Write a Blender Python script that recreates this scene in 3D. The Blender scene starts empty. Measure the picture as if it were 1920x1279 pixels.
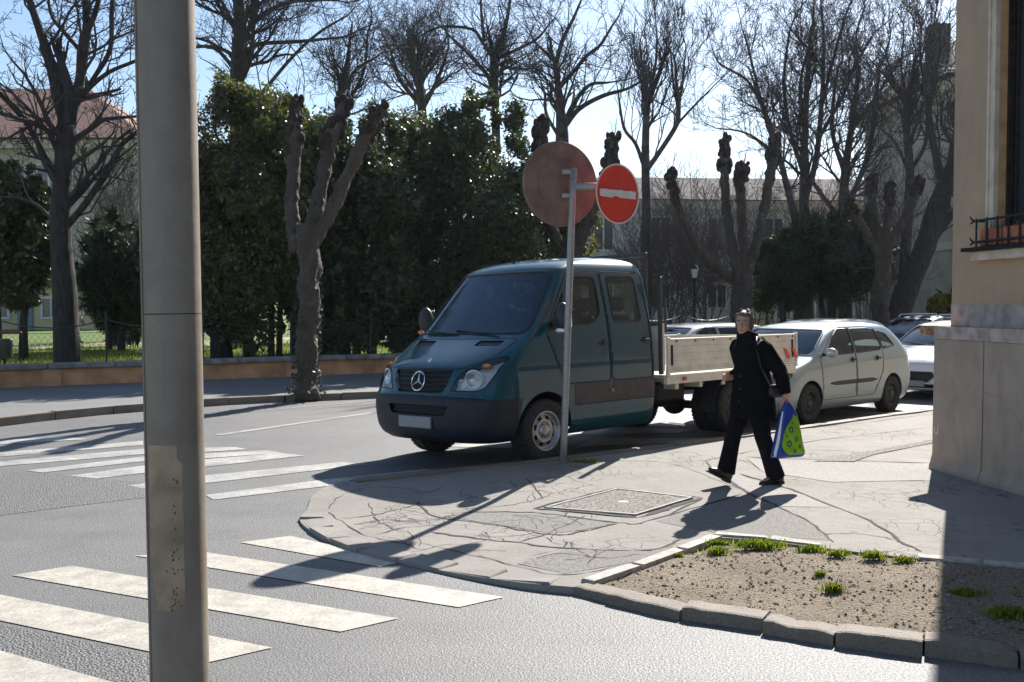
import bpy, bmesh, math, random
import numpy as np
from mathutils import Vector, Matrix, noise
from mathutils.geometry import delaunay_2d_cdt

S = bpy.context.scene
COL = S.collection
PI = math.pi
R = math.radians
random.seed(7)
RNG = np.random.default_rng(7)

# ------------------------------------------------------------------ camera
CAM_H, FPX, PITCH = 1.8, 1900.0, 0.0360          # photo is 1920 x 1279
cam_d = bpy.data.cameras.new('camera')
cam = bpy.data.objects.new('camera', cam_d)
COL.objects.link(cam)
cam_d.sensor_width = 36.0
cam_d.lens = FPX / 1920.0 * 36.0
cam_d.clip_end = 3000
cam_d.clip_start = 0.05
cam.location = (0, 0, CAM_H)
cam.rotation_euler = (PI / 2 - PITCH, 0, 0)
S.camera = cam

# ------------------------------------------------------------------ light
SUN_AZ, SUN_EL = R(24.0), R(36.0)                # azimuth clockwise from +Y
world = bpy.data.worlds.new('World')
S.world = world
world.use_nodes = True
wn = world.node_tree.nodes
wl = world.node_tree.links
bg = wn['Background']
sky = wn.new('ShaderNodeTexSky')
sky.sky_type = 'NISHITA'
sky.sun_disc = False
sky.sun_elevation = SUN_EL
sky.sun_rotation = SUN_AZ
sky.air_density = 1.0
sky.dust_density = 0.5
sky.ozone_density = 2.0
wl.new(sky.outputs[0], bg.inputs[0])
bg.inputs[1].default_value = 0.075
sun_d = bpy.data.lights.new('sun', 'SUN')
sun = bpy.data.objects.new('sun', sun_d)
COL.objects.link(sun)
sun_d.energy = 5.0
sun_d.angle = R(0.5)
sun_d.color = (1.0, 0.96, 0.90)
sdir = Vector((math.sin(SUN_AZ) * math.cos(SUN_EL), math.cos(SUN_AZ) * math.cos(SUN_EL), math.sin(SUN_EL)))
sun.rotation_euler = (-sdir).to_track_quat('-Z', 'Y').to_euler()
sun.location = (20, 40, 30)
S.view_settings.view_transform = 'Standard'
S.view_settings.look = 'None'
S.view_settings.gamma = 1
S.view_settings.use_curve_mapping = False
S.view_settings.exposure = 1.08
S.cycles.max_bounces = 8
S.cycles.transparent_max_bounces = 12
S.cycles.use_denoising = True


# ------------------------------------------------------------------ photo rays -> places on the ground
def ray(px, py):
    x = (px - 960.0) / FPX
    u = -(py - 639.5) / FPX
    c, s = math.cos(PITCH), math.sin(PITCH)
    return Vector((x, c + u * s, -s + u * c))


def G(px, py, z=0.0):
    d = ray(px, py)
    t = (z - CAM_H) / d.z
    return Vector((d.x * t, d.y * t, z))


def at(px, py, Y):
    d = ray(px, py)
    t = Y / d.y
    return Vector((d.x * t, Y, CAM_H + d.z * t))


# ------------------------------------------------------------------ materials
MATS = {}


def mat(name, color=(0.5, 0.5, 0.5), rough=0.6, metal=0.0, spec=0.5, nscale=0, namt=0.0, bump=0.0, bscale=None,
        coat=0.0, emit=None, col2=None, detail=4.0, object_space=True):
    if name in MATS:
        return MATS[name]
    m = bpy.data.materials.new(name)
    m.use_nodes = True
    nt = m.node_tree
    b = nt.nodes['Principled BSDF']
    b.inputs['Base Color'].default_value = (*color, 1)
    b.inputs['Roughness'].default_value = rough
    b.inputs['Metallic'].default_value = metal
    b.inputs['Specular IOR Level'].default_value = spec
    if coat:
        b.inputs['Coat Weight'].default_value = coat
        b.inputs['Coat Roughness'].default_value = 0.06
    if nscale:
        tc = nt.nodes.new('ShaderNodeTexCoord')
        nz = nt.nodes.new('ShaderNodeTexNoise')
        nz.inputs['Scale'].default_value = nscale
        nz.inputs['Detail'].default_value = detail
        nt.links.new(tc.outputs['Object'], nz.inputs['Vector'])
        if namt or col2:
            rp = nt.nodes.new('ShaderNodeValToRGB')
            c2 = col2 or tuple(min(1, c * (1 + namt)) for c in color)
            c1 = color if col2 else tuple(c * (1 - namt) for c in color)
            rp.color_ramp.elements[0].position = 0.34
            rp.color_ramp.elements[1].position = 0.66
            rp.color_ramp.elements[0].color = (*c1, 1)
            rp.color_ramp.elements[1].color = (*c2, 1)
            nt.links.new(nz.outputs[0], rp.inputs[0])
            nt.links.new(rp.outputs[0], b.inputs['Base Color'])
        if bump:
            nb = nz
            if bscale:
                nb = nt.nodes.new('ShaderNodeTexNoise')
                nb.inputs['Scale'].default_value = bscale
                nb.inputs['Detail'].default_value = 3
                nt.links.new(tc.outputs['Object'], nb.inputs['Vector'])
            bp = nt.nodes.new('ShaderNodeBump')
            bp.inputs['Strength'].default_value = bump
            bp.inputs['Distance'].default_value = 0.01
            nt.links.new(nb.outputs[0], bp.inputs['Height'])
            nt.links.new(bp.outputs[0], b.inputs['Normal'])
    MATS[name] = m
    return m


class NT:
    """small node-tree writer"""

    def __init__(self, name):
        self.m = bpy.data.materials.new(name)
        self.m.use_nodes = True
        self.nt = self.m.node_tree
        self.b = self.nt.nodes['Principled BSDF']
        self.tc = self.n('ShaderNodeTexCoord').outputs['Object']
        MATS[name] = self.m

    def n(self, t, **kw):
        q = self.nt.nodes.new(t)
        for k, v in kw.items():
            setattr(q, k, v)
        return q

    def link(self, a, b):
        self.nt.links.new(a, b)

    def noise(self, scale, detail=4, vec=None, rough=0.5, dist=0.0):
        q = self.n('ShaderNodeTexNoise')
        q.inputs['Scale'].default_value = scale
        q.inputs['Detail'].default_value = detail
        q.inputs['Roughness'].default_value = rough
        q.inputs['Distortion'].default_value = dist
        self.link(vec or self.tc, q.inputs['Vector'])
        return q.outputs[0]

    def voro(self, scale, feature='F1', vec=None, out=0):
        q = self.n('ShaderNodeTexVoronoi', feature=feature)
        q.inputs['Scale'].default_value = scale
        self.link(vec or self.tc, q.inputs['Vector'])
        return q.outputs[out]

    def ramp(self, f, stops):
        q = self.n('ShaderNodeValToRGB')
        e = q.color_ramp.elements
        while len(e) < len(stops):
            e.new(0.5)
        for i, (p, c) in enumerate(stops):
            e[i].position = p
            e[i].color = (*c, 1) if not isinstance(c, (int, float)) else (c, c, c, 1)
        self.link(f, q.inputs[0])
        return q.outputs[0]

    def mix(self, f, a, b, blend='MIX'):
        q = self.n('ShaderNodeMix', data_type='RGBA', blend_type=blend)
        for sock, v in ((q.inputs[0], f), (q.inputs[6], a), (q.inputs[7], b)):
            if hasattr(v, 'links'):
                self.link(v, sock)
            elif isinstance(v, (int, float)):
                sock.default_value = v if sock == q.inputs[0] else (v, v, v, 1)
            else:
                sock.default_value = (*v, 1)
        return q.outputs[2]

    def math(self, op, a, b=0.0):
        q = self.n('ShaderNodeMath', operation=op)
        for sock, v in ((q.inputs[0], a), (q.inputs[1], b)):
            if hasattr(v, 'links'):
                self.link(v, sock)
            else:
                sock.default_value = v
        return q.outputs[0]

    def color(self, s):
        self.link(s, self.b.inputs['Base Color'])

    def rough(self, s):
        if hasattr(s, 'links'):
            self.link(s, self.b.inputs['Roughness'])
        else:
            self.b.inputs['Roughness'].default_value = s

    def bump(self, h, strength=0.3, dist=0.01):
        q = self.n('ShaderNodeBump')
        q.inputs['Strength'].default_value = strength
        q.inputs['Distance'].default_value = dist
        self.link(h, q.inputs['Height'])
        self.link(q.outputs[0], self.b.inputs['Normal'])


# road asphalt: speckled aggregate, worn tone patches
t = NT('asphalt')
big = t.noise(0.35, 5, rough=0.6)
mid = t.noise(2.3, 5)
fine = t.noise(70, 3, rough=0.75)
sp = t.voro(85)
c = t.ramp(big, [(0.35, (0.135, 0.131, 0.127)), (0.68, (0.20, 0.193, 0.184))])
mpr = t.n('ShaderNodeMapping')
mpr.inputs['Rotation'].default_value = (0, 0, 0.72)
mpr.inputs['Scale'].default_value = (0.25, 1.6, 1.0)
t.link(t.tc, mpr.inputs[0])
trk = t.noise(1.1, 5, mpr.outputs[0], 0.6)
c = t.mix(t.ramp(trk, [(0.48, 0.0), (0.70, 0.55)]), c, (0.105, 0.102, 0.10))
spot = t.noise(1.7, 7, rough=0.75)
c = t.mix(t.ramp(spot, [(0.60, 0.0), (0.68, 0.6)]), c, (0.085, 0.083, 0.082))
c = t.mix(t.ramp(mid, [(0.35, 0.0), (0.75, 0.35)]), c, (0.235, 0.226, 0.213))
c = t.mix(t.ramp(fine, [(0.40, 0.75), (0.60, 0.0)]), c, (0.075, 0.074, 0.075))
c = t.mix(t.ramp(sp, [(0.10, 0.55), (0.32, 0.0)]), c, (0.40, 0.385, 0.36))
t.color(c)
t.rough(t.ramp(fine, [(0.3, 0.75), (0.7, 0.50)]))
t.b.inputs['Specular IOR Level'].default_value = 0.42
t.bump(t.math('ADD', t.math('MULTIPLY', fine, 1.0), t.math('MULTIPLY', sp, -0.8)), 0.5, 0.008)
# coarse open-textured asphalt patch
t = NT('asphalt_coarse')
sp = t.voro(70)
fine = t.noise(60, 3, rough=0.8)
c = t.ramp(fine, [(0.35, (0.05, 0.05, 0.05)), (0.65, (0.16, 0.155, 0.15))])
c = t.mix(t.ramp(sp, [(0.10, 0.75), (0.4, 0.0)]), c, (0.34, 0.33, 0.31))
t.color(c)
t.rough(0.6)
t.bump(t.math('SUBTRACT', fine, sp), 0.9, 0.012)
# pavement: pale weathered poured asphalt with a web of cracks in places
t = NT('pavement')
big = t.noise(0.5, 5, rough=0.6)
fine = t.noise(80, 4, rough=0.7)
wv = t.noise(3.0, 3)
vv = t.n('ShaderNodeVectorMath', operation='ADD')
t.link(t.tc, vv.inputs[0])
sc_ = t.n('ShaderNodeVectorMath', operation='SCALE')
nzc = t.n('ShaderNodeTexNoise')
nzc.inputs['Scale'].default_value = 2.2
t.link(t.tc, nzc.inputs['Vector'])
t.link(nzc.outputs[1], sc_.inputs[0])
sc_.inputs['Scale'].default_value = 0.35
t.link(sc_.outputs[0], vv.inputs[1])
crack = t.voro(2.3, 'DISTANCE_TO_EDGE', vv.outputs[0])
crack2 = t.voro(5.0, 'DISTANCE_TO_EDGE', vv.outputs[0])
msk = t.ramp(t.noise(0.8, 3), [(0.50, 0.0), (0.60, 1.0)])
c = t.ramp(big, [(0.3, (0.24, 0.222, 0.198)), (0.7, (0.33, 0.308, 0.276))])
c = t.mix(t.ramp(fine, [(0.40, 0.40), (0.58, 0.0)]), c, (0.14, 0.127, 0.112))
c = t.mix(t.ramp(t.noise(4.5, 6, rough=0.7), [(0.55, 0.0), (0.75, 0.35)]), c, (0.14, 0.128, 0.112))
c = t.mix(t.ramp(t.noise(1.3, 6, rough=0.7), [(0.52, 0.0), (0.66, 0.55)]), c, (0.185, 0.17, 0.15))
c = t.mix(t.ramp(t.noise(11, 5, rough=0.8), [(0.62, 0.0), (0.70, 0.7)]), c, (0.12, 0.108, 0.095))
l1 = t.ramp(crack, [(0.006, 1.0), (0.014, 0.0)])
l2 = t.ramp(crack2, [(0.010, 1.0), (0.022, 0.0)])
lines = t.mix(msk, t.math('MULTIPLY', l1, 0.0), t.math('MAXIMUM', l1, l2))
c = t.mix(t.math('MULTIPLY', lines, 0.75), c, (0.075, 0.068, 0.06))
t.color(c)
t.rough(0.85)
t.b.inputs['Specular IOR Level'].default_value = 0.2
t.bump(t.math('SUBTRACT', fine, t.math('MULTIPLY', lines, 1.5)), 0.6, 0.008)
# far pavement (darker)
t = NT('pavement_far')
big = t.noise(0.8, 5, rough=0.6)
fine = t.noise(50, 4, rough=0.7)
c = t.ramp(big, [(0.3, (0.15, 0.148, 0.145)), (0.7, (0.215, 0.21, 0.2))])
c = t.mix(t.ramp(fine, [(0.40, 0.4), (0.58, 0.0)]), c, (0.1, 0.1, 0.1))
t.color(c)
t.rough(0.7)
t.bump(fine, 0.3, 0.006)
# road paint: worn off-white
t = NT('road_paint')
fine = t.noise(70, 4, rough=0.8)
wear = t.noise(5.0, 6, rough=0.75)
c = t.ramp(wear, [(0.36, (0.32, 0.295, 0.25)), (0.60, (0.50, 0.46, 0.39))])
c = t.mix(t.ramp(fine, [(0.38, 0.75), (0.49, 0.0)]), c, (0.19, 0.18, 0.165))
t.color(c)
t.rough(0.6)
t.bump(fine, 0.35, 0.006)
t = NT('road_paint_worn')
fine = t.noise(45, 5, rough=0.8)
wear = t.noise(2.2, 6, rough=0.75)
c = t.ramp(wear, [(0.36, (0.24, 0.235, 0.22)), (0.62, (0.48, 0.465, 0.43))])
c = t.mix(t.ramp(fine, [(0.42, 0.75), (0.52, 0.0)]), c, (0.17, 0.165, 0.16))
t.color(c)
t.rough(0.6)
t.bump(fine, 0.35, 0.006)
# stones
t = NT('kerb_stone')
fine = t.noise(55, 4, rough=0.75)
big = t.noise(3.0, 5, rough=0.6)
c = t.ramp(big, [(0.3, (0.16, 0.125, 0.095)), (0.7, (0.25, 0.205, 0.16))])
c = t.mix(t.ramp(fine, [(0.38, 0.6), (0.55, 0.0)]), c, (0.1, 0.092, 0.083))
t.color(c)
t.rough(0.75)
t.bump(t.math('ADD', fine, t.math('MULTIPLY', big, 2.0)), 0.7, 0.012)
mat('edging_stone', (0.34, 0.31, 0.265), 0.8, nscale=14, namt=0.25, bump=0.5, bscale=60)
mat('joint', (0.035, 0.031, 0.027), 0.95)
t = NT('dirt')
fine = t.noise(60, 5, rough=0.8)
big = t.noise(2.2, 5, rough=0.65)
sp = t.voro(42)
c = t.ramp(big, [(0.3, (0.29, 0.225, 0.155)), (0.7, (0.42, 0.34, 0.25))])
c = t.mix(t.ramp(fine, [(0.38, 0.8), (0.55, 0.0)]), c, (0.075, 0.052, 0.035))
c = t.mix(t.ramp(sp, [(0.08, 0.6), (0.28, 0.0)]), c, (0.42, 0.36, 0.28))
t.color(c)
t.rough(0.95)
t.bump(t.math('SUBTRACT', t.math('MULTIPLY', fine, 1.5), sp), 1.0, 0.02)
mat('pebble', (0.36, 0.31, 0.25), 0.85, nscale=9, namt=0.45)
mat('clod', (0.17, 0.125, 0.085), 0.95, nscale=9, namt=0.4)
mat('litter_leaf', (0.16, 0.09, 0.045), 0.8, nscale=20, namt=0.5)
mat('gravel_fill', (0.19, 0.172, 0.15), 0.95, nscale=38, namt=0.75, bump=1.0, bscale=70)
mat('pavement_patch', (0.20, 0.188, 0.172), 0.9, spec=0.2, nscale=60, namt=0.35, bump=0.6, bscale=80)
mat('pavement_patch_pale', (0.305, 0.29, 0.266), 0.9, spec=0.2, nscale=60, namt=0.25, bump=0.5, bscale=80)
mat('steel_frame', (0.25, 0.24, 0.22), 0.7, metal=0.1, nscale=20, namt=0.25)
# lawn
t = NT('lawn')
fine = t.noise(9, 5, rough=0.8)
big = t.noise(0.5, 4)
c = t.ramp(fine, [(0.3, (0.045, 0.085, 0.010)), (0.7, (0.12, 0.20, 0.02))])
c = t.mix(t.ramp(big, [(0.5, 0.0), (0.75, 0.4)]), c, (0.15, 0.15, 0.04))
t.color(c)
t.rough(0.9)
t.bump(fine, 1.0, 0.06)


def foliage(name, c1, c2, rough=0.35, spec=0.6, trans=0.25):
    t = NT(name)
    oi = t.n('ShaderNodeNewGeometry')
    c = t.ramp(oi.outputs['Random Per Island'], [(0.1, c1), (0.9, c2)])
    t.color(c)
    t.rough(rough)
    t.b.inputs['Specular IOR Level'].default_value = spec
    tr = t.n('ShaderNodeBsdfTranslucent')
    t.link(t.mix(1.0, c, (1.3, 1.35, 0.7), 'MULTIPLY'), tr.inputs[0])
    ms = t.n('ShaderNodeMixShader')
    ms.inputs[0].default_value = trans
    t.link(t.b.outputs[0], ms.inputs[1])
    t.link(tr.outputs[0], ms.inputs[2])
    t.link(ms.outputs[0], t.nt.nodes['Material Output'].inputs[0])
    return t.m


foliage('grass_blade', (0.09, 0.13, 0.010), (0.25, 0.29, 0.03), 0.6, 0.3, 0.45)
foliage('holly_leaf', (0.018, 0.030, 0.012), (0.085, 0.105, 0.038), 0.36, 0.6, 0.3)
foliage('holly_leaf_olive', (0.04, 0.05, 0.016), (0.145, 0.15, 0.048), 0.36, 0.6, 0.36)
foliage('yew_needle', (0.014, 0.028, 0.012), (0.045, 0.065, 0.024), 0.55, 0.35, 0.15)
foliage('laurel_leaf', (0.04, 0.055, 0.02), (0.115, 0.125, 0.05), 0.33, 0.6, 0.25)
foliage('yellow_shrub_leaf', (0.16, 0.14, 0.03), (0.34, 0.29, 0.06), 0.6, 0.3, 0.45)

# barks
t = NT('bark_plane')
mp = t.n('ShaderNodeMapping')
mp.inputs['Scale'].default_value = (1, 1, 0.5)
t.link(t.tc, mp.inputs[0])
pt = t.voro(7, 'SMOOTH_F1', mp.outputs[0])
nz = t.noise(4, 6, mp.outputs[0], 0.7, 0.6)
c = t.ramp(nz, [(0.34, (0.042, 0.033, 0.026)), (0.5, (0.075, 0.06, 0.047)), (0.63, (0.105, 0.088, 0.07)), (0.72, (0.26, 0.23, 0.185))])
c = t.mix(t.ramp(pt, [(0.3, 0.0), (0.6, 0.6)]), c, (0.065, 0.052, 0.04))
t.color(c)
t.rough(0.9)
t.bump(t.math('ADD', nz, t.noise(26, 4)), 0.9, 0.03)
mat('bark_knob', (0.040, 0.025, 0.019), 0.95, nscale=9, namt=0.5, bump=1.0, bscale=22)
t = NT('bark_dark')
mp = t.n('ShaderNodeMapping')
mp.inputs['Scale'].default_value = (3, 3, 0.6)
t.link(t.tc, mp.inputs[0])
nz = t.noise(5, 6, mp.outputs[0], 0.7)
c = t.ramp(nz, [(0.35, (0.022, 0.019, 0.018)), (0.65, (0.07, 0.06, 0.052))])
t.color(c)
t.rough(0.95)
t.bump(nz, 1.0, 0.04)
mat('bark_far', (0.085, 0.075, 0.072), 0.95, spec=0.1, nscale=5, namt=0.35)  # paled so that distant haze is put into the bark colour
mat('twig', (0.075, 0.066, 0.066), 0.95, spec=0.1)  # haze put into the twig colour as well, paler than bare twigs
mat('twig_brown', (0.12, 0.098, 0.096), 0.95, spec=0.1)
mat('ivy_leaf', (0.05, 0.06, 0.035), 0.45)

# buildings
t = NT('plaster_plinth')
nz = t.noise(3.0, 6, rough=0.7)
mp = t.n('ShaderNodeMapping')
mp.inputs['Scale'].default_value = (1.6, 1.6, 0.55)
t.link(t.tc, mp.inputs[0])
st = t.noise(2.0, 5, mp.outputs[0], 0.65)
fine = t.noise(70, 4, rough=0.75)
c = t.ramp(nz, [(0.3, (0.36, 0.285, 0.225)), (0.7, (0.46, 0.375, 0.30))])
c = t.mix(t.ramp(st, [(0.52, 0.0), (0.74, 0.55)]), c, (0.25, 0.195, 0.155))
c = t.mix(t.ramp(fine, [(0.38, 0.3), (0.5, 0.0)]), c, (0.25, 0.2, 0.16))
t.color(c)
t.rough(0.9)
t.bump(t.math('ADD', fine, t.math('MULTIPLY', nz, 2)), 0.5, 0.008)
t = NT('plaster_ochre')
nz = t.noise(2.0, 6, rough=0.7)
mp = t.n('ShaderNodeMapping')
mp.inputs['Scale'].default_value = (2.0, 2.0, 0.4)
t.link(t.tc, mp.inputs[0])
st = t.noise(1.6, 5, mp.outputs[0], 0.65)
fine = t.noise(55, 4, rough=0.75)
c = t.ramp(nz, [(0.3, (0.42, 0.30, 0.195)), (0.7, (0.52, 0.385, 0.26))])
c = t.mix(t.ramp(st, [(0.52, 0.0), (0.75, 0.6)]), c, (0.36, 0.27, 0.2))
c = t.mix(t.ramp(fine, [(0.36, 0.25), (0.5, 0.0)]), c, (0.3, 0.23, 0.17))
t.color(c)
t.rough(0.9)
t.bump(t.math('ADD', fine, nz), 0.4, 0.006)
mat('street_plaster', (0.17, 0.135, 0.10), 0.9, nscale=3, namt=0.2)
mat('trim_cream', (0.62, 0.51, 0.40), 0.85, nscale=6, namt=0.15, bump=0.3, bscale=50)
mat('reveal_orange', (0.55, 0.33, 0.15), 0.9, nscale=5, namt=0.2, bump=0.3, bscale=50)
mat('ledge_stone', (0.42, 0.35, 0.31), 0.85, nscale=7, namt=0.25, bump=0.5, bscale=55)
mat('ledge_brick', (0.40, 0.23, 0.13), 0.9, nscale=22, namt=0.55, bump=0.8, bscale=40)
mat('old_wood', (0.035, 0.026, 0.022), 0.75, nscale=12, namt=0.4, bump=0.4)
mat('iron', (0.02, 0.02, 0.022), 0.55, metal=0.5, nscale=40, namt=0.4)
mat('terracotta', (0.36, 0.13, 0.07), 0.8, nscale=9, namt=0.3)
mat('wall_ochre', (0.52, 0.27, 0.135), 0.9, nscale=2.5, namt=0.28, bump=0.5, bscale=30)
mat('wall_coping', (0.24, 0.225, 0.205), 0.85, nscale=4, namt=0.35, bump=0.5, bscale=30)
mat('far_plaster', (0.42, 0.36, 0.30), 0.9, nscale=0.8, namt=0.15)
mat('far_plaster_yellow', (0.56, 0.45, 0.26), 0.9, nscale=0.8, namt=0.12)
mat('far_plaster_grey', (0.55, 0.52, 0.50), 0.9, nscale=0.8, namt=0.15)
mat('far_trim', (0.58, 0.52, 0.43), 0.9)
t = NT('roof_tile')
wv = t.n('ShaderNodeTexWave', wave_type='BANDS', bands_direction='Z')
wv.inputs['Scale'].default_value = 2.2
t.link(t.tc, wv.inputs[0])
c = t.ramp(t.noise(3, 5), [(0.3, (0.20, 0.10, 0.07)), (0.7, (0.30, 0.17, 0.125))])
c = t.mix(t.ramp(wv.outputs[0], [(0.0, 0.4), (0.3, 0.0)]), c, (0.14, 0.06, 0.04))
t.color(c)
t.rough(0.9)
mat('roof_grey', (0.12, 0.10, 0.095), 0.95, spec=0.15, nscale=2, namt=0.3)
mat('far_glass', (0.05, 0.06, 0.075), 0.12, spec=0.8)
mat('white_wood', (0.62, 0.62, 0.60), 0.6)
mat('dark_door', (0.05, 0.045, 0.045), 0.6)
mat('blue_grey', (0.16, 0.20, 0.26), 0.6)

# metal, plastics
t = NT('galvanised')
nz = t.noise(9, 5, rough=0.65)
mp = t.n('ShaderNodeMapping')
mp.inputs['Scale'].default_value = (6, 6, 0.7)
t.link(t.tc, mp.inputs[0])
st = t.noise(3, 4, mp.outputs[0])
c = t.ramp(nz, [(0.3, (0.215, 0.175, 0.14)), (0.7, (0.30, 0.25, 0.20))])  # warm tint of bounced light put into the steel colour
c = t.mix(t.ramp(st, [(0.45, 0.0), (0.75, 0.6)]), c, (0.20, 0.15, 0.112))
t.color(c)
t.b.inputs['Metallic'].default_value = 0.0
t.b.inputs['Specular IOR Level'].default_value = 0.35
t.rough(t.ramp(nz, [(0.3, 0.52), (0.7, 0.7)]))
t.bump(t.noise(60, 3), 0.12, 0.004)
mat('sign_pole_grey', (0.30, 0.295, 0.29), 0.45, metal=0.3, nscale=25, namt=0.15)
mat('sign_back', (0.20, 0.135, 0.11), 0.8, nscale=5, namt=0.25, bump=0.2)
mat('sign_red', (0.78, 0.05, 0.028), 0.45, nscale=6, namt=0.08)
mat('sign_white', (0.72, 0.70, 0.66), 0.5, nscale=8, namt=0.08)
mat('sticker_paper', (0.36, 0.265, 0.175), 0.85, nscale=11, namt=0.25, bump=0.3, bscale=30)
mat('sticker_dirt', (0.10, 0.075, 0.055), 0.9)
mat('rubber', (0.022, 0.021, 0.021), 0.8, nscale=18, namt=0.35, bump=0.2)
mat('black_plastic', (0.020, 0.021, 0.024), 0.5, nscale=20, namt=0.25)
mat('bumper_plastic', (0.010, 0.015, 0.026), 0.5, spec=0.35, nscale=7, namt=0.2)
mat('cladding_grey', (0.055, 0.050, 0.048), 0.6, nscale=9, namt=0.2)
mat('seam', (0.006, 0.007, 0.008), 0.9)
mat('interior_dark', (0.022, 0.023, 0.027), 0.8)
mat('seat_fabric', (0.042, 0.045, 0.055), 0.9, nscale=30, namt=0.2)
mat('chrome', (0.78, 0.78, 0.78), 0.12, metal=1.0)
mat('rim_silver', (0.42, 0.42, 0.42), 0.4, metal=0.7, nscale=20, namt=0.2)
mat('rim_dark', (0.05, 0.05, 0.052), 0.5, metal=0.3)
mat('lamp_reflector', (0.9, 0.89, 0.86), 0.2, metal=0.6)
mat('lamp_grey', (0.80, 0.79, 0.77), 0.4, metal=0.0)
mat('amber', (0.75, 0.22, 0.03), 0.3)
mat('amber_dark', (0.55, 0.09, 0.02), 0.35)
mat('red_lens', (0.45, 0.01, 0.01), 0.25)
mat('plate_white', (0.26, 0.26, 0.28), 0.5)
mat('bed_alu', (0.70, 0.65, 0.55), 0.5, metal=0.1, nscale=6, namt=0.12)
mat('bed_wood', (0.42, 0.37, 0.30), 0.8, nscale=6, namt=0.2)
mat('chassis_black', (0.014, 0.014, 0.015), 0.7)
mat('hivis', (0.60, 0.66, 0.42), 0.8)


def paint(name, color, metal=0.0, rough=0.35, dirt=0.25, coat=1.0):
    t = NT(name)
    nz = t.noise(6, 6, rough=0.7)
    d = tuple(0.7 * q + 0.3 * 0.22 for q in color)
    c = t.mix(t.ramp(nz, [(0.45, 0.0), (0.75, dirt)]), color, d)
    t.color(c)
    t.b.inputs['Metallic'].default_value = metal
    t.rough(rough)
    t.b.inputs['Coat Weight'].default_value = coat
    t.b.inputs['Specular IOR Level'].default_value = 0.08
    t.link(t.ramp(nz, [(0.4, 0.03), (0.8, 0.12)]), t.b.inputs['Coat Roughness'])
    return t.m


paint('paint_teal', (0.002, 0.058, 0.080), 0.0, 0.4, 0.04)
paint('paint_silver', (0.33, 0.39, 0.39), 0.3, 0.4, 0.15)
paint('paint_white', (0.78, 0.78, 0.77), 0.0, 0.4, 0.1)
paint('paint_dark', (0.03, 0.032, 0.038), 0.2, 0.35, 0.1)
paint('paint_white_far', (0.72, 0.73, 0.74), 0.0, 0.4, 0.1)
paint('paint_ivory', (0.70, 0.69, 0.65), 0.0, 0.4, 0.1)


def glass(name, tint, f0=0.05, rough=0.02):
    t = NT(name)
    nt = t.nt
    tr = t.n('ShaderNodeBsdfTransparent')
    tr.inputs[0].default_value = (*tint, 1)
    gl = t.n('ShaderNodeBsdfGlossy')
    gl.inputs['Roughness'].default_value = rough
    gl.inputs['Color'].default_value = (0.82, 0.92, 1.0, 1)  # reflections tinted blue by colour, for more sky in the glass
    fr = t.n('ShaderNodeFresnel')
    fr.inputs['IOR'].default_value = 1.52
    k = t.math('ADD', t.math('MULTIPLY', fr.outputs[0], 1.0), f0)
    ms = t.n('ShaderNodeMixShader')
    t.link(k, ms.inputs[0])
    t.link(tr.outputs[0], ms.inputs[1])
    t.link(gl.outputs[0], ms.inputs[2])
    t.link(ms.outputs[0], nt.nodes['Material Output'].inputs[0])
    return t.m


glass('car_glass', (0.62, 0.72, 0.70), 0.0)
glass('windscreen_glass', (0.36, 0.52, 0.74), 0.07)  # blue of the reflected sky put into the glass tint
glass('lens_glass', (0.93, 0.93, 0.92), 0.03)
glass('lamp_globe', (0.85, 0.85, 0.82), 0.2)

# cloth and skin
mat('cloth_black', (0.006, 0.006, 0.008), 0.9, spec=0.12, nscale=40, namt=0.4, bump=0.3)
mat('trouser_black', (0.008, 0.008, 0.010), 0.9, spec=0.12, nscale=40, namt=0.4, bump=0.3)
mat('boot_leather', (0.016, 0.013, 0.012), 0.35)
mat('sole', (0.03, 0.027, 0.025), 0.8)
mat('skin', (0.50, 0.27, 0.19), 0.55, nscale=20, namt=0.06)
mat('hair_brown', (0.10, 0.078, 0.066), 0.6, nscale=60, namt=0.5, bump=0.8)
mat('lip', (0.36, 0.12, 0.10), 0.5)
mat('eye_white', (0.7, 0.68, 0.65), 0.3)
mat('eye_dark', (0.02, 0.015, 0.012), 0.3)
mat('bag_blue', (0.012, 0.045, 0.30), 0.3, nscale=8, namt=0.2)
mat('bag_green', (0.27, 0.48, 0.015), 0.32, nscale=8, namt=0.15)
mat('bag_white', (0.70, 0.73, 0.70), 0.4)
mat('bag_print', (0.02, 0.05, 0.09), 0.4)
mat('leather_black', (0.012, 0.012, 0.013), 0.4)
mat('cap_white', (0.62, 0.62, 0.63), 0.8)
mat('jacket_grey', (0.20, 0.20, 0.205), 0.85)
mat('bin_grey', (0.09, 0.085, 0.085), 0.5, metal=0.3)
mat('rail_red', (0.20, 0.035, 0.03), 0.6)
mat('fence_green', (0.035, 0.042, 0.038), 0.6)
mat('chain_steel', (0.05, 0.05, 0.052), 0.4, metal=0.5)


# ------------------------------------------------------------------ mesh helpers
def link(name, me, parent=None, material=None, smooth=False):
    o = bpy.data.objects.new(name, me)
    COL.objects.link(o)
    if material is not None:
        for q in (material if isinstance(material, (list, tuple)) else [material]):
            me.materials.append(MATS[q] if isinstance(q, str) else q)
    if parent is not None:
        o.parent = parent
    if smooth:
        me.polygons.foreach_set('use_smooth', [True] * len(me.polygons))
    return o


def tag(o, label=None, cat=None, group=None, kind=None):
    if label:
        o['label'] = label
    if cat:
        o['category'] = cat
    if group:
        o['group'] = group
    if kind:
        o['kind'] = kind
    return o


def thing(name, label, cat, loc=(0, 0, 0), rz=0.0, group=None):
    o = bpy.data.objects.new(name, None)
    COL.objects.link(o)
    o.location = loc
    o.rotation_euler = (0, 0, rz)
    o.empty_display_size = 0.2
    return tag(o, label, cat, group)


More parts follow.
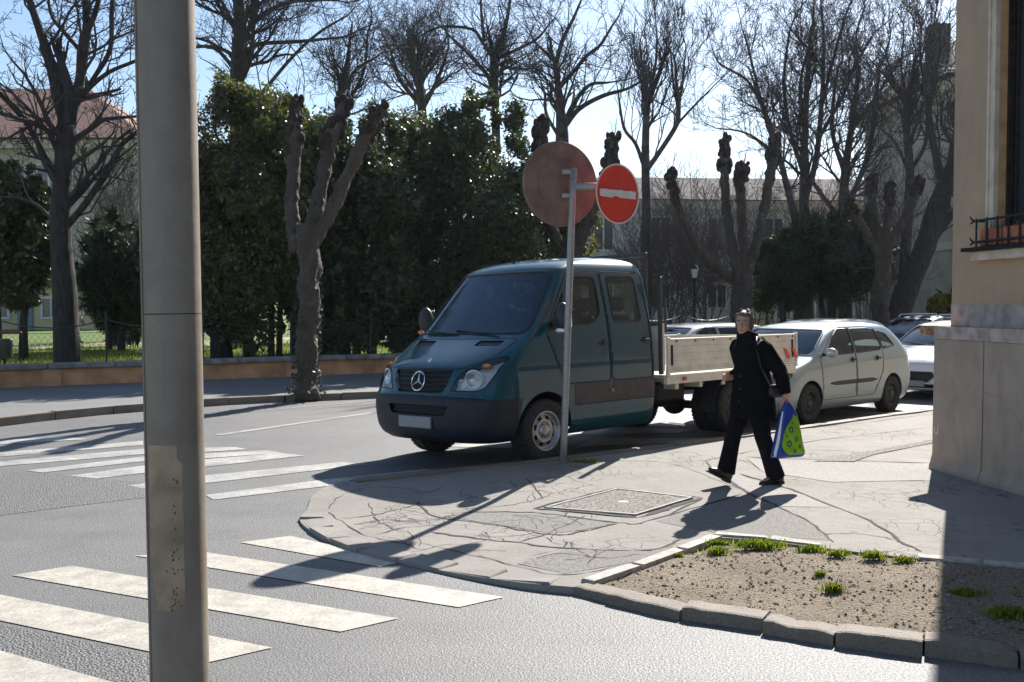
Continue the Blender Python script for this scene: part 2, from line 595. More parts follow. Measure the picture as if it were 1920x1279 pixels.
class MB:
    def __init__(self):
        self.v = []
        self.f = []

    def add(self, vs, fs):
        b = len(self.v)
        self.v.extend([tuple(q) for q in vs])
        self.f.extend([tuple(i + b for i in q) for q in fs])
        return self

    def box(self, c, s, rz=0.0, ch=0.0, mx=None):
        x, y, z = s[0] / 2, s[1] / 2, s[2] / 2
        if ch <= 0:
            vs = [(-x, -y, -z), (x, -y, -z), (x, y, -z), (-x, y, -z), (-x, -y, z), (x, -y, z), (x, y, z), (-x, y, z)]
            fs = [(0, 3, 2, 1), (4, 5, 6, 7), (0, 1, 5, 4), (1, 2, 6, 5), (2, 3, 7, 6), (3, 0, 4, 7)]
        else:
            vs, idx = [], {}
            ch = min(ch, 0.49 * min(s))
            for sx in (-1, 1):
                for sy in (-1, 1):
                    for sz in (-1, 1):
                        for a in range(3):
                            p = [sx * (x - ch), sy * (y - ch), sz * (z - ch)]
                            p[a] = (sx * x, sy * y, sz * z)[a]
                            idx[(sx, sy, sz, a)] = len(vs)
                            vs.append(tuple(p))
            fs = []
            for a in range(3):
                o1, o2 = [i for i in range(3) if i != a]
                for sg in (-1, 1):
                    q = []
                    for (u, w) in ((-1, -1), (1, -1), (1, 1), (-1, 1)):
                        k = [0, 0, 0]
                        k[a] = sg
                        k[o1] = u
                        k[o2] = w
                        q.append(idx[(*k, a)])
                    flip = (sg > 0) != (a == 1)
                    fs.append(tuple(q) if flip else tuple(reversed(q)))
            for a in range(3):
                o1, o2 = [i for i in range(3) if i != a]
                for u in (-1, 1):
                    for w in (-1, 1):
                        q = []
                        for (sg, fa) in ((-1, o1), (1, o1), (1, o2), (-1, o2)):
                            k = [0, 0, 0]
                            k[a] = sg
                            k[o1] = u
                            k[o2] = w
                            q.append(idx[(*k, fa)])
                        fs.append(tuple(q))
            for sx in (-1, 1):
                for sy in (-1, 1):
                    for sz in (-1, 1):
                        fs.append(tuple(idx[(sx, sy, sz, a)] for a in range(3)))
        cr, sr = math.cos(rz), math.sin(rz)
        out = []
        for p in vs:
            q = Vector((p[0] * cr - p[1] * sr, p[0] * sr + p[1] * cr, p[2]))
            if mx is not None:
                q = mx @ Vector(p)
            out.append((q.x + c[0], q.y + c[1], q.z + c[2]))
        return self.add(out, fs)

    def loft(self, rings, closed=True, caps=True):
        n = len(rings[0])
        b = len(self.v)
        for r in rings:
            self.v.extend([tuple(p) for p in r])
        m = n if closed else n - 1
        for i in range(len(rings) - 1):
            for j in range(m):
                k = (j + 1) % n
                self.f.append((b + i * n + j, b + i * n + k, b + (i + 1) * n + k, b + (i + 1) * n + j))
        if caps and closed:
            self.f.append(tuple(b + j for j in reversed(range(n))))
            e = b + (len(rings) - 1) * n
            self.f.append(tuple(e + j for j in range(n)))
        return self

    def tube(self, path, rad, n=6, caps=True, squash=None):
        path = [Vector(p) for p in path]
        if isinstance(rad, (int, float)):
            rad = [rad] * len(path)
        rings = []
        ref = None
        for i, p in enumerate(path):
            if i == 0:
                d = path[1] - p
            elif i == len(path) - 1:
                d = p - path[i - 1]
            else:
                d = path[i + 1] - path[i - 1]
            if d.length < 1e-9:
                d = Vector((0, 0, 1))
            d.normalize()
            if ref is None:
                ref = Vector((1, 0, 0)) if abs(d.x) < 0.8 else Vector((0, 1, 0))
            u = ref - d * ref.dot(d)
            if u.length < 1e-6:
                u = d.orthogonal()
            u.normalize()
            ref = u
            w = d.cross(u)
            r = rad[i]
            ra, rb = (r, r) if not isinstance(r, (tuple, list)) else r
            rings.append([p + u * (ra * math.cos(2 * PI * k / n)) + w * (rb * math.sin(2 * PI * k / n)) for k in range(n)])
        return self.loft(rings, True, caps)

    def lathe(self, prof, n=24, axis='z', c=(0, 0, 0), caps=False):
        rings = []
        for r, h in prof:
            ring = []
            for k in range(n):
                a = 2 * PI * k / n
                x, y = r * math.cos(a), r * math.sin(a)
                p = (x, y, h) if axis == 'z' else ((x, h, y) if axis == 'y' else (h, x, y))
                ring.append((p[0] + c[0], p[1] + c[1], p[2] + c[2]))
            rings.append(ring)
        return self.loft(rings, True, caps)

    def ell(self, c, r, nu=14, nv=10, mx=None):
        rings = []
        for i in range(nv + 1):
            th = PI * (0.02 + 0.96 * i / nv)
            ring = []
            for k in range(nu):
                a = 2 * PI * k / nu
                p = Vector((r[0] * math.sin(th) * math.cos(a), r[1] * math.sin(th) * math.sin(a), -r[2] * math.cos(th)))
                if mx is not None:
                    p = mx @ p
                ring.append((p.x + c[0], p.y + c[1], p.z + c[2]))
            rings.append(ring)
        return self.loft(rings, True, True)

    def prism(self, poly, z0, z1, ch=0.0):
        """plan polygon extruded; ch bevels the top edge"""
        n = len(poly)
        cx = sum(p[0] for p in poly) / n
        cy = sum(p[1] for p in poly) / n
        zz = z1 if isinstance(z1, (list, tuple)) else [z1] * n
        r0 = [(p[0], p[1], z0) for p in poly]
        r1 = [(p[0], p[1], zz[i] - ch) for i, p in enumerate(poly)]
        rings = [r0, r1]
        if ch > 0:
            r2 = []
            for i, p in enumerate(poly):
                d = Vector((cx - p[0], cy - p[1]))
                d.normalize()
                r2.append((p[0] + d.x * ch * 1.2, p[1] + d.y * ch * 1.2, zz[i]))
            rings.append(r2)
        return self.loft(rings, True, True)

    def build(self, name, material, parent=None, smooth=False):
        me = bpy.data.meshes.new(name)
        me.from_pydata(self.v, [], self.f)
        me.update()
        return link(name, me, parent, material, smooth)


def np_mesh(name, V, F, material, parent=None, smooth=False):
    """V (n,3), F (m,k) arrays"""
    me = bpy.data.meshes.new(name)
    V = np.asarray(V, dtype=np.float32)
    F = np.asarray(F, dtype=np.int32)
    k = F.shape[1]
    me.vertices.add(len(V))
    me.vertices.foreach_set('co', V.ravel())
    me.loops.add(F.size)
    me.loops.foreach_set('vertex_index', F.ravel())
    me.polygons.add(len(F))
    me.polygons.foreach_set('loop_start', np.arange(0, F.size, k, dtype=np.int32))
    me.polygons.foreach_set('loop_total', np.full(len(F), k, dtype=np.int32))
    me.update(calc_edges=True)
    return link(name, me, parent, material, smooth)


def fill_poly(outline, step, zf, jitter=0.0):
    """triangulated sheet inside a plan outline, z from zf(x, y)"""
    pts = [Vector((p[0], p[1])) for p in outline]
    n = len(pts)
    xs = [p.x for p in pts]
    ys = [p.y for p in pts]
    bnd = list(range(n))
    edges = [(i, (i + 1) % n) for i in bnd]

    def inside(x, y):
        c = False
        j = n - 1
        for i in range(n):
            if (pts[i].y > y) != (pts[j].y > y) and x < (pts[j].x - pts[i].x) * (y - pts[i].y) / (pts[j].y - pts[i].y) + pts[i].x:
                c = not c
            j = i
        return c
    x = min(xs)
    while x < max(xs):
        y = min(ys)
        while y < max(ys):
            px = x + random.uniform(-jitter, jitter)
            py = y + random.uniform(-jitter, jitter)
            if inside(px, py):
                pts.append(Vector((px, py)))
            y += step
        x += step
    r = delaunay_2d_cdt(pts, edges, [], 1, 1e-5)
    vs = [(p.x, p.y, zf(p.x, p.y)) for p in r[0]]
    fs = [tuple(q) for q in r[2]]
    out = []
    for q in fs:
        a, b, c = (Vector(vs[i]) for i in q[:3])
        out.append(q if (b - a).cross(c - a).z > 0 else tuple(reversed(q)))
    return vs, out


def along(poly, step):
    """resample a polyline at equal steps"""
    P = [Vector(p) for p in poly]
    out = [P[0].copy()]
    rest = 0.0
    for a, b in zip(P[:-1], P[1:]):
        L = (b - a).length
        s = step - rest
        while s <= L:
            out.append(a.lerp(b, s / L))
            s += step
        rest = (rest + L) % step if L else rest
        rest = step - (s - L)
    return out


def smoothstep(a, b, x):
    t = max(0.0, min(1.0, (x - a) / (b - a)))
    return t * t * (3 - 2 * t)


def catmull(pts, k=6):
    P = [Vector(p) for p in pts]
    P = [P[0] * 2 - P[1]] + P + [P[-1] * 2 - P[-2]]
    out = []
    for i in range(1, len(P) - 2):
        for j in range(k):
            t = j / k
            a, b, c, d = P[i - 1], P[i], P[i + 1], P[i + 2]
            out.append(0.5 * ((2 * b) + (c - a) * t + (2 * a - 5 * b + 4 * c - d) * t * t + (3 * b - a - 3 * c + d) * t ** 3))
    out.append(P[-2])
    return out


# ================================================================== THE SETTING
TIP = G(560, 968, 0.02)


def zsw(x, y):
    """height of the near corner pavement: flush at its tip, a kerb's height further in"""
    d = math.hypot(x - TIP.x, y - TIP.y)
    e = (x - 0.53) * 0.65 - (y - 11.1) * 0.76       # distance in from the van's kerb line
    return 0.020 + 0.052 * smoothstep(1.4, 4.6, d) + 0.06 * (1 - smoothstep(0.0, 1.8, e)) * smoothstep(1.2, 2.8, d)


def GS(px, py):
    z = 0.06
    for _ in range(6):
        p = G(px, py, z)
        z = zsw(p.x, p.y)
    return Vector((p.x, p.y, z))


# ---- road: one sheet to the horizon
m = MB()
m.add([(-300, -60, 0), (300, -60, 0), (300, 400, 0), (-300, 400, 0)], [(0, 1, 2, 3)])
road = m.build('road', 'asphalt')
tag(road, kind='structure')


def decal(name, pix, material, z, parent, ground=G, world=None):
    pts = world or [ground(*p) for p in pix]
    mm = MB()
    mm.add([(p[0], p[1], z) for p in pts], [tuple(range(len(pts)))])
    me_o = mm.build(name, material, parent)
    if me_o.data.polygons[0].normal.z < 0:
        me_o.data.flip_normals()
    return me_o


# coarse patch of asphalt left of the post, and repair strips
decal('asphalt_patch', [(-700, 905), (-100, 878), (60, 886), (170, 897), (275, 905), (330, 917), (275, 933), (150, 948), (0, 967), (-700, 1030)], 'asphalt_coarse', 0.003, road)
decal('asphalt_patch', [(-500, 1205), (-100, 1182), (0, 1172), (285, 1232), (285, 1279), (420, 1330), (-200, 1330)], 'asphalt_coarse', 0.003, road)
# near zebra crossing
for q in ([(450, 1018), (545, 1006), (760, 1054), (712, 1064)],
          [(253, 1043), (375, 1035), (945, 1121), (860, 1140)],
          [(22, 1080), (135, 1062), (747, 1161), (638, 1186)],
          [(-330, 1096), (-150, 1087), (510, 1216), (385, 1245)],
          [(-600, 1137), (-330, 1128), (215, 1282), (60, 1330)]):
    decal('crossing_stripe', q, 'road_paint', 0.005, road)
# far zebra crossing on the left
for q in ([(-260, 838), (120, 820), (172, 824), (-260, 849)],
          [(-260, 859), (0, 849), (268, 827), (268, 835), (0, 857), (-260, 870)],
          [(-260, 884), (0, 866), (272, 842), (440, 839), (465, 843), (385, 848), (272, 852), (0, 875), (-260, 898)],
          [(50, 883), (275, 856), (385, 851), (500, 845), (530, 850), (385, 860), (275, 865), (80, 887)],
          [(128, 893), (275, 873), (385, 862), (525, 850), (572, 855), (385, 876), (275, 887), (183, 898)],
          [(240, 911), (385, 892), (640, 867), (692, 871), (385, 907), (268, 917)],
          [(385, 929), (600, 901), (800, 880), (830, 886), (615, 912), (400, 938)]):
    decal('crossing_stripe', q, 'road_paint_worn', 0.005, road)
# hatched lines of the no-parking area behind the van and thin worn lane lines
for q in ([(1060, 815), (1110, 800), (1300, 806), (1270, 812)],
          [(1080, 838), (1120, 822), (1330, 822), (1330, 828)],
          [(840, 838), (870, 832), (1000, 838), (1000, 842)],
          [(1110, 796), (1140, 787), (1290, 796), (1270, 801)],
          [(1240, 790), (1252, 783), (1330, 793), (1310, 797)],
          [(390, 779), (420, 777), (705, 752), (695, 752)],
          [(1545, 775), (1560, 768), (1660, 772), (1640, 777)],
          [(400, 816), (415, 817), (700, 775), (694, 774)]):
    decal('lane_line', q, 'road_paint_worn', 0.005, road)

# ---- near corner pavement
van_side = [(575, 955), (590, 925), (640, 903), (760, 889), (900, 874), (1050, 858), (1250, 834), (1500, 800), (1750, 766), (2050, 730), (2600, 690)]
tip_side = [(575, 955), (562, 975), (590, 1000), (650, 1026), (750, 1051), (860, 1074), (980, 1092), (1075, 1100)]
A_ = [GS(*p) for p in van_side]
B_ = [GS(*p) for p in tip_side]
A_s = catmull(A_, 5)
B_s = catmull(B_, 5)
bed_kerb_px = [(1075, 1100), (1140, 1114), (1275, 1142), (1430, 1163), (1565, 1186), (1732, 1206), (1912, 1228), (2200, 1262), (2700, 1318)]
K_ = [GS(*p) for p in bed_kerb_px]
bed_top_px = [(1085, 1097), (1165, 1070), (1250, 1042), (1340, 1008), (1420, 1013), (1560, 1030), (1740, 1049), (1920, 1066), (2300, 1100), (2800, 1145)]
T_ = [GS(*p) for p in bed_top_px]
outline = list(reversed(A_s)) + B_s[1:] + T_[1:]
end = T_[-1]
outline += [Vector((9, 4.5, 0)), Vector((60, 40, 0)), Vector((A_s[-1].x + 30, A_s[-1].y + 20, 0))]
vs, fs = fill_poly([(p.x, p.y) for p in outline], 0.45, lambda x, y: zsw(x, y) + 0.012 * noise.noise((x * 0.9, y * 0.9, 3.1)), 0.1)
m = MB()
m.add(vs, fs)
n0 = len(outline)
for i in range(n0 - 3):                       # the side skirt of the slab
    a, b = Vector(vs[i]), Vector(vs[(i + 1) % n0])
    m.add([a, b, (b.x, b.y, -0.05), (a.x, a.y, -0.05)], [(0, 1, 2, 3)])
pave = m.build('pavement', 'pavement')
tag(pave, kind='structure')


def ribbon(name, pts, w, material, parent, dz=0.004, zf=zsw):
    """thin uneven joint or crack line lying on the pavement"""
    P = catmull(pts, 5)
    vsl, fsl = [], []
    for i, p in enumerate(P):
        d = (P[min(i + 1, len(P) - 1)] - P[max(i - 1, 0)])
        d.z = 0
        d.normalize()
        nrm = Vector((-d.y, d.x, 0))
        k = w * (0.35 + 1.1 * random.random()) * 0.5
        if i in (0, len(P) - 1):
            k *= 0.2
        q = p + nrm * random.uniform(-0.016, 0.016)
        z = zf(q.x, q.y) + 0.012 * noise.noise((q.x * 0.9, q.y * 0.9, 3.1)) + dz
        vsl += [(q.x + nrm.x * k, q.y + nrm.y * k, z), (q.x - nrm.x * k, q.y - nrm.y * k, z)]
        if i:
            b = 2 * i
            fsl.append((b - 2, b - 1, b + 1, b))
    mm = MB()
    mm.add(vsl, fsl)
    o = mm.build(name, material, parent)
    return o


cracks = [
    [(1320, 864), (1391, 918), (1463, 952), (1521, 981), (1562, 1017)],
    [(1385, 889), (1450, 907), (1508, 927), (1629, 976), (1687, 1015), (1728, 1035)],
    [(1226, 976), (1311, 950), (1391, 927)],
    [(1060, 868), (1160, 864), (1253, 868), (1320, 891), (1391, 920)],
    [(863, 960), (970, 961), (1060, 969), (1158, 981), (1213, 979), (1311, 940)],
    [(782, 942), (816, 968), (927, 985), (1034, 1004), (1093, 998), (1158, 983)],
    [(807, 998), (880, 1008), (970, 1019), (1055, 1030), (1222, 1033), (1277, 1011)],
    [(773, 1015), (884, 1041), (961, 1060), (1059, 1079), (1166, 1060)],
    [(645, 925), (615, 951), (632, 972), (679, 1002), (739, 1015), (790, 1030)],
    [(692, 942), (700, 962), (713, 981), (760, 1000)],
    [(985, 895), (1005, 915), (1018, 938)],
    [(1400, 857), (1528, 862), (1606, 865), (1744, 868)],
    [(1497, 843), (1597, 846)],
    [(1319, 865), (1380, 853), (1431, 843), (1500, 834)],
    [(645, 925), (700, 915), (760, 918), (800, 925), (830, 915)],
    [(1060, 1028), (1063, 1018), (1080, 1024)],
    [(1545, 1003), (1590, 1000), (1660, 1008), (1690, 1018)],
    [(1540, 800), (1640, 790), (1745, 776)],
    [(1440, 838), (1600, 818), (1745, 802)],
    [(868, 955), (935, 950), (1000, 940), (1040, 925)],
    [(1100, 968), (1030, 1000), (970, 1018)],
    [(660, 985), (720, 975), (790, 978), (870, 962)],
    [(632, 972), (690, 968), (750, 955), (790, 945)],
    [(700, 1005), (760, 990), (830, 985)],
    [(990, 1050), (1060, 1040), (1140, 1048), (1200, 1040)],
    [(1100, 1060), (1120, 1040), (1105, 1030)],
]
for i, c_ in enumerate(cracks):
    w_ = 0.026 if i in (0, 1, 2, 4, 5, 6, 11) else 0.011
    ribbon('pavement_crack', [GS(*p) for p in c_], w_, 'joint', pave)
# repair patches of other asphalt
for pm_, pix in (('pavement_patch', [(1391, 929), (1463, 953), (1521, 982), (1558, 1014), (1400, 1003), (1345, 1000), (1230, 978), (1311, 952)]),
                 ('pavement_patch_pale', [(1325, 868), (1380, 893), (1440, 908), (1506, 929), (1560, 950), (1463, 950), (1393, 917)]),
                 ('pavement_patch', [(870, 962), (970, 963), (1060, 971), (1155, 983), (1090, 996), (1034, 1002), (927, 983), (840, 970)]),
                 ('pavement_patch', [(1062, 1032), (1220, 1035), (1270, 1016), (1240, 1045), (1166, 1058), (1060, 1076), (970, 1058)]),
                 ('pavement_patch_pale', [(1400, 860), (1528, 865), (1606, 868), (1744, 871), (1744, 900), (1560, 905), (1430, 885)])):
    pw = [GS(*p) for p in pix]
    vs, fs = fill_poly([(p.x, p.y) for p in pw], 0.3, lambda x, y: zsw(x, y) + 0.012 * noise.noise((x * 0.9, y * 0.9, 3.1)) + 0.0025)
    m = MB()
    m.add(vs, fs)
    m.build('repair_patch', pm_, pave)
# web of hairline cracks at the broken tip
web = MB()
for _ in range(46):
    px = random.uniform(620, 1120)
    py = random.uniform(930, 1080)
    if not (925 + 0 < py < 1000 + (px - 620) * 0.18):
        continue
    p = GS(px, py)
    a = random.uniform(0, PI)
    pts = [p]
    for k in range(random.randint(2, 5)):
        a += random.uniform(-0.7, 0.7)
        pts.append(pts[-1] + Vector((math.cos(a), math.sin(a), 0)) * random.uniform(0.08, 0.2))
    P = catmull(pts, 3)
    for i in range(len(P) - 1):
        d = (P[i + 1] - P[i]).normalized()
        nr = Vector((-d.y, d.x, 0)) * random.uniform(0.001, 0.004)
        q0, q1 = P[i], P[i + 1]
        z0 = zsw(q0.x, q0.y) + 0.012 * noise.noise((q0.x * 0.9, q0.y * 0.9, 3.1)) + 0.004
        z1 = zsw(q1.x, q1.y) + 0.012 * noise.noise((q1.x * 0.9, q1.y * 0.9, 3.1)) + 0.004
        web.add([(q0.x + nr.x, q0.y + nr.y, z0), (q0.x - nr.x, q0.y - nr.y, z0), (q1.x - nr.x, q1.y - nr.y, z1), (q1.x + nr.x, q1.y + nr.y, z1)], [(0, 1, 2, 3)])
tag(web.build('hairline_cracks', 'joint', pave), kind='stuff')
# strip of exposed gravel beyond the walking person
gp = [GS(*p) for p in [(1525, 866), (1640, 845), (1745, 826), (1850, 810), (1850, 818), (1745, 833), (1640, 853), (1600, 867)]]
vs, fs = fill_poly([(p.x, p.y) for p in gp], 0.3, lambda x, y: zsw(x, y) + 0.012 * noise.noise((x * 0.9, y * 0.9, 3.1)) + 0.008)
m = MB()
m.add(vs, fs)
m.build('gravel_strip', 'gravel_fill', pave)


def stone(name, quad, z0, z1, ch, material, parent, jit=0.008):
    q = [(p[0] + random.uniform(-jit, jit), p[1] + random.uniform(-jit, jit)) for p in quad]
    zz = [z + random.uniform(-jit, jit) * 0.8 for z in (z1 if isinstance(z1, (list, tuple)) else [z1] * len(q))]
    mm = MB()
    mm.prism(q, z0, zz, ch)
    return mm.build(name, material, parent)


def kerb_run(path, width, seg, ztop, material, parent, side=1, gap=0.012, ch=0.018, jit=0.01, name='kerb_stone', z0=-0.08):
    """row of single kerb stones along a plan path; side=+1 puts the width on the left of travel"""
    P = along(path, seg)
    for a, b in zip(P[:-1], P[1:]):
        d = (b - a)
        d.z = 0
        L = d.length
        if L < 1e-4:
            continue
        d /= L
        nr = Vector((-d.y, d.x, 0)) * (width * side)
        a2, b2 = a + d * gap * 0.5, b - d * gap * 0.5
        zt = [ztop(a2.x, a2.y), ztop(b2.x, b2.y)]
        quad = [a2, b2, b2 + nr, a2 + nr]
        if side < 0:
            quad = [a2 + nr, b2 + nr, b2, a2]
        stone(name, [(q.x, q.y) for q in quad], z0, [zt[0], zt[1], zt[1], zt[0]], ch, material, parent, jit)


# stones round the broken tip and along the van's side
kerb_run([Vector((p.x, p.y, 0)) for p in B_s[:-1]], 0.20, 0.42, lambda x, y: zsw(x, y) + 0.012 * noise.noise((x * 0.9, y * 0.9, 3.1)) + 0.010, 'pavement', pave, 1, 0.024, 0.010, 0.012)
kerb_run([Vector((p.x, p.y, 0)) for p in A_s[11:]], 0.16, 1.0, lambda x, y: zsw(x, y) + 0.014, 'kerb_stone', pave, -1, 0.012, 0.012, 0.006)

# ---- bare flower bed at the right with its kerb stones
KD = (K_[-1] - K_[0]).normalized()
bed_out = [(p.x - KD.y * 0.09, p.y + KD.x * 0.09) for p in K_] + [(p.x, p.y) for p in reversed(T_)]
bed_root = None
vs, fs = fill_poly(bed_out, 0.11, lambda x, y: zsw(x, y) - 0.014 + 0.030 * noise.noise((x * 1.7, y * 1.7, 0)) + 0.012 * noise.noise((x * 9, y * 9, 2)), 0.04)
m = MB()
m.add(vs, fs)
bed = m.build('soil_bed', 'dirt', None, True)
tag(bed, kind='structure')
for i in range(len(K_) - 1):
    a, b = K_[i], K_[i + 1]
    d = (b - a)
    d.z = 0
    d.normalize()
    nr = Vector((-d.y, d.x, 0))
    off = nr * random.uniform(-0.02, 0.02)
    a2, b2 = a + d * 0.005 + off, b - d * 0.006 + off + nr * random.uniform(-0.015, 0.015)
    if i == 0:
        a2 = a - d * 0.02
    zt = [zsw(a2.x, a2.y) + 0.006 + random.uniform(-0.012, 0.012), zsw(b2.x, b2.y) + 0.006 + random.uniform(-0.014, 0.01)]
    # rough stone with a worn top arris
    n_ = 9
    rings = []
    wd = 0.17
    for k in range(n_):
        u = k / (n_ - 1)
        p = a2.lerp(b2, u)
        zz = zt[0] * (1 - u) + zt[1] * u + 0.012 * noise.noise((p.x * 9, p.y * 9, 1.0))
        e = 0.004 if k in (0, n_ - 1) else 0.0
        jx = 0.009 * noise.noise((p.x * 7, p.y * 7, 5.0))
        prof = [(-0.012 + jx, -0.06), (0.0 + jx, zz - 0.018 - e), (0.006 + jx, zz - 0.005 - e), (0.022 + jx, zz - e), (wd - 0.02, zz - e), (wd, zz - 0.02 - e), (wd, -0.06)]
        rings.append([(p.x + nr.x * o, p.y + nr.y * o, z) for o, z in prof])
    m = MB()
    m.loft([list(reversed(r)) for r in rings], True, True)
    m.build('kerb_stone', 'kerb_stone', bed)
# pale edging stones along the back and the left of the bed
edge_runs = [([(1088, 1092), (1165, 1066), (1250, 1038), (1335, 1004)], 0.09, 0.55),
             ([(1340, 1000), (1410, 1004), (1505, 1016), (1563, 1024)], 0.09, 0.42),
             ([(1716, 1042), (1780, 1047), (1840, 1052), (1900, 1058), (2000, 1068), (2150, 1085)], 0.09, 0.42)]
for pts, wd, seg in edge_runs:
    kerb_run([GS(*p) for p in pts], wd, seg, lambda x, y: zsw(x, y) + 0.018, 'edging_stone', bed, -1, 0.02, 0.01, 0.008, 'edging_stone')


def in_poly(poly, x, y):
    c = False
    j = len(poly) - 1
    for i in range(len(poly)):
        if (poly[i][1] > y) != (poly[j][1] > y) and x < (poly[j][0] - poly[i][0]) * (y - poly[i][1]) / (poly[j][1] - poly[i][1]) + poly[i][0]:
            c = not c
        j = i
    return c


def rubble(name, n, rmin, rmax, material, parent, poly, seedv):
    rr = random.Random(seedv)
    xs = [p[0] for p in poly]
    ys = [p[1] for p in poly]
    mm = MB()
    octv = [(1, 0, 0), (-1, 0, 0), (0, 1, 0), (0, -1, 0), (0, 0, 1), (0, 0, -1)]
    octf = [(0, 2, 4), (2, 1, 4), (1, 3, 4), (3, 0, 4), (2, 0, 5), (1, 2, 5), (3, 1, 5), (0, 3, 5)]
    k = 0
    while k < n:
        x = rr.uniform(min(xs), min(max(xs), 4.2))
        y = rr.uniform(min(ys), max(ys))
        k += 1
        if not in_poly(poly, x, y):
            continue
        r = rmin + (rmax - rmin) * rr.random() ** 3
        z = zsw(x, y) - 0.014 + 0.030 * noise.noise((x * 1.7, y * 1.7, 0)) + 0.003
        a = rr.uniform(0, PI)
        ca, sa = math.cos(a), math.sin(a)
        v_ = []
        for o in octv:
            s = r * rr.uniform(0.6, 1.3)
            xx, yy, zz = o[0] * s, o[1] * s, o[2] * s * 0.6
            v_.append((x + xx * ca - yy * sa, y + xx * sa + yy * ca, z + zz))
        mm.add(v_, octf)
    return tag(mm.build(name, material, parent), kind='stuff')


rubble('pebbles', 5200, 0.003, 0.012, 'pebble', bed, bed_out, 3)
rubble('clods', 1800, 0.003, 0.018, 'clod', bed, bed_out, 4)
rubble('leaf_litter', 900, 0.006, 0.018, 'litter_leaf', bed, bed_out, 5)

# ---- square access cover set in the pavement
cov = [GS(1020, 954), GS(1158, 918), GS(1300, 935), GS(1192, 968)]
cz = sum(zsw(p.x, p.y) for p in cov) / 4
cover = thing('access_cover', 'square metal-framed access cover filled with gravel, set in the cracked pavement', 'manhole cover', (0, 0, 0))
m = MB()
ctr = sum(cov, Vector()) / 4
inner = [ctr + (p - ctr) * 0.93 for p in cov]
m.prism([(p.x, p.y) for p in inner], cz - 0.06, [zsw(p.x, p.y) + 0.012 for p in inner], 0.004)
m.build('gravel_panel', 'gravel_fill', cover)
for i in range(4):
    a, b = cov[i], cov[(i + 1) % 4]
    ai, bi = ctr + (a - ctr) * 0.945, ctr + (b - ctr) * 0.945
    m = MB()
    m.prism([(a.x, a.y), (b.x, b.y), (bi.x, bi.y), (ai.x, ai.y)], cz - 0.06, [zsw(q.x, q.y) + 0.017 for q in (a, b, bi, ai)], 0.003)
    m.build('frame_bar', 'steel_frame', cover)
m = MB()
m.lathe([(0.05, 0), (0.05, 0.008), (0.04, 0.010), (0.0, 0.010)], 16, 'z', (ctr.x, ctr.y, zsw(ctr.x, ctr.y) + 0.006))
m.build('lifting_plug', 'steel_frame', cover)
m = MB()
o2 = [ctr + (p - ctr) * 1.13 for p in cov]
for i in (3, 0, 1, 2):
    a, b = o2[i], o2[(i + 1) % 4]
    ribbon('frame_gap', [a, a.lerp(b, 0.5), b], 0.05 if i in (3, 2) else 0.025, 'joint', cover, 0.006)


# ---- far side: kerb, pavement, low wall, park ground
WD = Vector((0.84, 0.5426, 0))                    # direction of the far street side
WN = Vector((-WD.y, WD.x, 0))                     # towards the park
W0 = Vector((-5.2, 23.8, 0))
kerb_px = [(-900, 905), (-300, 832), (0, 800), (140, 783), (274, 771), (400, 761), (550, 753), (705, 747)]
FK = [G(*p) for p in kerb_px]
for k in range(1, 12):
    FK.append(FK[7] + WD * (4.0 * k))
FKs = catmull(FK, 4)
wall_line = [W0 - WD * 60, W0 + WD * 60]
fz = 0.12
far_out = [(p.x, p.y) for p in FKs] + [((W0 + WD * 52).x, (W0 + WD * 52).y), ((W0 - WD * 22).x, (W0 - WD * 22).y)]
vs, fs = fill_poly(far_out, 2.0, lambda x, y: fz)
m = MB()
m.add(vs, fs)
fpave = m.build('far_pavement', 'pavement_far')
tag(fpave, kind='structure')
kerb_run([Vector((p.x, p.y, 0)) for p in FKs], 0.16, 1.05, lambda x, y: fz + 0.008, 'kerb_stone', fpave, 1, 0.02, 0.015, 0.012)

PARK_Z = 0.36


def wp(t_, off=0.0, z=0.0):
    return W0 + WD * t_ + WN * off + Vector((0, 0, z))


pk = [wp(-70, 0.1), wp(70, 0.1), Vector((240, 190, 0)), Vector((200, 330, 0)), Vector((-260, 330, 0)), Vector((-200, 120, 0))]
m = MB()
m.add([(p.x, p.y, PARK_Z) for p in pk], [tuple(range(len(pk)))])
park = m.build('park_lawn', 'lawn')
tag(park, kind='structure')
mat('path_gravel', (0.42, 0.355, 0.27), 0.95, nscale=30, namt=0.25, bump=0.5)
pts = [G(*p, PARK_Z) for p in [(-200, 646), (60, 645), (275, 641), (420, 639), (520, 634), (620, 628), (1000, 620)]]
pts2 = [G(*p, PARK_Z) for p in [(1000, 628), (620, 638), (520, 645), (420, 650), (275, 650), (60, 654), (-200, 656)]]
decal('park_path', None, 'path_gravel', PARK_Z + 0.006, park, world=pts + pts2)
pts = [G(*p, PARK_Z) for p in [(1150, 618), (1900, 612), (1900, 596), (1150, 600)]]
decal('park_path', None, 'path_gravel', PARK_Z + 0.006, park, world=pts)

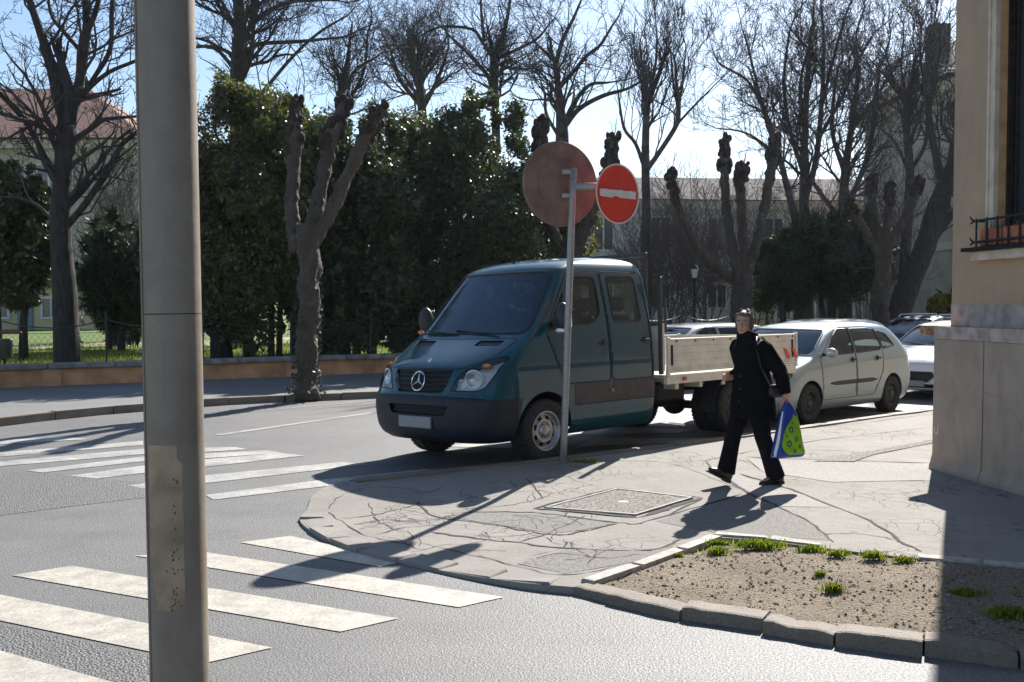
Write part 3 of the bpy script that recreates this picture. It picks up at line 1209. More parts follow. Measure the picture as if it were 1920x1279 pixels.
# low wall: plaster blocks and coping stones
low_wall = thing('low_wall', 'long low ochre wall with grey stone coping along the far pavement', 'wall', wp(0, 0, fz))
low_wall.rotation_euler = (0, 0, math.atan2(WD.y, WD.x))
for k in range(-13, 21):
    m = MB()
    m.box((k * 2.6 + 1.3, 0.02, 0.15), (2.6 if k % 2 else 2.588, 0.30, 0.40), 0, 0.0)
    m.build('wall_panel', 'wall_ochre', low_wall)
    if k % 2 == 0:
        m = MB()
        m.box((k * 2.6, -0.01, 0.15), (0.36, 0.31, 0.40), 0, 0.006)
        m.build('wall_pier', 'wall_ochre', low_wall)
for k in range(-26, 41):
    m = MB()
    m.box((k * 1.32 + 0.66, 0.0, 0.405 + random.uniform(-0.004, 0.004)), (1.305, 0.44, 0.115), random.uniform(-0.003, 0.003), 0.022)
    m.build('coping_stone', 'wall_coping', low_wall)

# ================================================================== corner building on the right
CA = Vector((0.139, -0.99, 0)).normalized()       # along the shaded face, towards the camera
CN = Vector((-CA.y * -1, CA.x * -1, 0))           # placeholder, set below
CN = Vector((CA.y, -CA.x, 0))                     # outward normal of the shaded face (to the left)
if CN.x > 0:
    CN = -CN
CB = Vector((0.76, 0.65, 0)).normalized()         # along the street face, away
CBN = Vector((-CB.y, CB.x, 0))                    # outward normal of the street face
C0 = Vector((4.44, 10.65, 0))
house = thing('corner_building', 'tan plastered corner building with stone plinth, shaded, at the right edge', 'building', (C0.x, C0.y, 0))


def hp(s, out=0.0, z=0.0, b=0.0):
    """point: s along the shaded face, out from it, b along street face"""
    p = CA * s + CN * out + CB * b
    return Vector((p.x, p.y, z))


def slab(mm, p0, p1, thick_dir, th, z0, z1):
    a, b = p0, p1
    c, d = p1 + thick_dir * th, p0 + thick_dir * th
    mm.add([(q.x, q.y, z0) for q in (a, b, c, d)] + [(q.x, q.y, z1) for q in (a, b, c, d)],
           [(0, 1, 2, 3), (7, 6, 5, 4), (0, 4, 5, 1), (1, 5, 6, 2), (2, 6, 7, 3), (3, 7, 4, 0)])


LA, LB = 11.0, 18.0
# plinth, split by its vertical joint into slabs with a flared foot
joints = [0.0, 0.86, 3.4, 6.0, LA]
for i in range(len(joints) - 1):
    s0, s1 = joints[i] + (0.0 if i == 0 else 0.016), joints[i + 1]
    m = MB()
    rings = []
    for s in np.linspace(s0, s1, 9):
        fl = [(-0.3, 0.0), (0.045, 0.0), (0.04, 0.11), (0.004, 0.20), (0.0, 0.5), (0.0, 1.44), (-0.3, 1.44)]
        rings.append([tuple(hp(s, o + (0.006 * noise.noise((s * 3, z * 3, 0)) if o > -0.1 else 0), z)) for o, z in fl])
    m.loft(rings, True, True)
    m.build('plinth_slab', 'plaster_plinth', house)
m = MB()
m.box(tuple(hp(0.868, -0.05, 0.80)), (0.02, 0.08, 1.25), math.atan2(CA.y, CA.x))
m.build('plinth_joint', 'seam', house)
# street-side plinth
m = MB()
rings = []
for b in np.linspace(0.0, LB, 5):
    fl = [(-0.3, 0.0), (0.04, 0.0), (0.03, 0.12), (0.0, 0.25), (0.0, 1.44), (-0.3, 1.44)]
    rings.append([tuple(CB * b + CBN * o + Vector((0, 0, z))) for o, z in fl])
m.loft(rings, True, True)
m.build('plinth_slab', 'plaster_plinth', house)
# ledge stones
sj = [-0.015, 0.98, 2.3, 3.7, 5.2, 7.0, LA]
for i in range(len(sj) - 1):
    m = MB()
    slab(m, hp(sj[i] + 0.004, 0.015), hp(sj[i + 1] - 0.004, 0.015), -CN, 0.45, 1.444, 1.572)
    m.build('ledge_stone', 'ledge_stone', house)
m = MB()
a = CBN * 0.15 - CB * 0.02 
slab(m, a, a + CB * LB, -CBN, 0.5, 1.478, 1.578)
m.build('street_ledge', 'ledge_brick', house)
# upper wall (set back behind the ledge)
INA, INB = 0.14, 0.10
U0 = hp(0, 0) - CN * INA + CB * 0.10


def up(s, out=0.0, z=0.0):
    p = U0 + CA * s + CN * out
    return Vector((p.x, p.y, z))


m = MB()
slab(m, up(0), up(0.61), -CN, 0.55, 1.572, 9.0)
m.build('wall_pier', 'plaster_ochre', house)
m = MB()
slab(m, up(0.61), up(2.3), -CN, 0.55, 1.572, 2.30)
m.build('wall_below_window', 'plaster_ochre', house)
m = MB()
slab(m, up(0.61), up(2.3), -CN, 0.55, 4.9, 9.0)
slab(m, up(2.3), up(LA), -CN, 0.55, 1.572, 9.0)
m.build('wall_main', 'plaster_ochre', house)
m = MB()
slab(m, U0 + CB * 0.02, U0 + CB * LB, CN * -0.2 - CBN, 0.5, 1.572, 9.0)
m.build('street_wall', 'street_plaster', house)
# darker damp band at the foot of the upper wall
m = MB()
slab(m, up(-0.003, 0.006), up(LA, 0.006), -CN, 0.02, 1.573, 1.80)
m.build('damp_band', 'ledge_stone', house)
# window: surround, reveal, frame, shutter, sill
win = MB()
slab(win, up(0.61, 0.03), up(0.645, 0.03), -CN, 0.1, 2.42, 4.95)
win.build('window_moulding', 'trim_cream', house)
win = MB()
slab(win, up(0.648, 0.018), up(0.69, 0.018), -CN, 0.1, 2.42, 4.95)
win.build('window_moulding', 'trim_cream', house)
win = MB()
slab(win, up(0.693, 0.028), up(0.735, 0.028), -CN, 0.05, 2.42, 4.95)
win.build('window_moulding', 'trim_cream', house)
rv = MB()
slab(rv, up(0.612, -0.02), up(0.735, -0.02), -CN, 0.22, 2.30, 4.95)
rv.build('window_reveal', 'reveal_orange', house)
wf = MB()
slab(wf, up(0.735, -0.17), up(0.80, -0.17), -CN, 0.06, 2.32, 4.9)
slab(wf, up(0.80, -0.17), up(2.3, -0.17), -CN, 0.06, 2.32, 2.42)
slab(wf, up(1.42, -0.17), up(1.50, -0.17), -CN, 0.06, 2.42, 4.9)
wfo = wf.build('window_frame', 'old_wood', house)
wg = MB()
slab(wg, up(0.80, -0.20), up(2.3, -0.20), -CN, 0.01, 2.42, 4.9)
wg.build('pane', 'far_glass', wfo)
for q in range(5):
    sh = MB()
    slab(sh, up(0.742 + 0.002 * q, -0.10 - 0.012 * q), up(0.762 + 0.002 * q, -0.10 - 0.012 * q), -CN, 0.010, 2.45, 4.85)
    sh.build('shutter_leaf', 'old_wood', wfo)
sl = MB()
slab(sl, up(0.42, 0.17), up(2.4, 0.17), -CN, 0.36, 2.33, 2.368)
sill = sl.build('window_sill', 'iron', house)
sl = MB()
slab(sl, up(0.50, 0.11), up(2.3, 0.11), -CN, 0.28, 2.24, 2.326)
sl.build('sill_moulding', 'trim_cream', sill)
# iron flower-box rail on the sill, with terracotta boxes
rail = MB()
for z in (2.42, 2.63):
    rail.tube([up(0.60, 0.14, z), up(2.3, 0.14, z)], 0.013, 6)
    rail.tube([up(0.60, 0.14, z), up(0.57, 0.15, z + 0.02), up(0.55, 0.155, z + 0.05)], [0.011, 0.009, 0.004], 5)
    rail.tube([up(0.60, 0.14, z), up(0.57, 0.15, z - 0.02), up(0.555, 0.155, z - 0.03)], [0.011, 0.009, 0.004], 5)
    rail.tube([up(0.60, 0.14, z), up(0.60, -0.02, z)], 0.012, 5)
s = 0.64
while s < 2.2:
    rail.tube([up(s, 0.14, 2.37), up(s, 0.14, 2.65)], 0.010, 5)
    s += 0.17
rail.build('flower_box_rail', 'iron', house)
for k, s in enumerate((0.68, 1.04, 1.4)):
    fb = MB()
    mm_ = Matrix.Rotation(math.atan2(CA.y, CA.x), 3, 'Z')
    fb.box(tuple(up(s + 0.16, 0.06, 2.46)), (0.33, 0.13, 0.17), math.atan2(CA.y, CA.x), 0.01)
    o = fb.build('flower_box', 'terracotta', house)
    dr = MB()
    for q in range(14):
        p = up(s + 0.02 + 0.28 * random.random(), 0.02 + 0.08 * random.random(), 2.53)
        dr.tube([p, p + Vector((random.uniform(-.04, .04), random.uniform(-.04, .04), random.uniform(.03, .1)))], [0.004, 0.002], 4)
    tag(dr.build('dry_stems', 'litter_leaf', o), kind='stuff')
# chalk-white U scratched on the plinth, and cable under the sill
um = MB()
um.tube([hp(0.045, 0.006, 0.52), hp(0.05, 0.006, 0.46), hp(0.075, 0.006, 0.445), hp(0.10, 0.006, 0.46), hp(0.105, 0.006, 0.54)], [0.006, 0.007, 0.008, 0.007, 0.005], 5)
um.build('chalk_mark', 'sign_white', house)
for poly in ([(0.9, 0.95), (1.05, 0.93), (1.16, 0.93)], [(1.22, 0.83), (1.32, 0.82), (1.40, 0.76), (1.5, 0.66)], [(1.12, 1.42), (1.13, 1.2), (1.10, 1.0)]):
    cm = MB()
    cm.tube([hp(s, -0.0015, z) for s, z in poly], 0.0022, 4)
    cm.build('plaster_crack', 'joint', house)
# upper cornice and roof, above the frame
m = MB()
slab(m, up(-0.3, 0.3), up(LA, 0.3), -CN, 0.9, 9.003, 9.4)
m.build('cornice', 'trim_cream', house)

# ================================================================== far buildings
def far_house(name, label, cx, cy, rz, w, d, z0, eave, ridge, wall_m, roof_m, windows, hip=4.0, over=0.7, trim=True):
    o = thing(name, label, 'building', (cx, cy, z0), rz)
    m = MB()
    m.box((0, 0, eave / 2), (w, d, eave))
    m.build('wall', wall_m, o)
    m = MB()
    W, D = w / 2 + over, d / 2 + over
    m.add([(-W, -D, eave), (W, -D, eave), (W, D, eave), (-W, D, eave), (-W + hip, 0, ridge), (W - hip, 0, ridge)],
          [(0, 1, 5, 4), (1, 2, 5), (2, 3, 4, 5), (3, 0, 4), (3, 2, 1, 0)])
    m.build('roof', roof_m, o)
    if trim:
        m = MB()
        m.box((0, 0, eave - 0.3), (w + 0.7, d + 0.7, 0.5))
        m.build('cornice', 'far_trim', o)
        m = MB()
        m.box((0, 0, eave * 0.36), (w + 0.2, d + 0.2, 0.35))
        m.build('string_course', 'far_trim', o)
    for (x, z, ww, hh) in windows:
        m = MB()
        f = 0.12
        y = -d / 2 - 0.04
        m.box((x, y, z + hh / 2 - f / 2), (ww, 0.12, f))
        m.box((x, y, z - hh / 2 + f / 2), (ww, 0.12, f))
        m.box((x - ww / 2 + f / 2, y, z), (f, 0.12, hh - 2 * f))
        m.box((x + ww / 2 - f / 2, y, z), (f, 0.12, hh - 2 * f))
        m.box((x, y, z), (0.08, 0.1, hh - 2 * f))
        fr = m.build('window', 'white_wood', o)
        m = MB()
        m.box((x, y + 0.03, z), (ww - 2 * f, 0.05, hh - 2 * f))
        m.build('pane', 'far_glass', fr)
    return o


# left: pale building with red roof
lx = at(40, 571, 66)
wins = [(x, z, 1.5, 2.5) for x in (-9.2, -5.4, -1.6, 2.2, 6.0) for z in (3.0, 8.6)]
far_house('mansion', 'large pale building with red tiled hip roof behind the trees at left', -34.4, 68, R(0), 24, 14, PARK_Z, 11.3, 15.8, 'far_plaster', 'roof_tile', wins, 6.5, 0.8)
lx = at(60, 571, 60)
# right: tall building behind the leaning tree
rx = at(1850, 571, 46)
wins = [(x, z, 1.3, 2.2) for x in (-1.2, 2.4) for z in (4.6, 8.8)]
rb = far_house('apartment_house', 'tall tan building with dark roof behind the leaning tree at right', rx.x + 3.2, 52, R(4), 9.6, 10, 0.2, 12.0, 15.5, 'far_plaster', 'roof_grey', wins, 4, 0.8)
m = MB()
m.box((-3.2, -5.06, 3.1), (3.0, 0.12, 0.35))
m.build('string_course', 'blue_grey', rb)
m = MB()
m.box((-3.9, -5.06, 1.1), (1.0, 0.12, 2.2))
m.build('door', 'dark_door', rb)
m = MB()
m.box((-3.2, 0.0, 14.4), (0.9, 0.9, 2.6))
m.build('chimney', 'roof_grey', rb)
# middle: long grey building behind the bare trees
mx_ = at(1480, 571, 62)
wins = [(x, z, 1.3, 2.1) for x in (-11, -7.6, -4.2, -0.8, 2.6, 6.0, 9.4) for z in (2.2, 5.6)]
mh = far_house('long_building', 'long grey building with pale roof edge behind the bare trees', mx_.x - 1.0, 66, R(4), 26, 11, PARK_Z, 7.6, 9.6, 'far_plaster_grey', 'roof_grey', wins, 3, 0.5)
yx = at(1560, 571, 52)
yh = far_house('pavilion', 'low cream garden pavilion seen between the trunks under the dark yews', yx.x + 0.5, 55, R(0), 8.5, 6, PARK_Z, 2.7, 4.3, 'far_plaster_yellow', 'roof_grey', [(x, 1.3, 0.9, 1.4) for x in (-3, -1, 1, 3)], 2, 0.4, False)
bx_ = at(40, 571, 58)
kk = far_house('annex', 'low cream annex across the lawn at far left', bx_.x, 61, R(0), 12, 5, PARK_Z, 2.4, 3.4, 'far_plaster_yellow', 'roof_tile', [(x, 1.25, 1.2, 1.3) for x in (-4.5, -1.5, 1.5, 4.5)], 2, 0.3, False)
for x in (-3.0, 0.0):
    m = MB()
    m.box((x, -2.56, 1.0), (0.9, 0.1, 2.0))
    m.build('door', 'blue_grey', kk)

# ================================================================== fence on the low wall: posts, swagged chain, wire mesh
fence = thing('chain_fence', 'thin iron post fence with swagged chain on top of the low wall', 'fence', wp(0, 0.0, fz + 0.463))
fence.rotation_euler = (0, 0, math.atan2(WD.y, WD.x))
FP = 2.05
k0, k1 = -8, 20
for k in range(k0, k1):
    m = MB()
    x = k * FP
    m.tube([(x, 0, -0.01), (x, 0, 0.95), (x, 0, 1.08)], [0.022, 0.022, 0.004], 6)
    m.tube([(x, 0, 0.93), (x, 0, 0.96)], [0.04, 0.04], 6)
    m.build('post', 'fence_green', fence)
    m = MB()
    pts = [(x + FP * u, 0, 0.90 - 0.17 * (1 - (2 * u - 1) ** 2)) for u in np.linspace(0, 1, 15)]
    m.tube(pts, 0.013, 5)
    m.build('chain', 'chain_steel', fence)
m = MB()
x = k0 * FP
while x < 2.5 * FP:                                # diamond wire mesh below the chain (left part)
    for (dx) in (0.30, -0.30):
        m.tube([(x, 0.02, 0.02), (x + dx * 1.6, 0.02, 0.62)], 0.003, 3, False)
    x += 0.12
m.tube([(k0 * FP, 0.02, 0.62), (2.5 * FP, 0.02, 0.62)], 0.005, 3, False)
tag(m.build('wire_mesh', 'fence_green', fence), kind='stuff')


# ================================================================== trees
def jitter_dir(d, ang, rnd):
    u = d.orthogonal().normalized()
    w = d.cross(u)
    a = rnd.uniform(0, 2 * PI)
    s = math.sin(ang)
    return (d * math.cos(ang) + (u * math.cos(a) + w * math.sin(a)) * s).normalized()


def grow(mb, p, d, L, r, lev, rnd, pr):
    seg = pr.get('seg', 0.35)
    n = max(2, min(7, int(L / seg)))
    pts = [p.copy()]
    rad = [r]
    st = L / n
    wv = pr.get('wander', 0.22)
    up_ = pr.get('up', 0.10)
    for i in range(n):
        d = (d + Vector((rnd.gauss(0, wv), rnd.gauss(0, wv), rnd.gauss(0, wv) + up_))).normalized()
        p = p + d * st
        pts.append(p.copy())
        rad.append(max(pr.get('rmin', 0.005), r * (1 - 0.75 * (i + 1) / n)))
    mb.tube(pts, rad, 5 if lev >= 3 else (4 if lev == 2 else 3), False)
    if lev <= 0:
        return
    nc = max(3, int(L * pr['dens'] * 1.75))
    for c in range(nc):
        u = 0.18 + 0.82 * (c + rnd.random()) / nc
        u = min(u, 0.999)
        i = int(u * n)
        f = u * n - i
        q = pts[i].lerp(pts[i + 1], f)
        dd = (pts[i + 1] - pts[i]).normalized()
        cd = jitter_dir(dd, rnd.uniform(*pr.get('ang', (0.5, 1.0))), rnd)
        cd = (cd + Vector((0, 0, pr.get('lift', 0.15)))).normalized()
        cl = L * rnd.uniform(0.34, 0.62) * (1.15 - 0.5 * u)
        grow(mb, q, cd, max(cl, 0.25), max(rad[i] * rnd.uniform(0.45, 0.7), pr.get('rmin', 0.005)), lev - 1, rnd, pr)


def limb_path(pix, Y, drift, rnd):
    """photo-measured limb: (px, py, width px) -> points in depth plane Y leaning by drift"""
    pts, rad = [], []
    n = len(pix)
    for i, (px, py, w) in enumerate(pix):
        y = Y + drift * i / max(1, n - 1)
        pts.append(at(px, py, y))
        rad.append(w * Y / FPX / 2)
    P = catmull(pts, 4)
    rr = []
    for i in range(len(P)):
        f = i / (len(P) - 1) * (n - 1)
        k = min(int(f), n - 2)
        rr.append(rad[k] * (1 - (f - k)) + rad[k + 1] * (f - k))
    return P, rr


def bare_tree(name, label, Y, limbs, levels=3, seed=1, dens=1.5, first=(1.4, 2.8), perm=1.1, bark='bark_far', tw='twig', start=0.25, up=0.08, rmin=0.0068, drift=1.6, ground=PARK_Z, nside=8, wander=0.22, lift=0.15, group='bare winter trees in the park', rough_r=0.0, twig_on=None, ang=(0.55, 1.2)):
    rnd = random.Random(seed)
    base = at(limbs[0][0][0], limbs[0][0][1], Y)
    root = thing(name, label, 'tree', (base.x, base.y, ground), 0, group)
    off = Vector(root.location)
    tm, cm = MB(), MB()
    pr = dict(dens=dens, up=up, rmin=rmin, wander=wander, lift=lift, ang=ang)
    for li, lm in enumerate(limbs):
        P, rr = limb_path(lm, Y, 0.0 if li == 0 else rnd.uniform(-drift, drift), rnd)
        if li == 0:
            P = [Vector((P[0].x, P[0].y, ground - 0.1))] + P
            rr = [rr[0] * 1.25] + rr
        P = [q - off for q in P]
        if rough_r:
            rr = [r * (1 + rough_r * noise.noise(tuple(q * 2.5))) for q, r in zip(P, rr)]
        tm.tube(P, rr, nside, True)
        if twig_on is not None and li not in twig_on:
            continue
        L = sum((a - b).length for a, b in zip(P[:-1], P[1:]))
        nb = max(3, int(L * perm * 2.0))
        s0 = start if li == 0 else 0.12
        for c in range(nb):
            u = s0 + (1 - s0) * (c + rnd.random()) / nb
            i = min(int(u * (len(P) - 1)), len(P) - 2)
            q = P[i]
            dd = (P[i + 1] - P[i]).normalized()
            cd = jitter_dir(dd, rnd.uniform(*ang), rnd)
            cd = (cd + Vector((0, 0, lift))).normalized()
            grow(cm, q, cd, rnd.uniform(*first) * 1.35 * (1.1 - 0.45 * u), max(rr[i] * 0.36, 0.011), levels - 1, rnd, pr)
        # the limb's own tip keeps growing
        dd = (P[-1] - P[-2]).normalized()
        grow(cm, P[-1], dd, rnd.uniform(*first) * 0.8, max(rr[-1] * 0.9, 0.01), levels - 1, rnd, pr)
    tm.build('trunk', bark, root, True)
    cm.build('crown', tw, root)
    return root


PARK_T = 'bare winter trees in the park'
# dark tree at far left, behind the low wall
bare_tree('bare_tree', 'dark bare tree at left, forked, standing behind the low wall left of the lamp post', 23.6,
          [[(126, 680, 48), (122, 560, 44), (114, 440, 36), (118, 330, 33), (128, 235, 36)],
           [(118, 222, 22), (92, 110, 18), (72, 50, 14), (50, -20, 12), (30, -120, 9)],
           [(130, 232, 24), (150, 150, 19), (162, 60, 15), (160, -20, 12), (165, -120, 9)],
           [(158, 70, 13), (180, 20, 11), (192, -40, 9), (210, -120, 7)],
           [(112, 345, 15), (88, 300, 12), (50, 230, 11), (0, 176, 10), (-60, 130, 8)],
           [(124, 425, 14), (158, 385, 13), (205, 315, 13), (230, 270, 9), (275, 235, 7)],
           [(150, 185, 11), (180, 140, 9), (207, 90, 9), (210, 10, 8), (222, -80, 6)],
           [(152, 180, 9), (200, 138, 8), (260, 112, 6), (330, 80, 4)],
           [(146, 90, 8), (120, 60, 8), (95, 25, 6), (88, -40, 5)],
           [(104, 420, 8), (70, 385, 6), (30, 370, 4)]],
          4, 11, 1.55, (1.3, 2.6), 0.85, 'bark_dark', 'twig', 0.62, 0.06, 0.006, 0.9, rough_r=0.18, nside=12, group=PARK_T)
# tall trees behind the hollies
bare_tree('bare_tree', 'tall bare tree rising behind the hollies just right of the lamp post', 36,
          [[(448, 600, 40), (446, 300, 30), (444, 140, 26), (450, 40, 22), (440, -60, 18)],
           [(452, 70, 12), (490, 30, 9), (540, 5, 7), (610, 0, 5)],
           [(440, 130, 8), (405, 92, 7), (370, 88, 6), (330, 100, 4)],
           [(452, 120, 10), (478, 85, 8), (560, 78, 7), (640, 70, 4)],
           [(446, 60, 9), (410, 10, 8), (390, -40, 6)],
           [(450, 215, 8), (490, 175, 7), (550, 105, 6), (600, 60, 5), (650, 30, 3)],
           [(450, 160, 8), (470, 110, 8), (476, 40, 7), (490, -30, 5)]],
          4, 21, 1.5, (1.6, 3.2), 0.9, start=0.45, group=PARK_T)
bare_tree('bare_tree', 'slender bare tree behind the pollarded plane by the kerb', 40,
          [[(640, 600, 22), (640, 300, 14), (636, 200, 12), (650, 120, 9)],
           [(638, 260, 8), (630, 215, 8), (660, 140, 6), (700, 110, 4)],
           [(640, 210, 7), (680, 140, 6), (690, 60, 4)]],
          4, 22, 1.5, (1.6, 2.8), 0.9, start=0.6, group=PARK_T)
bare_tree('bare_tree', 'bushy bare tree above the hollies left of the tall spreading tree', 44,
          [[(790, 560, 26), (792, 250, 18), (788, 170, 14), (780, 110, 10)],
           [(790, 200, 9), (750, 150, 8), (735, 110, 5)],
           [(790, 210, 9), (820, 150, 8), (838, 100, 5)],
           [(788, 180, 7), (770, 120, 6), (775, 70, 4)]],
          4, 23, 1.9, (1.8, 3.2), 1.2, tw='twig_brown', start=0.55, group=PARK_T)
bare_tree('bare_tree', 'wide spreading bare tree above the right end of the hollies', 42,
          [[(935, 560, 24), (930, 250, 16), (928, 170, 14), (926, 110, 13)],
           [(926, 105, 9), (945, 60, 8), (955, 10, 6), (960, -40, 5)],
           [(926, 110, 8), (905, 80, 7), (885, 55, 6), (830, 50, 5), (800, 60, 3)],
           [(926, 112, 8), (980, 88, 6), (1010, 70, 5), (1030, 45, 3)],
           [(930, 215, 9), (918, 150, 8), (895, 120, 7), (862, 85, 6), (840, 65, 4)],
           [(928, 150, 6), (945, 128, 6), (985, 130, 4)],
           [(908, 78, 6), (903, 30, 5), (900, -20, 4)]],
          4, 24, 1.6, (1.4, 2.7), 1.0, start=0.55, group=PARK_T)
bare_tree('bare_tree', 'open-crowned bare tree rising directly behind the round sign back', 38,
          [[(1050, 560, 34), (1052, 330, 28), (1054, 250, 24), (1048, 180, 13), (1042, 120, 11)],
           [(1042, 122, 10), (1055, 75, 8), (1075, 35, 6), (1090, 0, 4)],
           [(1048, 165, 9), (1075, 135, 8), (1100, 105, 7), (1125, 85, 6), (1150, 45, 4)],
           [(1056, 240, 13), (1085, 205, 9), (1130, 180, 8), (1180, 165, 5), (1220, 140, 4)],
           [(1056, 236, 9), (1075, 195, 8), (1105, 160, 7), (1140, 155, 4)],
           [(1042, 118, 7), (1025, 100, 6), (1005, 82, 4)],
           [(1053, 265, 7), (1025, 215, 6), (1022, 180, 5), (1015, 155, 3)]],
          4, 25, 1.35, (1.2, 2.4), 0.85, start=0.6, group=PARK_T)
# pruned limes with upright shoots
bare_tree('bare_tree', 'bare lime with upright brushy shoots just right of the red sign', 36,
          [[(1210, 580, 20), (1212, 400, 17), (1210, 300, 15), (1212, 215, 13), (1214, 190, 14)],
           [(1214, 190, 7), (1205, 130, 5), (1200, 80, 3)],
           [(1212, 320, 10), (1240, 280, 9), (1268, 235, 9), (1272, 208, 10)],
           [(1272, 208, 5), (1280, 150, 4), (1285, 100, 3)],
           [(1272, 208, 5), (1262, 150, 4), (1258, 100, 3)],
           [(1214, 190, 6), (1228, 130, 4), (1232, 70, 3)],
           [(1210, 320, 8), (1192, 270, 7), (1170, 240, 6), (1160, 180, 3)],
           [(1268, 235, 5), (1300, 200, 4), (1330, 170, 3)]],
          4, 26, 1.5, (1.6, 3.0), 0.8, start=0.6, up=0.2, lift=0.35, ang=(0.3, 0.9), group=PARK_T)
bare_tree('bare_tree', 'bare tree with long slanting limb at centre right of the park', 38,
          [[(1500, 585, 24), (1500, 460, 18), (1478, 360, 12), (1455, 270, 11), (1430, 200, 9)],
           [(1430, 200, 7), (1400, 150, 5), (1350, 120, 4), (1335, 90, 2)],
           [(1440, 230, 6), (1420, 160, 5), (1400, 80, 4), (1390, 50, 2)],
           [(1460, 290, 5), (1400, 250, 4), (1340, 240, 2)]],
          4, 27, 1.5, (1.4, 2.6), 1.0, start=0.55, group=PARK_T)
bare_tree('bare_tree', 'tallest dense bare tree right of centre with straight twin trunk', 40,
          [[(1512, 585, 26), (1508, 420, 20), (1508, 300, 15), (1512, 180, 11), (1520, 60, 7)],
           [(1508, 380, 12), (1530, 300, 11), (1540, 200, 9), (1545, 90, 6), (1540, 10, 4)],
           [(1508, 330, 9), (1480, 240, 8), (1470, 150, 6), (1480, 60, 4)],
           [(1535, 260, 8), (1580, 180, 7), (1610, 110, 5), (1640, 60, 3)],
           [(1510, 260, 7), (1500, 160, 6), (1530, 40, 3)],
           [(1538, 210, 7), (1560, 120, 6), (1585, 30, 4)]],
          4, 28, 1.6, (1.7, 3.4), 0.85, start=0.45, up=0.10, lift=0.2, group=PARK_T)
bare_tree('bare_tree', 'dense bare tree right of the tallest one, crown against bright sky', 43,
          [[(1585, 585, 26), (1580, 440, 22), (1585, 320, 16), (1600, 220, 11), (1610, 130, 8)],
           [(1582, 400, 11), (1625, 300, 10), (1640, 210, 8), (1650, 120, 5)],
           [(1585, 330, 9), (1560, 240, 8), (1570, 130, 5)],
           [(1600, 240, 7), (1650, 170, 6), (1690, 110, 4)],
           [(1582, 420, 9), (1530, 350, 8), (1500, 300, 6)],
           [(1610, 140, 6), (1605, 70, 4), (1620, 20, 3)]],
          4, 29, 1.6, (1.7, 3.4), 0.85, start=0.4, up=0.10, lift=0.2, group=PARK_T)
bare_tree('bare_tree', 'bare tree with pruned crown in front of the tall tan building', 35,
          [[(1690, 585, 22), (1700, 440, 20), (1706, 330, 17), (1700, 240, 15), (1702, 195, 18)],
           [(1702, 200, 6), (1690, 130, 5), (1695, 70, 3)],
           [(1704, 198, 6), (1720, 130, 5), (1745, 60, 3)],
           [(1702, 200, 6), (1665, 150, 5), (1640, 120, 3)],
           [(1708, 320, 8), (1735, 270, 7), (1740, 210, 6), (1760, 140, 3)],
           [(1706, 330, 7), (1680, 270, 6), (1650, 240, 3)]],
          4, 30, 1.5, (1.6, 2.8), 0.8, start=0.6, up=0.2, lift=0.32, ang=(0.35, 0.9), group=PARK_T)
bare_tree('leaning_tree', 'thick dark tree leaning right in front of the tall tan building', 33.5,
          [[(1682, 590, 46), (1705, 530, 44), (1735, 460, 40), (1752, 400, 36), (1780, 330, 32), (1815, 260, 28), (1850, 190, 22)],
           [(1735, 470, 22), (1765, 425, 18), (1800, 385, 15), (1840, 345, 10)],
           [(1770, 350, 16), (1752, 280, 13), (1742, 220, 12), (1742, 190, 12)],
           [(1742, 200, 5), (1730, 140, 4), (1725, 80, 3)],
           [(1742, 200, 5), (1755, 140, 4), (1765, 80, 3)],
           [(1800, 290, 8), (1790, 220, 6), (1795, 150, 4)],
           [(1712, 490, 10), (1690, 470, 8), (1655, 480, 5)]],
          4, 31, 1.5, (1.2, 2.4), 1.0, 'bark_dark', 'twig', 0.7, 0.15, 0.008, 1.0, lift=0.3, rough_r=0.1, nside=10, group=PARK_T)


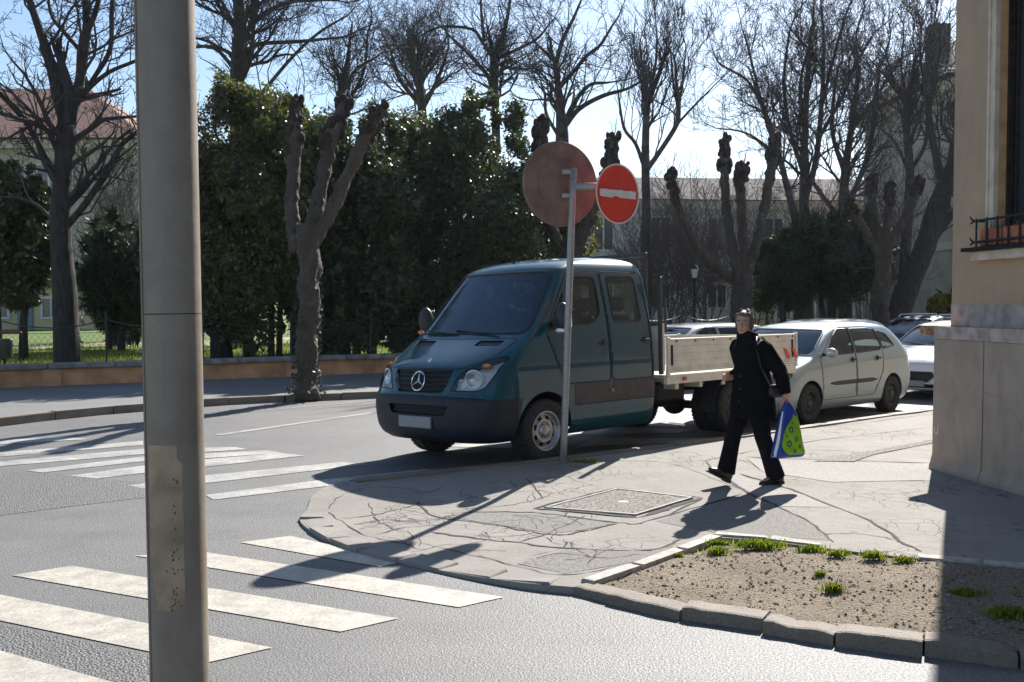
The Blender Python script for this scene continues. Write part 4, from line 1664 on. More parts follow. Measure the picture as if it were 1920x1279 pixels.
# pollarded planes: stubby limbs that end in knobbly fists
def pollard(name, label, Y, limbs, seed, ground, shoots=4, ivy=0, nside=20, group='pollarded plane trees'):
    rnd = random.Random(seed)
    base = at(limbs[0][0][0], limbs[0][0][1], Y)
    root = thing(name, label, 'tree', (base.x, base.y, ground), 0, group)
    off = Vector(root.location)
    tm, km, sm, iv = MB(), MB(), MB(), MB()
    for li, lm in enumerate(limbs):
        P, rr = limb_path(lm, Y, 0.0 if li == 0 else rnd.uniform(-0.9, 0.9), rnd)
        if li == 0:
            P = [Vector((P[0].x, P[0].y, ground - 0.1)), Vector((P[0].x, P[0].y, ground + 0.05))] + P[1:]
            rr = [rr[0] * 1.25, rr[0] * 1.2] + rr[1:]
        P = [q - off for q in P]
        # rough tube
        rings = []
        fine, fr = [], []
        for i in range(len(P) - 1):
            for k in range(5):
                fine.append(P[i].lerp(P[i + 1], k / 5))
                fr.append(rr[i] * (1 - k / 5) + rr[i + 1] * k / 5)
        fine.append(P[-1])
        fr.append(rr[-1])
        b0 = len(tm.v)
        tm.tube(fine, fr, nside, True)
        for vi in range(b0, len(tm.v)):
            v = Vector(tm.v[vi])
            i = min((vi - b0) // nside, len(fine) - 1)
            cdir = v - fine[i]
            k = 0.80 + 0.30 * noise.noise(tuple(v * 3.2 + Vector((seed, 0, 0)))) + 0.20 * noise.noise(tuple(v * 8.0)) + 0.10 * noise.noise(tuple(v * 19.0))
            v = fine[i] + cdir * k
            tm.v[vi] = (v.x, v.y, v.z)
        if li == 0:
            if ivy:
                for _ in range(ivy):
                    i = rnd.randrange(max(1, int(len(fine) * 0.62)))
                    a = rnd.uniform(0, 2 * PI)
                    c_ = fine[i] + Vector((math.cos(a), math.sin(a), 0)) * fr[i] * rnd.uniform(1.0, 1.16) + Vector((0, 0, rnd.uniform(-.12, .12)))
                    u = Vector((rnd.gauss(0, 1), rnd.gauss(0, 1), rnd.gauss(0, 1))).normalized() * rnd.uniform(.02, .05)
                    w = u.orthogonal().normalized() * rnd.uniform(.015, .04)
                    iv.add([c_ - u, c_ - w, c_ + u, c_ + w], [(0, 1, 2, 3)])
            continue
        # knobbly head
        tipp, tr = fine[-1], fr[-1]
        for _ in range(14):                              # cut scars and burls down the limb
            i = rnd.randrange(2, len(fine))
            a = rnd.uniform(0, 2 * PI)
            q = fine[i] + Vector((math.cos(a), math.sin(a), 0)) * fr[i] * 0.72
            s = fr[i] * rnd.uniform(0.25, 0.5)
            tm.ell(tuple(q), (s, s, s * rnd.uniform(.8, 1.6)), 8, 6)
        for _ in range(34):
            i = rnd.randrange(int(len(fine) * 0.66), len(fine))
            a = rnd.uniform(0, 2 * PI)
            q = fine[i] + Vector((math.cos(a), math.sin(a), rnd.uniform(-.4, .4))) * fr[i] * rnd.uniform(0.6, 1.0)
            s = fr[i] * rnd.uniform(0.32, 0.70)
            km.ell(tuple(q), (s * rnd.uniform(.8, 1.2), s * rnd.uniform(.8, 1.2), s * rnd.uniform(.9, 1.9)), 7, 5, Matrix.Rotation(rnd.uniform(-.6, .6), 3, 'X'))
        for _ in range(9):
            q = tipp + Vector((rnd.gauss(0, .45), rnd.gauss(0, .45), rnd.uniform(-.2, .9))) * tr
            z_ = tr * rnd.uniform(.28, .55)
            km.ell(tuple(q), (z_, z_, z_ * rnd.uniform(1, 1.8)), 7, 5, Matrix.Rotation(rnd.uniform(-.7, .7), 3, 'X'))
        for _ in range(shoots):
            dd = Vector((rnd.gauss(0, .6), rnd.gauss(0, .6), 1)).normalized()
            grow(sm, tipp + dd * tr * 0.5, dd, rnd.uniform(0.3, 0.8), 0.012, 1, rnd, dict(dens=2.0, up=0.1, rmin=0.004))
    tm.build('trunk', 'bark_plane', root, True)
    tag(km.build('knobs', 'bark_knob', root, True), kind='stuff')
    if sm.v:
        tag(sm.build('shoots', 'twig_brown', root), kind='stuff')
    if iv.v:
        tag(iv.build('ivy', 'ivy_leaf', root), kind='stuff')
    return root


pollard('pollarded_tree', 'pollarded plane with three knobbly stubs beside the kerb left of the van', 18.9,
        [[(574, 738, 54), (574, 690, 46), (577, 620, 48), (580, 530, 50), (578, 450, 50), (570, 420, 40)],
         [(560, 470, 34), (547, 410, 33), (549, 330, 30), (553, 250, 27), (556, 195, 24)],
         [(580, 460, 38), (592, 400, 35), (608, 320, 32), (622, 255, 34), (648, 195, 28)],
         [(588, 460, 30), (620, 400, 30), (655, 320, 30), (690, 250, 32), (716, 205, 26)]],
        41, fz, 3, 420)
pollard('pollarded_tree', 'pollarded plane half hidden behind the round sign back', 29.5,
        [[(1075, 640, 44), (1075, 560, 38), (1072, 500, 40), (1068, 450, 42)],
         [(1060, 480, 24), (1035, 430, 24), (1018, 340, 24), (1010, 280, 24), (1014, 232, 26)],
         [(1080, 470, 26), (1105, 410, 26), (1130, 340, 24), (1145, 300, 24), (1150, 262, 22)]],
        42, fz)
pollard('pollarded_tree', 'broad pollarded plane with four arms behind the walking woman', 30.5,
        [[(1390, 640, 52), (1390, 570, 46), (1392, 530, 46), (1390, 500, 40)],
         [(1370, 520, 24), (1320, 480, 22), (1285, 420, 19), (1263, 360, 17), (1258, 325, 18)],
         [(1384, 510, 24), (1368, 440, 22), (1360, 360, 20), (1358, 300, 22), (1360, 262, 18)],
         [(1396, 500, 22), (1392, 420, 20), (1388, 350, 22), (1392, 315, 20)],
         [(1402, 510, 24), (1425, 430, 22), (1440, 350, 22), (1450, 290, 26), (1455, 260, 20)]],
        43, fz)
pollard('pollarded_tree', 'low pollarded plane with short fists left of the leaning tree', 31.5,
        [[(1650, 640, 40), (1652, 560, 38), (1656, 500, 36), (1660, 460, 34)],
         [(1650, 480, 18), (1620, 430, 17), (1600, 400, 18), (1592, 375, 18)],
         [(1655, 470, 18), (1640, 410, 18), (1634, 360, 18), (1636, 335, 18)],
         [(1660, 460, 18), (1664, 400, 17), (1670, 350, 16)],
         [(1664, 470, 18), (1690, 420, 18), (1715, 370, 18), (1725, 340, 18)]],
        44, fz)


# ---- evergreens
def leaf_cloud(clumps, n, ln, wd, rng, droop=0.0, shell=0.45, flat=0.5):
    """n leaf-sized quads spread through ellipsoid clumps [(cx,cy,cz,rx,ry,rz)]"""
    C = np.array(clumps)
    area = (C[:, 3] * C[:, 5]) ** 0.9
    idx = rng.choice(len(C), n, p=area / area.sum())
    d = rng.normal(size=(n, 3))
    d /= np.linalg.norm(d, axis=1)[:, None]
    rad = (shell + (1.08 - shell) * rng.random(n) ** 0.6) * np.where(rng.random(n) < .12, 1.18, 1.0)
    P = C[idx, :3] + d * C[idx, 3:] * rad[:, None]
    nr = d * (0.9 - flat) + rng.normal(size=(n, 3)) * 0.65 + np.array([0, 0, 0.35])
    nr /= np.linalg.norm(nr, axis=1)[:, None]
    u = np.cross(nr, rng.normal(size=(n, 3)))
    u /= np.linalg.norm(u, axis=1)[:, None]
    if droop:
        u = u * (1 - droop) + np.array([0, 0, -1.0]) * droop
        u /= np.linalg.norm(u, axis=1)[:, None]
    w = np.cross(nr, u)
    w /= np.maximum(np.linalg.norm(w, axis=1), 1e-6)[:, None]
    s = rng.uniform(0.65, 1.3, n)[:, None]
    a = P - u * ln * s * 0.5
    b = P + w * wd * s * 0.5 + nr * wd * 0.12
    c = P + u * ln * s * 0.5
    e = P - w * wd * s * 0.5 + nr * wd * 0.12
    V = np.stack([a, b, c, e], 1).reshape(-1, 3)
    F = np.arange(4 * n).reshape(-1, 4)
    return V, F


def clumpy(c, r, n, rng, cr=(0.28, 0.42), zsq=1.0):
    """uneven cluster of smaller clumps over a big ellipsoid"""
    out = [(c[0], c[1], c[2], r[0] * 0.72, r[1] * 0.72, r[2] * 0.78)]
    for _ in range(n):
        d = rng.normal(size=3)
        d /= np.linalg.norm(d)
        k = rng.uniform(0.55, 1.0)
        s = rng.uniform(cr[0] * .7, cr[1] * 1.15) * min(r)
        out.append((c[0] + d[0] * r[0] * k, c[1] + d[1] * r[1] * k, c[2] + d[2] * r[2] * k, s * rng.uniform(.8, 1.2), s * rng.uniform(.8, 1.2), s * zsq * rng.uniform(.8, 1.2)))
    for _ in range(n):
        d = rng.normal(size=3)
        d /= np.linalg.norm(d)
        d[2] = abs(d[2]) * 1.0 if rng.random() < .65 else d[2]
        k = rng.uniform(0.92, 1.13)
        s = rng.uniform(.07, .16) * min(r)
        out.append((c[0] + d[0] * r[0] * k, c[1] + d[1] * r[1] * k, c[2] + d[2] * r[2] * k, s, s, s * rng.uniform(1.0, 2.4)))
    return out


def evergreen(name, label, px, Y, top_py, bot_py, half_px, n, leaf, ln, wd, seed, cat='tree', stems=3, depth=None, group='evergreen trees behind the low wall', droop=0.0, nclump=34, taper=False, extra=None):
    rng = np.random.default_rng(seed)
    rnd = random.Random(seed)
    top = at(px, top_py, Y)
    bot = at(px, bot_py, Y)
    half = half_px * Y / FPX
    dep = depth or half * 0.9
    root = thing(name, label, cat, (top.x, Y, PARK_Z), 0, group)
    zc = (top.z + bot.z) / 2 - PARK_Z
    rz = (top.z - bot.z) / 2
    if taper:
        cl = []
        for k in range(nclump):
            u = (k + rnd.random()) / nclump
            rr = half * (1 - 0.85 * u)
            a = rnd.uniform(0, 2 * PI)
            q = rr * 0.55
            cl.append((math.cos(a) * q, math.sin(a) * q * dep / half, zc - rz + 2 * rz * u, rr * .55 + .1, rr * .55 + .1, rz * .16))
    else:
        cl = clumpy((0, 0, zc), (half * 0.92, dep * 0.92, rz * 0.94), nclump, rng)
    V, F = leaf_cloud(cl, n, ln, wd, rng, droop)
    nc_ = max(500, n // 12)
    V2, F2 = leaf_cloud([(c_[0], c_[1], c_[2], c_[3] * .72, c_[4] * .72, c_[5] * .72) for c_ in cl], nc_, ln * 2.6, wd * 3.2, rng, droop, 0.0)
    V, F = np.concatenate([V, V2]), np.concatenate([F, F2 + len(V)])
    np_mesh('crown', V, F, leaf, root)
    tm = MB()
    for k in range(stems):
        x = rnd.uniform(-.35, .35) * half if stems > 1 else 0
        y = rnd.uniform(-.3, .3) * dep if stems > 1 else 0
        r = rnd.uniform(.07, .13) if stems > 1 else 0.13
        pts = [(x, y, -0.1), (x * 1.05, y, 0.9), (x * 1.2 + rnd.uniform(-.2, .2), y, zc * .8), (x * 1.3, y, zc + rz * .5)]
        tm.tube(pts, [r * 1.25, r, r * .8, r * .3], 7)
        for q in range(6):
            z = rnd.uniform(.5, 1.4) * zc
            a = rnd.uniform(0, 2 * PI)
            tm.tube([(x * 1.1, y, z), (x + math.cos(a) * half * .5, y + math.sin(a) * dep * .5, z + rz * .3)], [r * .4, r * .12], 5)
    tm.build('trunk', 'bark_dark', root, True)
    return root


EG = 'evergreen trees behind the low wall'
evergreen('holly_tree', 'broad olive-green holly directly right of the lamp post, behind the low wall', 455, 25.6, 172, 640, 165, 56000, 'holly_leaf_olive', 0.115, 0.062, 51, stems=4, nclump=46)
evergreen('holly_tree', 'dark glossy holly behind the pollarded plane by the kerb', 650, 27.0, 200, 665, 145, 48000, 'holly_leaf', 0.11, 0.06, 52, stems=4, nclump=42)
evergreen('holly_tree', 'tallest dark holly behind the van, left of the round sign back', 880, 28.8, 185, 660, 150, 56000, 'holly_leaf', 0.11, 0.06, 53, stems=4, nclump=48)
evergreen('holly_tree', 'olive-tinted holly between the two dark hollies', 765, 29.8, 205, 660, 115, 30000, 'holly_leaf_olive', 0.11, 0.06, 54, stems=3, nclump=26)
evergreen('holly_tree', 'holly wedged behind the pollarded plane, closing the gap between its neighbours', 560, 28.6, 205, 660, 105, 28000, 'holly_leaf', 0.11, 0.06, 65, stems=3, nclump=30)
evergreen('holly_bush', 'low dark bush on the wall behind the van bonnet', 780, 27.3, 480, 672, 130, 16000, 'holly_leaf', 0.12, 0.065, 55, 'bush', 3, 0.8, nclump=24)
evergreen('holly_bush', 'low dark bush filling the gap under the broad holly', 640, 26.4, 520, 668, 90, 11000, 'holly_leaf', 0.12, 0.065, 63, 'bush', 3, 0.8, nclump=22)
evergreen('holly_bush', 'dark low bush beside the lamp post under the broad holly', 420, 25.4, 470, 640, 80, 10000, 'holly_leaf', 0.12, 0.065, 64, 'bush', 3, 0.8, nclump=22)
evergreen('holly_bush', 'sunlit small-leaved bush under the round sign back above the van roof', 1040, 33, 330, 650, 90, 15000, 'holly_leaf_olive', 0.12, 0.06, 56, 'bush', 3, nclump=26)
evergreen('laurel_bush', 'pale glossy laurel at the left edge of the lawn', 20, 26.0, 300, 585, 88, 16000, 'laurel_leaf', 0.16, 0.08, 57, 'bush', 2, nclump=34)
evergreen('yew_tree', 'feathery dark yew on the lawn left of the lamp post', 225, 32.0, 415, 650, 82, 15000, 'yew_needle', 0.30, 0.035, 58, 'tree', 2, nclump=30, droop=0.35)
evergreen('conifer', 'narrow pointed conifer rising out of the feathery yew', 215, 35.0, 400, 630, 42, 7000, 'yew_needle', 0.28, 0.04, 59, 'tree', 1, nclump=26, droop=0.3, taper=True)
evergreen('yew_tree', 'rounded dark yew under the tallest bare tree, behind the parked cars', 1580, 38.0, 400, 565, 100, 18000, 'yew_needle', 0.28, 0.045, 60, 'tree', 3, nclump=38, droop=0.25)
evergreen('yew_tree', 'smaller dark yew right of the four-armed pollarded plane', 1470, 37.0, 440, 580, 62, 9000, 'yew_needle', 0.26, 0.045, 61, 'tree', 2, nclump=24, droop=0.25)
evergreen('yellow_shrub', 'yellow-green flowering shrub against the tan wall at the corner', 1770, 36.0, 548, 600, 34, 4500, 'yellow_shrub_leaf', 0.10, 0.03, 62, 'bush', 2, nclump=18, group='shrubs by the fence')


# bare twiggy shrubs that fill the park behind the van bed
def twig_bush(label, px, Y, top_py, half_px, seed, n=26, tw='twig_brown'):
    rnd = random.Random(seed)
    top = at(px, top_py, Y)
    root = thing('bare_shrub', label, 'shrub', (top.x, Y, PARK_Z), 0, 'bare shrubs behind the fence')
    H = top.z - PARK_Z
    half = half_px * Y / FPX
    sm = MB()
    tk = MB()
    for k in range(n):
        a = rnd.uniform(0, 2 * PI)
        r = rnd.random() * half * 0.35
        p = Vector((math.cos(a) * r, math.sin(a) * r, 0))
        d = Vector((math.cos(a) * half / H * rnd.uniform(0, .9), math.sin(a) * half / H * rnd.uniform(0, .9), 1)).normalized()
        grow(sm, p, d, H * rnd.uniform(.55, .95), 0.03, 3, rnd, dict(dens=1.7, up=0.12, rmin=0.006, wander=0.16, lift=.3, seg=.5))
    sm.build('branches', tw, root)
    return root


twig_bush('tall purplish bare shrub just right of the van cab', 1262, 36, 330, 70, 71, 11)
twig_bush('bare shrub behind the street lantern', 1320, 38, 350, 70, 72, 11)
twig_bush('bare shrub between the four-armed pollard and the slanting tree', 1430, 40, 360, 60, 73, 9)
twig_bush('bare shrub at the foot of the lime by the red sign', 1200, 34, 430, 40, 74, 14)
twig_bush('thin bare shrub in front of the long grey building', 1560, 46, 330, 90, 75, 10)
twig_bush('bare shrub behind the low pollarded plane', 1640, 42, 330, 70, 76, 9)
twig_bush('bare twiggy shrub in front of the red-roofed mansion', 240, 40, 330, 60, 77, 14)

# ================================================================== vehicles: shell, panel cutting, parts
def pchip(xs, ys):
    xs, ys = np.array(xs, float), np.array(ys, float)
    h = np.diff(xs)
    d = np.diff(ys) / h
    m_ = np.zeros(len(xs))
    m_[0], m_[-1] = d[0], d[-1]
    for i in range(1, len(xs) - 1):
        if d[i - 1] * d[i] > 0:
            w1, w2 = 2 * h[i] + h[i - 1], h[i] + 2 * h[i - 1]
            m_[i] = (w1 + w2) / (w1 / d[i - 1] + w2 / d[i])

    def f(x):
        i = int(np.clip(np.searchsorted(xs, x) - 1, 0, len(xs) - 2))
        t = (x - xs[i]) / h[i]
        t2, t3 = t * t, t * t * t
        return float((2 * t3 - 3 * t2 + 1) * ys[i] + (t3 - 2 * t2 + t) * h[i] * m_[i] + (-2 * t3 + 3 * t2) * ys[i + 1] + (t3 - t2) * h[i] * m_[i + 1])
    return f


def shell(levels, dz=0.025, bow=0.02, nf=26, ns=34, nb=12):
    """vehicle body skin from horizontal outlines: rows of (z, xf, D, n, w, xr, Dr)"""
    L = np.array(levels, float)
    fs_ = [pchip(L[:, 0], L[:, k]) for k in range(1, 7)]
    zs = []
    for a, b in zip(L[:-1, 0], L[1:, 0]):
        k = max(2, int(math.ceil((b - a) / dz)))
        zs += [a + (b - a) * i / k for i in range(k)]
    zs.append(L[-1, 0])
    bm = bmesh.new()
    rings = []
    for z in zs:
        xf, D, n, w, xr, Dr = (g(z) for g in fs_)
        pts = []
        for i in range(nf + 1):
            th = PI / 2 * i / nf
            s, c_ = math.sin(th), max(math.cos(th), 0.0)
            pts.append((xf - D * (1 - c_ ** (2 / n)), w * s ** (2 / n)))
        x0, x1 = xf - D, xr + Dr
        for i in range(1, ns + 1):
            pts.append((x0 + (x1 - x0) * i / ns, w))
        for i in range(1, nb + 1):
            th = PI / 2 * i / nb
            s, c_ = math.sin(th), max(math.cos(th), 0.0)
            pts.append((x1 - Dr * s ** (2 / 3.2), w * c_ ** (2 / 3.2)))
        xm, hl = (xf + xr) / 2, (xf - xr) / 2
        pts = [(x, y * (1 - bow * ((x - xm) / hl) ** 2)) for x, y in pts]
        ring = [(x, y, z) for x, y in pts]
        ring += [(x, -y, z) for x, y in reversed(pts[1:-1])]
        rings.append([bm.verts.new(p) for p in ring])
    n_ = len(rings[0])
    for a, b in zip(rings[:-1], rings[1:]):
        for j in range(n_):
            k = (j + 1) % n_
            try:
                bm.faces.new((a[j], a[k], b[k], b[j]))
            except ValueError:
                pass
    # roof cap as a strip of quads between left and right
    top = rings[-1]
    h_ = n_ // 2
    for j in range(1, h_):
        a, b = top[j], top[j + 1] if j + 1 <= h_ else top[h_]
        c_, d = top[n_ - j - 1] if j + 1 < h_ else None, top[n_ - j]
        if c_ is None:
            bm.faces.new((top[j], top[h_], top[n_ - j]))
        else:
            bm.faces.new((a, b, c_, d))
    bm.faces.new((top[0], top[1], top[n_ - 1]))
    bmesh.ops.recalc_face_normals(bm, faces=bm.faces[:])
    # outward check
    s = sum(f.normal.z for f in bm.faces if f.calc_center_median().z > L[-1, 0] - 0.005)
    if s < 0:
        bmesh.ops.reverse_faces(bm, faces=bm.faces[:])
    return bm


def rpoly(pts, r=0.05, k=4):
    """round the corners of a convex polygon"""
    out = []
    n = len(pts)
    for i in range(n):
        p0, p, p1 = Vector(pts[i - 1]), Vector(pts[i]), Vector(pts[(i + 1) % n])
        a = p + (p0 - p).normalized() * min(r, (p0 - p).length * .45)
        b = p + (p1 - p).normalized() * min(r, (p1 - p).length * .45)
        for j in range(k + 1):
            t = j / k
            q = a * (1 - t) ** 2 + p * 2 * t * (1 - t) + b * t * t
            out.append((q.x, q.y))
    return out


def circle(cx, cz, r, k=28):
    return [(cx + r * math.cos(2 * PI * i / k), cz + r * math.sin(2 * PI * i / k)) for i in range(k)]


def cut(bm, poly, axis, test):
    """slice the skin along a convex outline seen along an axis; returns the faces inside"""
    ar = sum(poly[i - 1][0] * poly[i][1] - poly[i][0] * poly[i - 1][1] for i in range(len(poly)))
    if ar < 0:
        poly = list(reversed(poly))
    q = 0 if axis == 'y' else 1
    lo = (min(p[0] for p in poly), min(p[1] for p in poly))
    hi = (max(p[0] for p in poly), max(p[1] for p in poly))
    bm.faces.ensure_lookup_table()
    cur = []
    for f in bm.faces:
        c_ = f.calc_center_median()
        if not test(c_, f):
            continue
        aa = [v.co[q] for v in f.verts]
        zz = [v.co.z for v in f.verts]
        if max(aa) < lo[0] or min(aa) > hi[0] or max(zz) < lo[1] or min(zz) > hi[1]:
            continue
        cur.append(f)
    n = len(poly)
    for i in range(n):
        a, b = poly[i], poly[(i + 1) % n]
        ex, ez = b[0] - a[0], b[1] - a[1]
        ln = math.hypot(ex, ez)
        if ln < 1e-7 or not cur:
            continue
        nx, nz = ez / ln, -ex / ln
        no = Vector((nx, 0, nz)) if axis == 'y' else Vector((0, nx, nz))
        co = Vector((a[0], 0, a[1])) if axis == 'y' else Vector((0, a[0], a[1]))
        geom = list(cur)
        geom += list({e for f in cur for e in f.edges}) + list({v for f in cur for v in f.verts})
        r = bmesh.ops.bisect_plane(bm, geom=geom, dist=1e-5, plane_co=co, plane_no=no)
        cur = [g for g in r['geom'] if isinstance(g, bmesh.types.BMFace) and g.is_valid and (g.calc_center_median() - co).dot(no) < 0]
    return cur


def take(bm, faces):
    """move faces out into a bmesh of their own"""
    nb_ = bmesh.new()
    mp = {}
    for f in faces:
        vs_ = []
        for v in f.verts:
            if v not in mp:
                mp[v] = nb_.verts.new(v.co)
            vs_.append(mp[v])
        try:
            nb_.faces.new(vs_)
        except ValueError:
            pass
    bmesh.ops.delete(bm, geom=faces, context='FACES')
    nb_.normal_update()
    return nb_


def inset_n(bm, d):
    bm.normal_update()
    for v, nn in [(v, v.normal.copy()) for v in bm.verts]:
        v.co -= nn * d


def put(name, bm, material, parent, smooth=True, solid=0.0, inner=None, loc=None):
    me = bpy.data.meshes.new(name)
    bm.to_mesh(me)
    o = link(name, me, parent, [material] + ([inner] if inner else []), smooth)
    if solid:
        md = o.modifiers.new('solid', 'SOLIDIFY')
        md.thickness = solid
        md.offset = -1
        md.use_rim = True
        if inner:
            md.material_offset = 1
            md.material_offset_rim = 0
    return o


def rim_tube(bm, r, n=5, out=0.0):
    """tube along the open border of a panel"""
    bm.normal_update()
    bm.edges.ensure_lookup_table()
    be = [e for e in bm.edges if len(e.link_faces) == 1]
    adj = {}
    for e in be:
        a, b = e.verts
        adj.setdefault(a, []).append(b)
        adj.setdefault(b, []).append(a)
    mm = MB()
    seen = set()
    for s in adj:
        if s in seen or len(adj[s]) != 2:
            continue
        loop = [s]
        seen.add(s)
        prev, cur = None, s
        while True:
            nx = [q for q in adj[cur] if q is not prev and q not in seen]
            if not nx:
                break
            prev, cur = cur, nx[0]
            seen.add(cur)
            loop.append(cur)
        if len(loop) < 4:
            continue
        pts = [v.co + v.normal * out for v in loop]
        # thin out
        thin = [pts[0]]
        for p in pts[1:]:
            if (p - thin[-1]).length > 0.004:
                thin.append(p)
        thin.append(pts[0])
        mm.tube(thin, r, n, False)
    return mm


def wheel(parent, loc, r, w, side, rim='rim_silver', rimr=0.60, steel=True, holes=8):
    """side=+1: outer face to +y"""
    x, y, z = loc
    m = MB()
    ri = r * rimr
    prof = [(ri, -w * .46), (ri + .012, -w * .5), (r * .86, -w * .52), (r * .965, -w * .46), (r * .995, -w * .3), (r, 0), (r * .995, w * .3), (r * .965, w * .46), (r * .86, w * .52), (ri + .012, w * .5), (ri, w * .46)]
    m.lathe(prof, 40, 'y', (x, y, z))
    # tread blocks
    for k in range(40):
        a = 2 * PI * k / 40
        for yy in (-.3, .3):
            m.box((x + math.cos(a) * r, y + w * yy, z + math.sin(a) * r), (0.008, w * .3, r * .11), 0, 0, Matrix.Rotation(-a, 3, 'Y'))
    o = m.build('wheel', 'rubber', parent, True)
    m = MB()
    s = side
    if steel:
        nseg = holes * 6
        def pt(rr, h, k):
            a = 2 * PI * k / nseg
            return (x + rr * math.cos(a), y + s * h * w, z + rr * math.sin(a))
        prof = [(ri * 1.02, .47), (ri * .97, .50), (ri * .93, .44), (ri * .90, .28), (ri * .84, .22), (ri * .78, .26), (ri * .60, .34), (ri * .45, .36), (ri * .40, .30), (ri * .34, .30), (ri * .30, .42), (ri * .24, .46), (0.001, .46)]
        b = len(m.v)
        for rr, h in prof:
            m.v.extend([pt(rr, h, k) for k in range(nseg)])
        for i in range(len(prof) - 1):
            for k in range(nseg):
                if i == 5 and k % 6 in (1, 2, 3):
                    continue                          # ventilation holes
                k2 = (k + 1) % nseg
                q = (b + i * nseg + k, b + i * nseg + k2, b + (i + 1) * nseg + k2, b + (i + 1) * nseg + k)
                m.f.append(q)
        for k in range(5):
            a = 2 * PI * k / 5
            m.ell((x + ri * .38 * math.cos(a), y + s * w * .34, z + ri * .38 * math.sin(a)), (.012, .014, .012), 6, 4)
    else:
        m.lathe([(ri * 1.02, s * w * .47), (ri * .95, s * w * .49), (ri * .9, s * w * .40), (ri * .88, s * w * .1)], 36, 'y', (x, y, z))
        for k in range(10):
            a = 2 * PI * k / 10
            da = 0.16
            p = []
            for rr, h, wd_ in ((ri * .12, .42, .30), (ri * .55, .44, .13), (ri * .93, .42, .10)):
                p.append(((x + rr * math.cos(a - wd_), y + s * w * h, z + rr * math.sin(a - wd_)), (x + rr * math.cos(a + wd_), y + s * w * h, z + rr * math.sin(a + wd_))))
            for (p0, p1), (p2, p3) in zip(p[:-1], p[1:]):
                m.add([p0, p1, p3, p2, (p0[0], p0[1] - s * .03, p0[2]), (p1[0], p1[1] - s * .03, p1[2]), (p3[0], p3[1] - s * .03, p3[2]), (p2[0], p2[1] - s * .03, p2[2])],
                      [(0, 1, 2, 3), (0, 4, 5, 1), (1, 5, 6, 2), (2, 6, 7, 3), (3, 7, 4, 0)])
        m.lathe([(ri * .22, s * w * .40), (ri * .2, s * w * .46), (0.001, s * w * .47)], 16, 'y', (x, y, z))
    m.build('rim', rim, o, True)
    m = MB()
    m.lathe([(ri * .97, s * w * .05), (ri * .5, s * w * .08), (0.001, s * w * .08)], 20, 'y', (x, y, z))
    m.lathe([(ri * 1.0, -s * w * .45), (ri * 1.0, s * w * .42)], 20, 'y', (x, y, z))
    m.build('hub', 'rim_dark', o)
    return o


def seat(parent, x, y, z, w=0.48, h=0.62, material='seat_fabric', head=True):
    m = MB()
    m.box((x + .05, y, z), (.48, w, .16), 0, .05)
    mr = Matrix.Rotation(R(-12), 3, 'Y')
    m.box((x - .22, y, z + h * .52), (.13, w * .96, h), 0, .05, mr)
    if head:
        m.box((x - .31, y, z + h + .14), (.09, w * .55, .19), 0, .04, mr)
        for s in (-1, 1):
            m.tube([(x - .28, y + s * .06, z + h * .95), (x - .30, y + s * .06, z + h + .08)], .007, 5)
    return m.build('seat', material, parent)


def steering(parent, x, y, z, r=.19, tilt=R(-28)):
    m = MB()
    mr = Matrix.Rotation(tilt, 3, 'Y')
    pts = [Vector((x, y, z)) + mr @ Vector((0, r * math.cos(a), r * math.sin(a))) for a in np.linspace(0, 2 * PI, 25)]
    m.tube(pts, .015, 6, False)
    for a in (PI / 6, PI * 5 / 6, PI * 1.5):
        m.tube([Vector((x, y, z)), Vector((x, y, z)) + mr @ Vector((0, r * math.cos(a), r * math.sin(a)))], .014, 5)
    m.ell((x, y, z), (.03, .06, .06), 8, 6)
    return m.build('steering_wheel', 'black_plastic', parent)


left = lambda c_, f: c_.y > 0.25
right = lambda c_, f: c_.y < -0.25


def handle(parent, x, y, z, s, material='black_plastic', L=.16):
    m = MB()
    m.ell((x, y, z), (.045, .008, .045), 12, 6)
    m.tube([(x - L / 2, y + s * .012, z), (x - L * .3, y + s * .035, z + .004), (x + L * .3, y + s * .035, z + .004), (x + L / 2, y + s * .012, z)], [.010, .015, .015, .010], 6)
    return m.build('handle', material, parent)


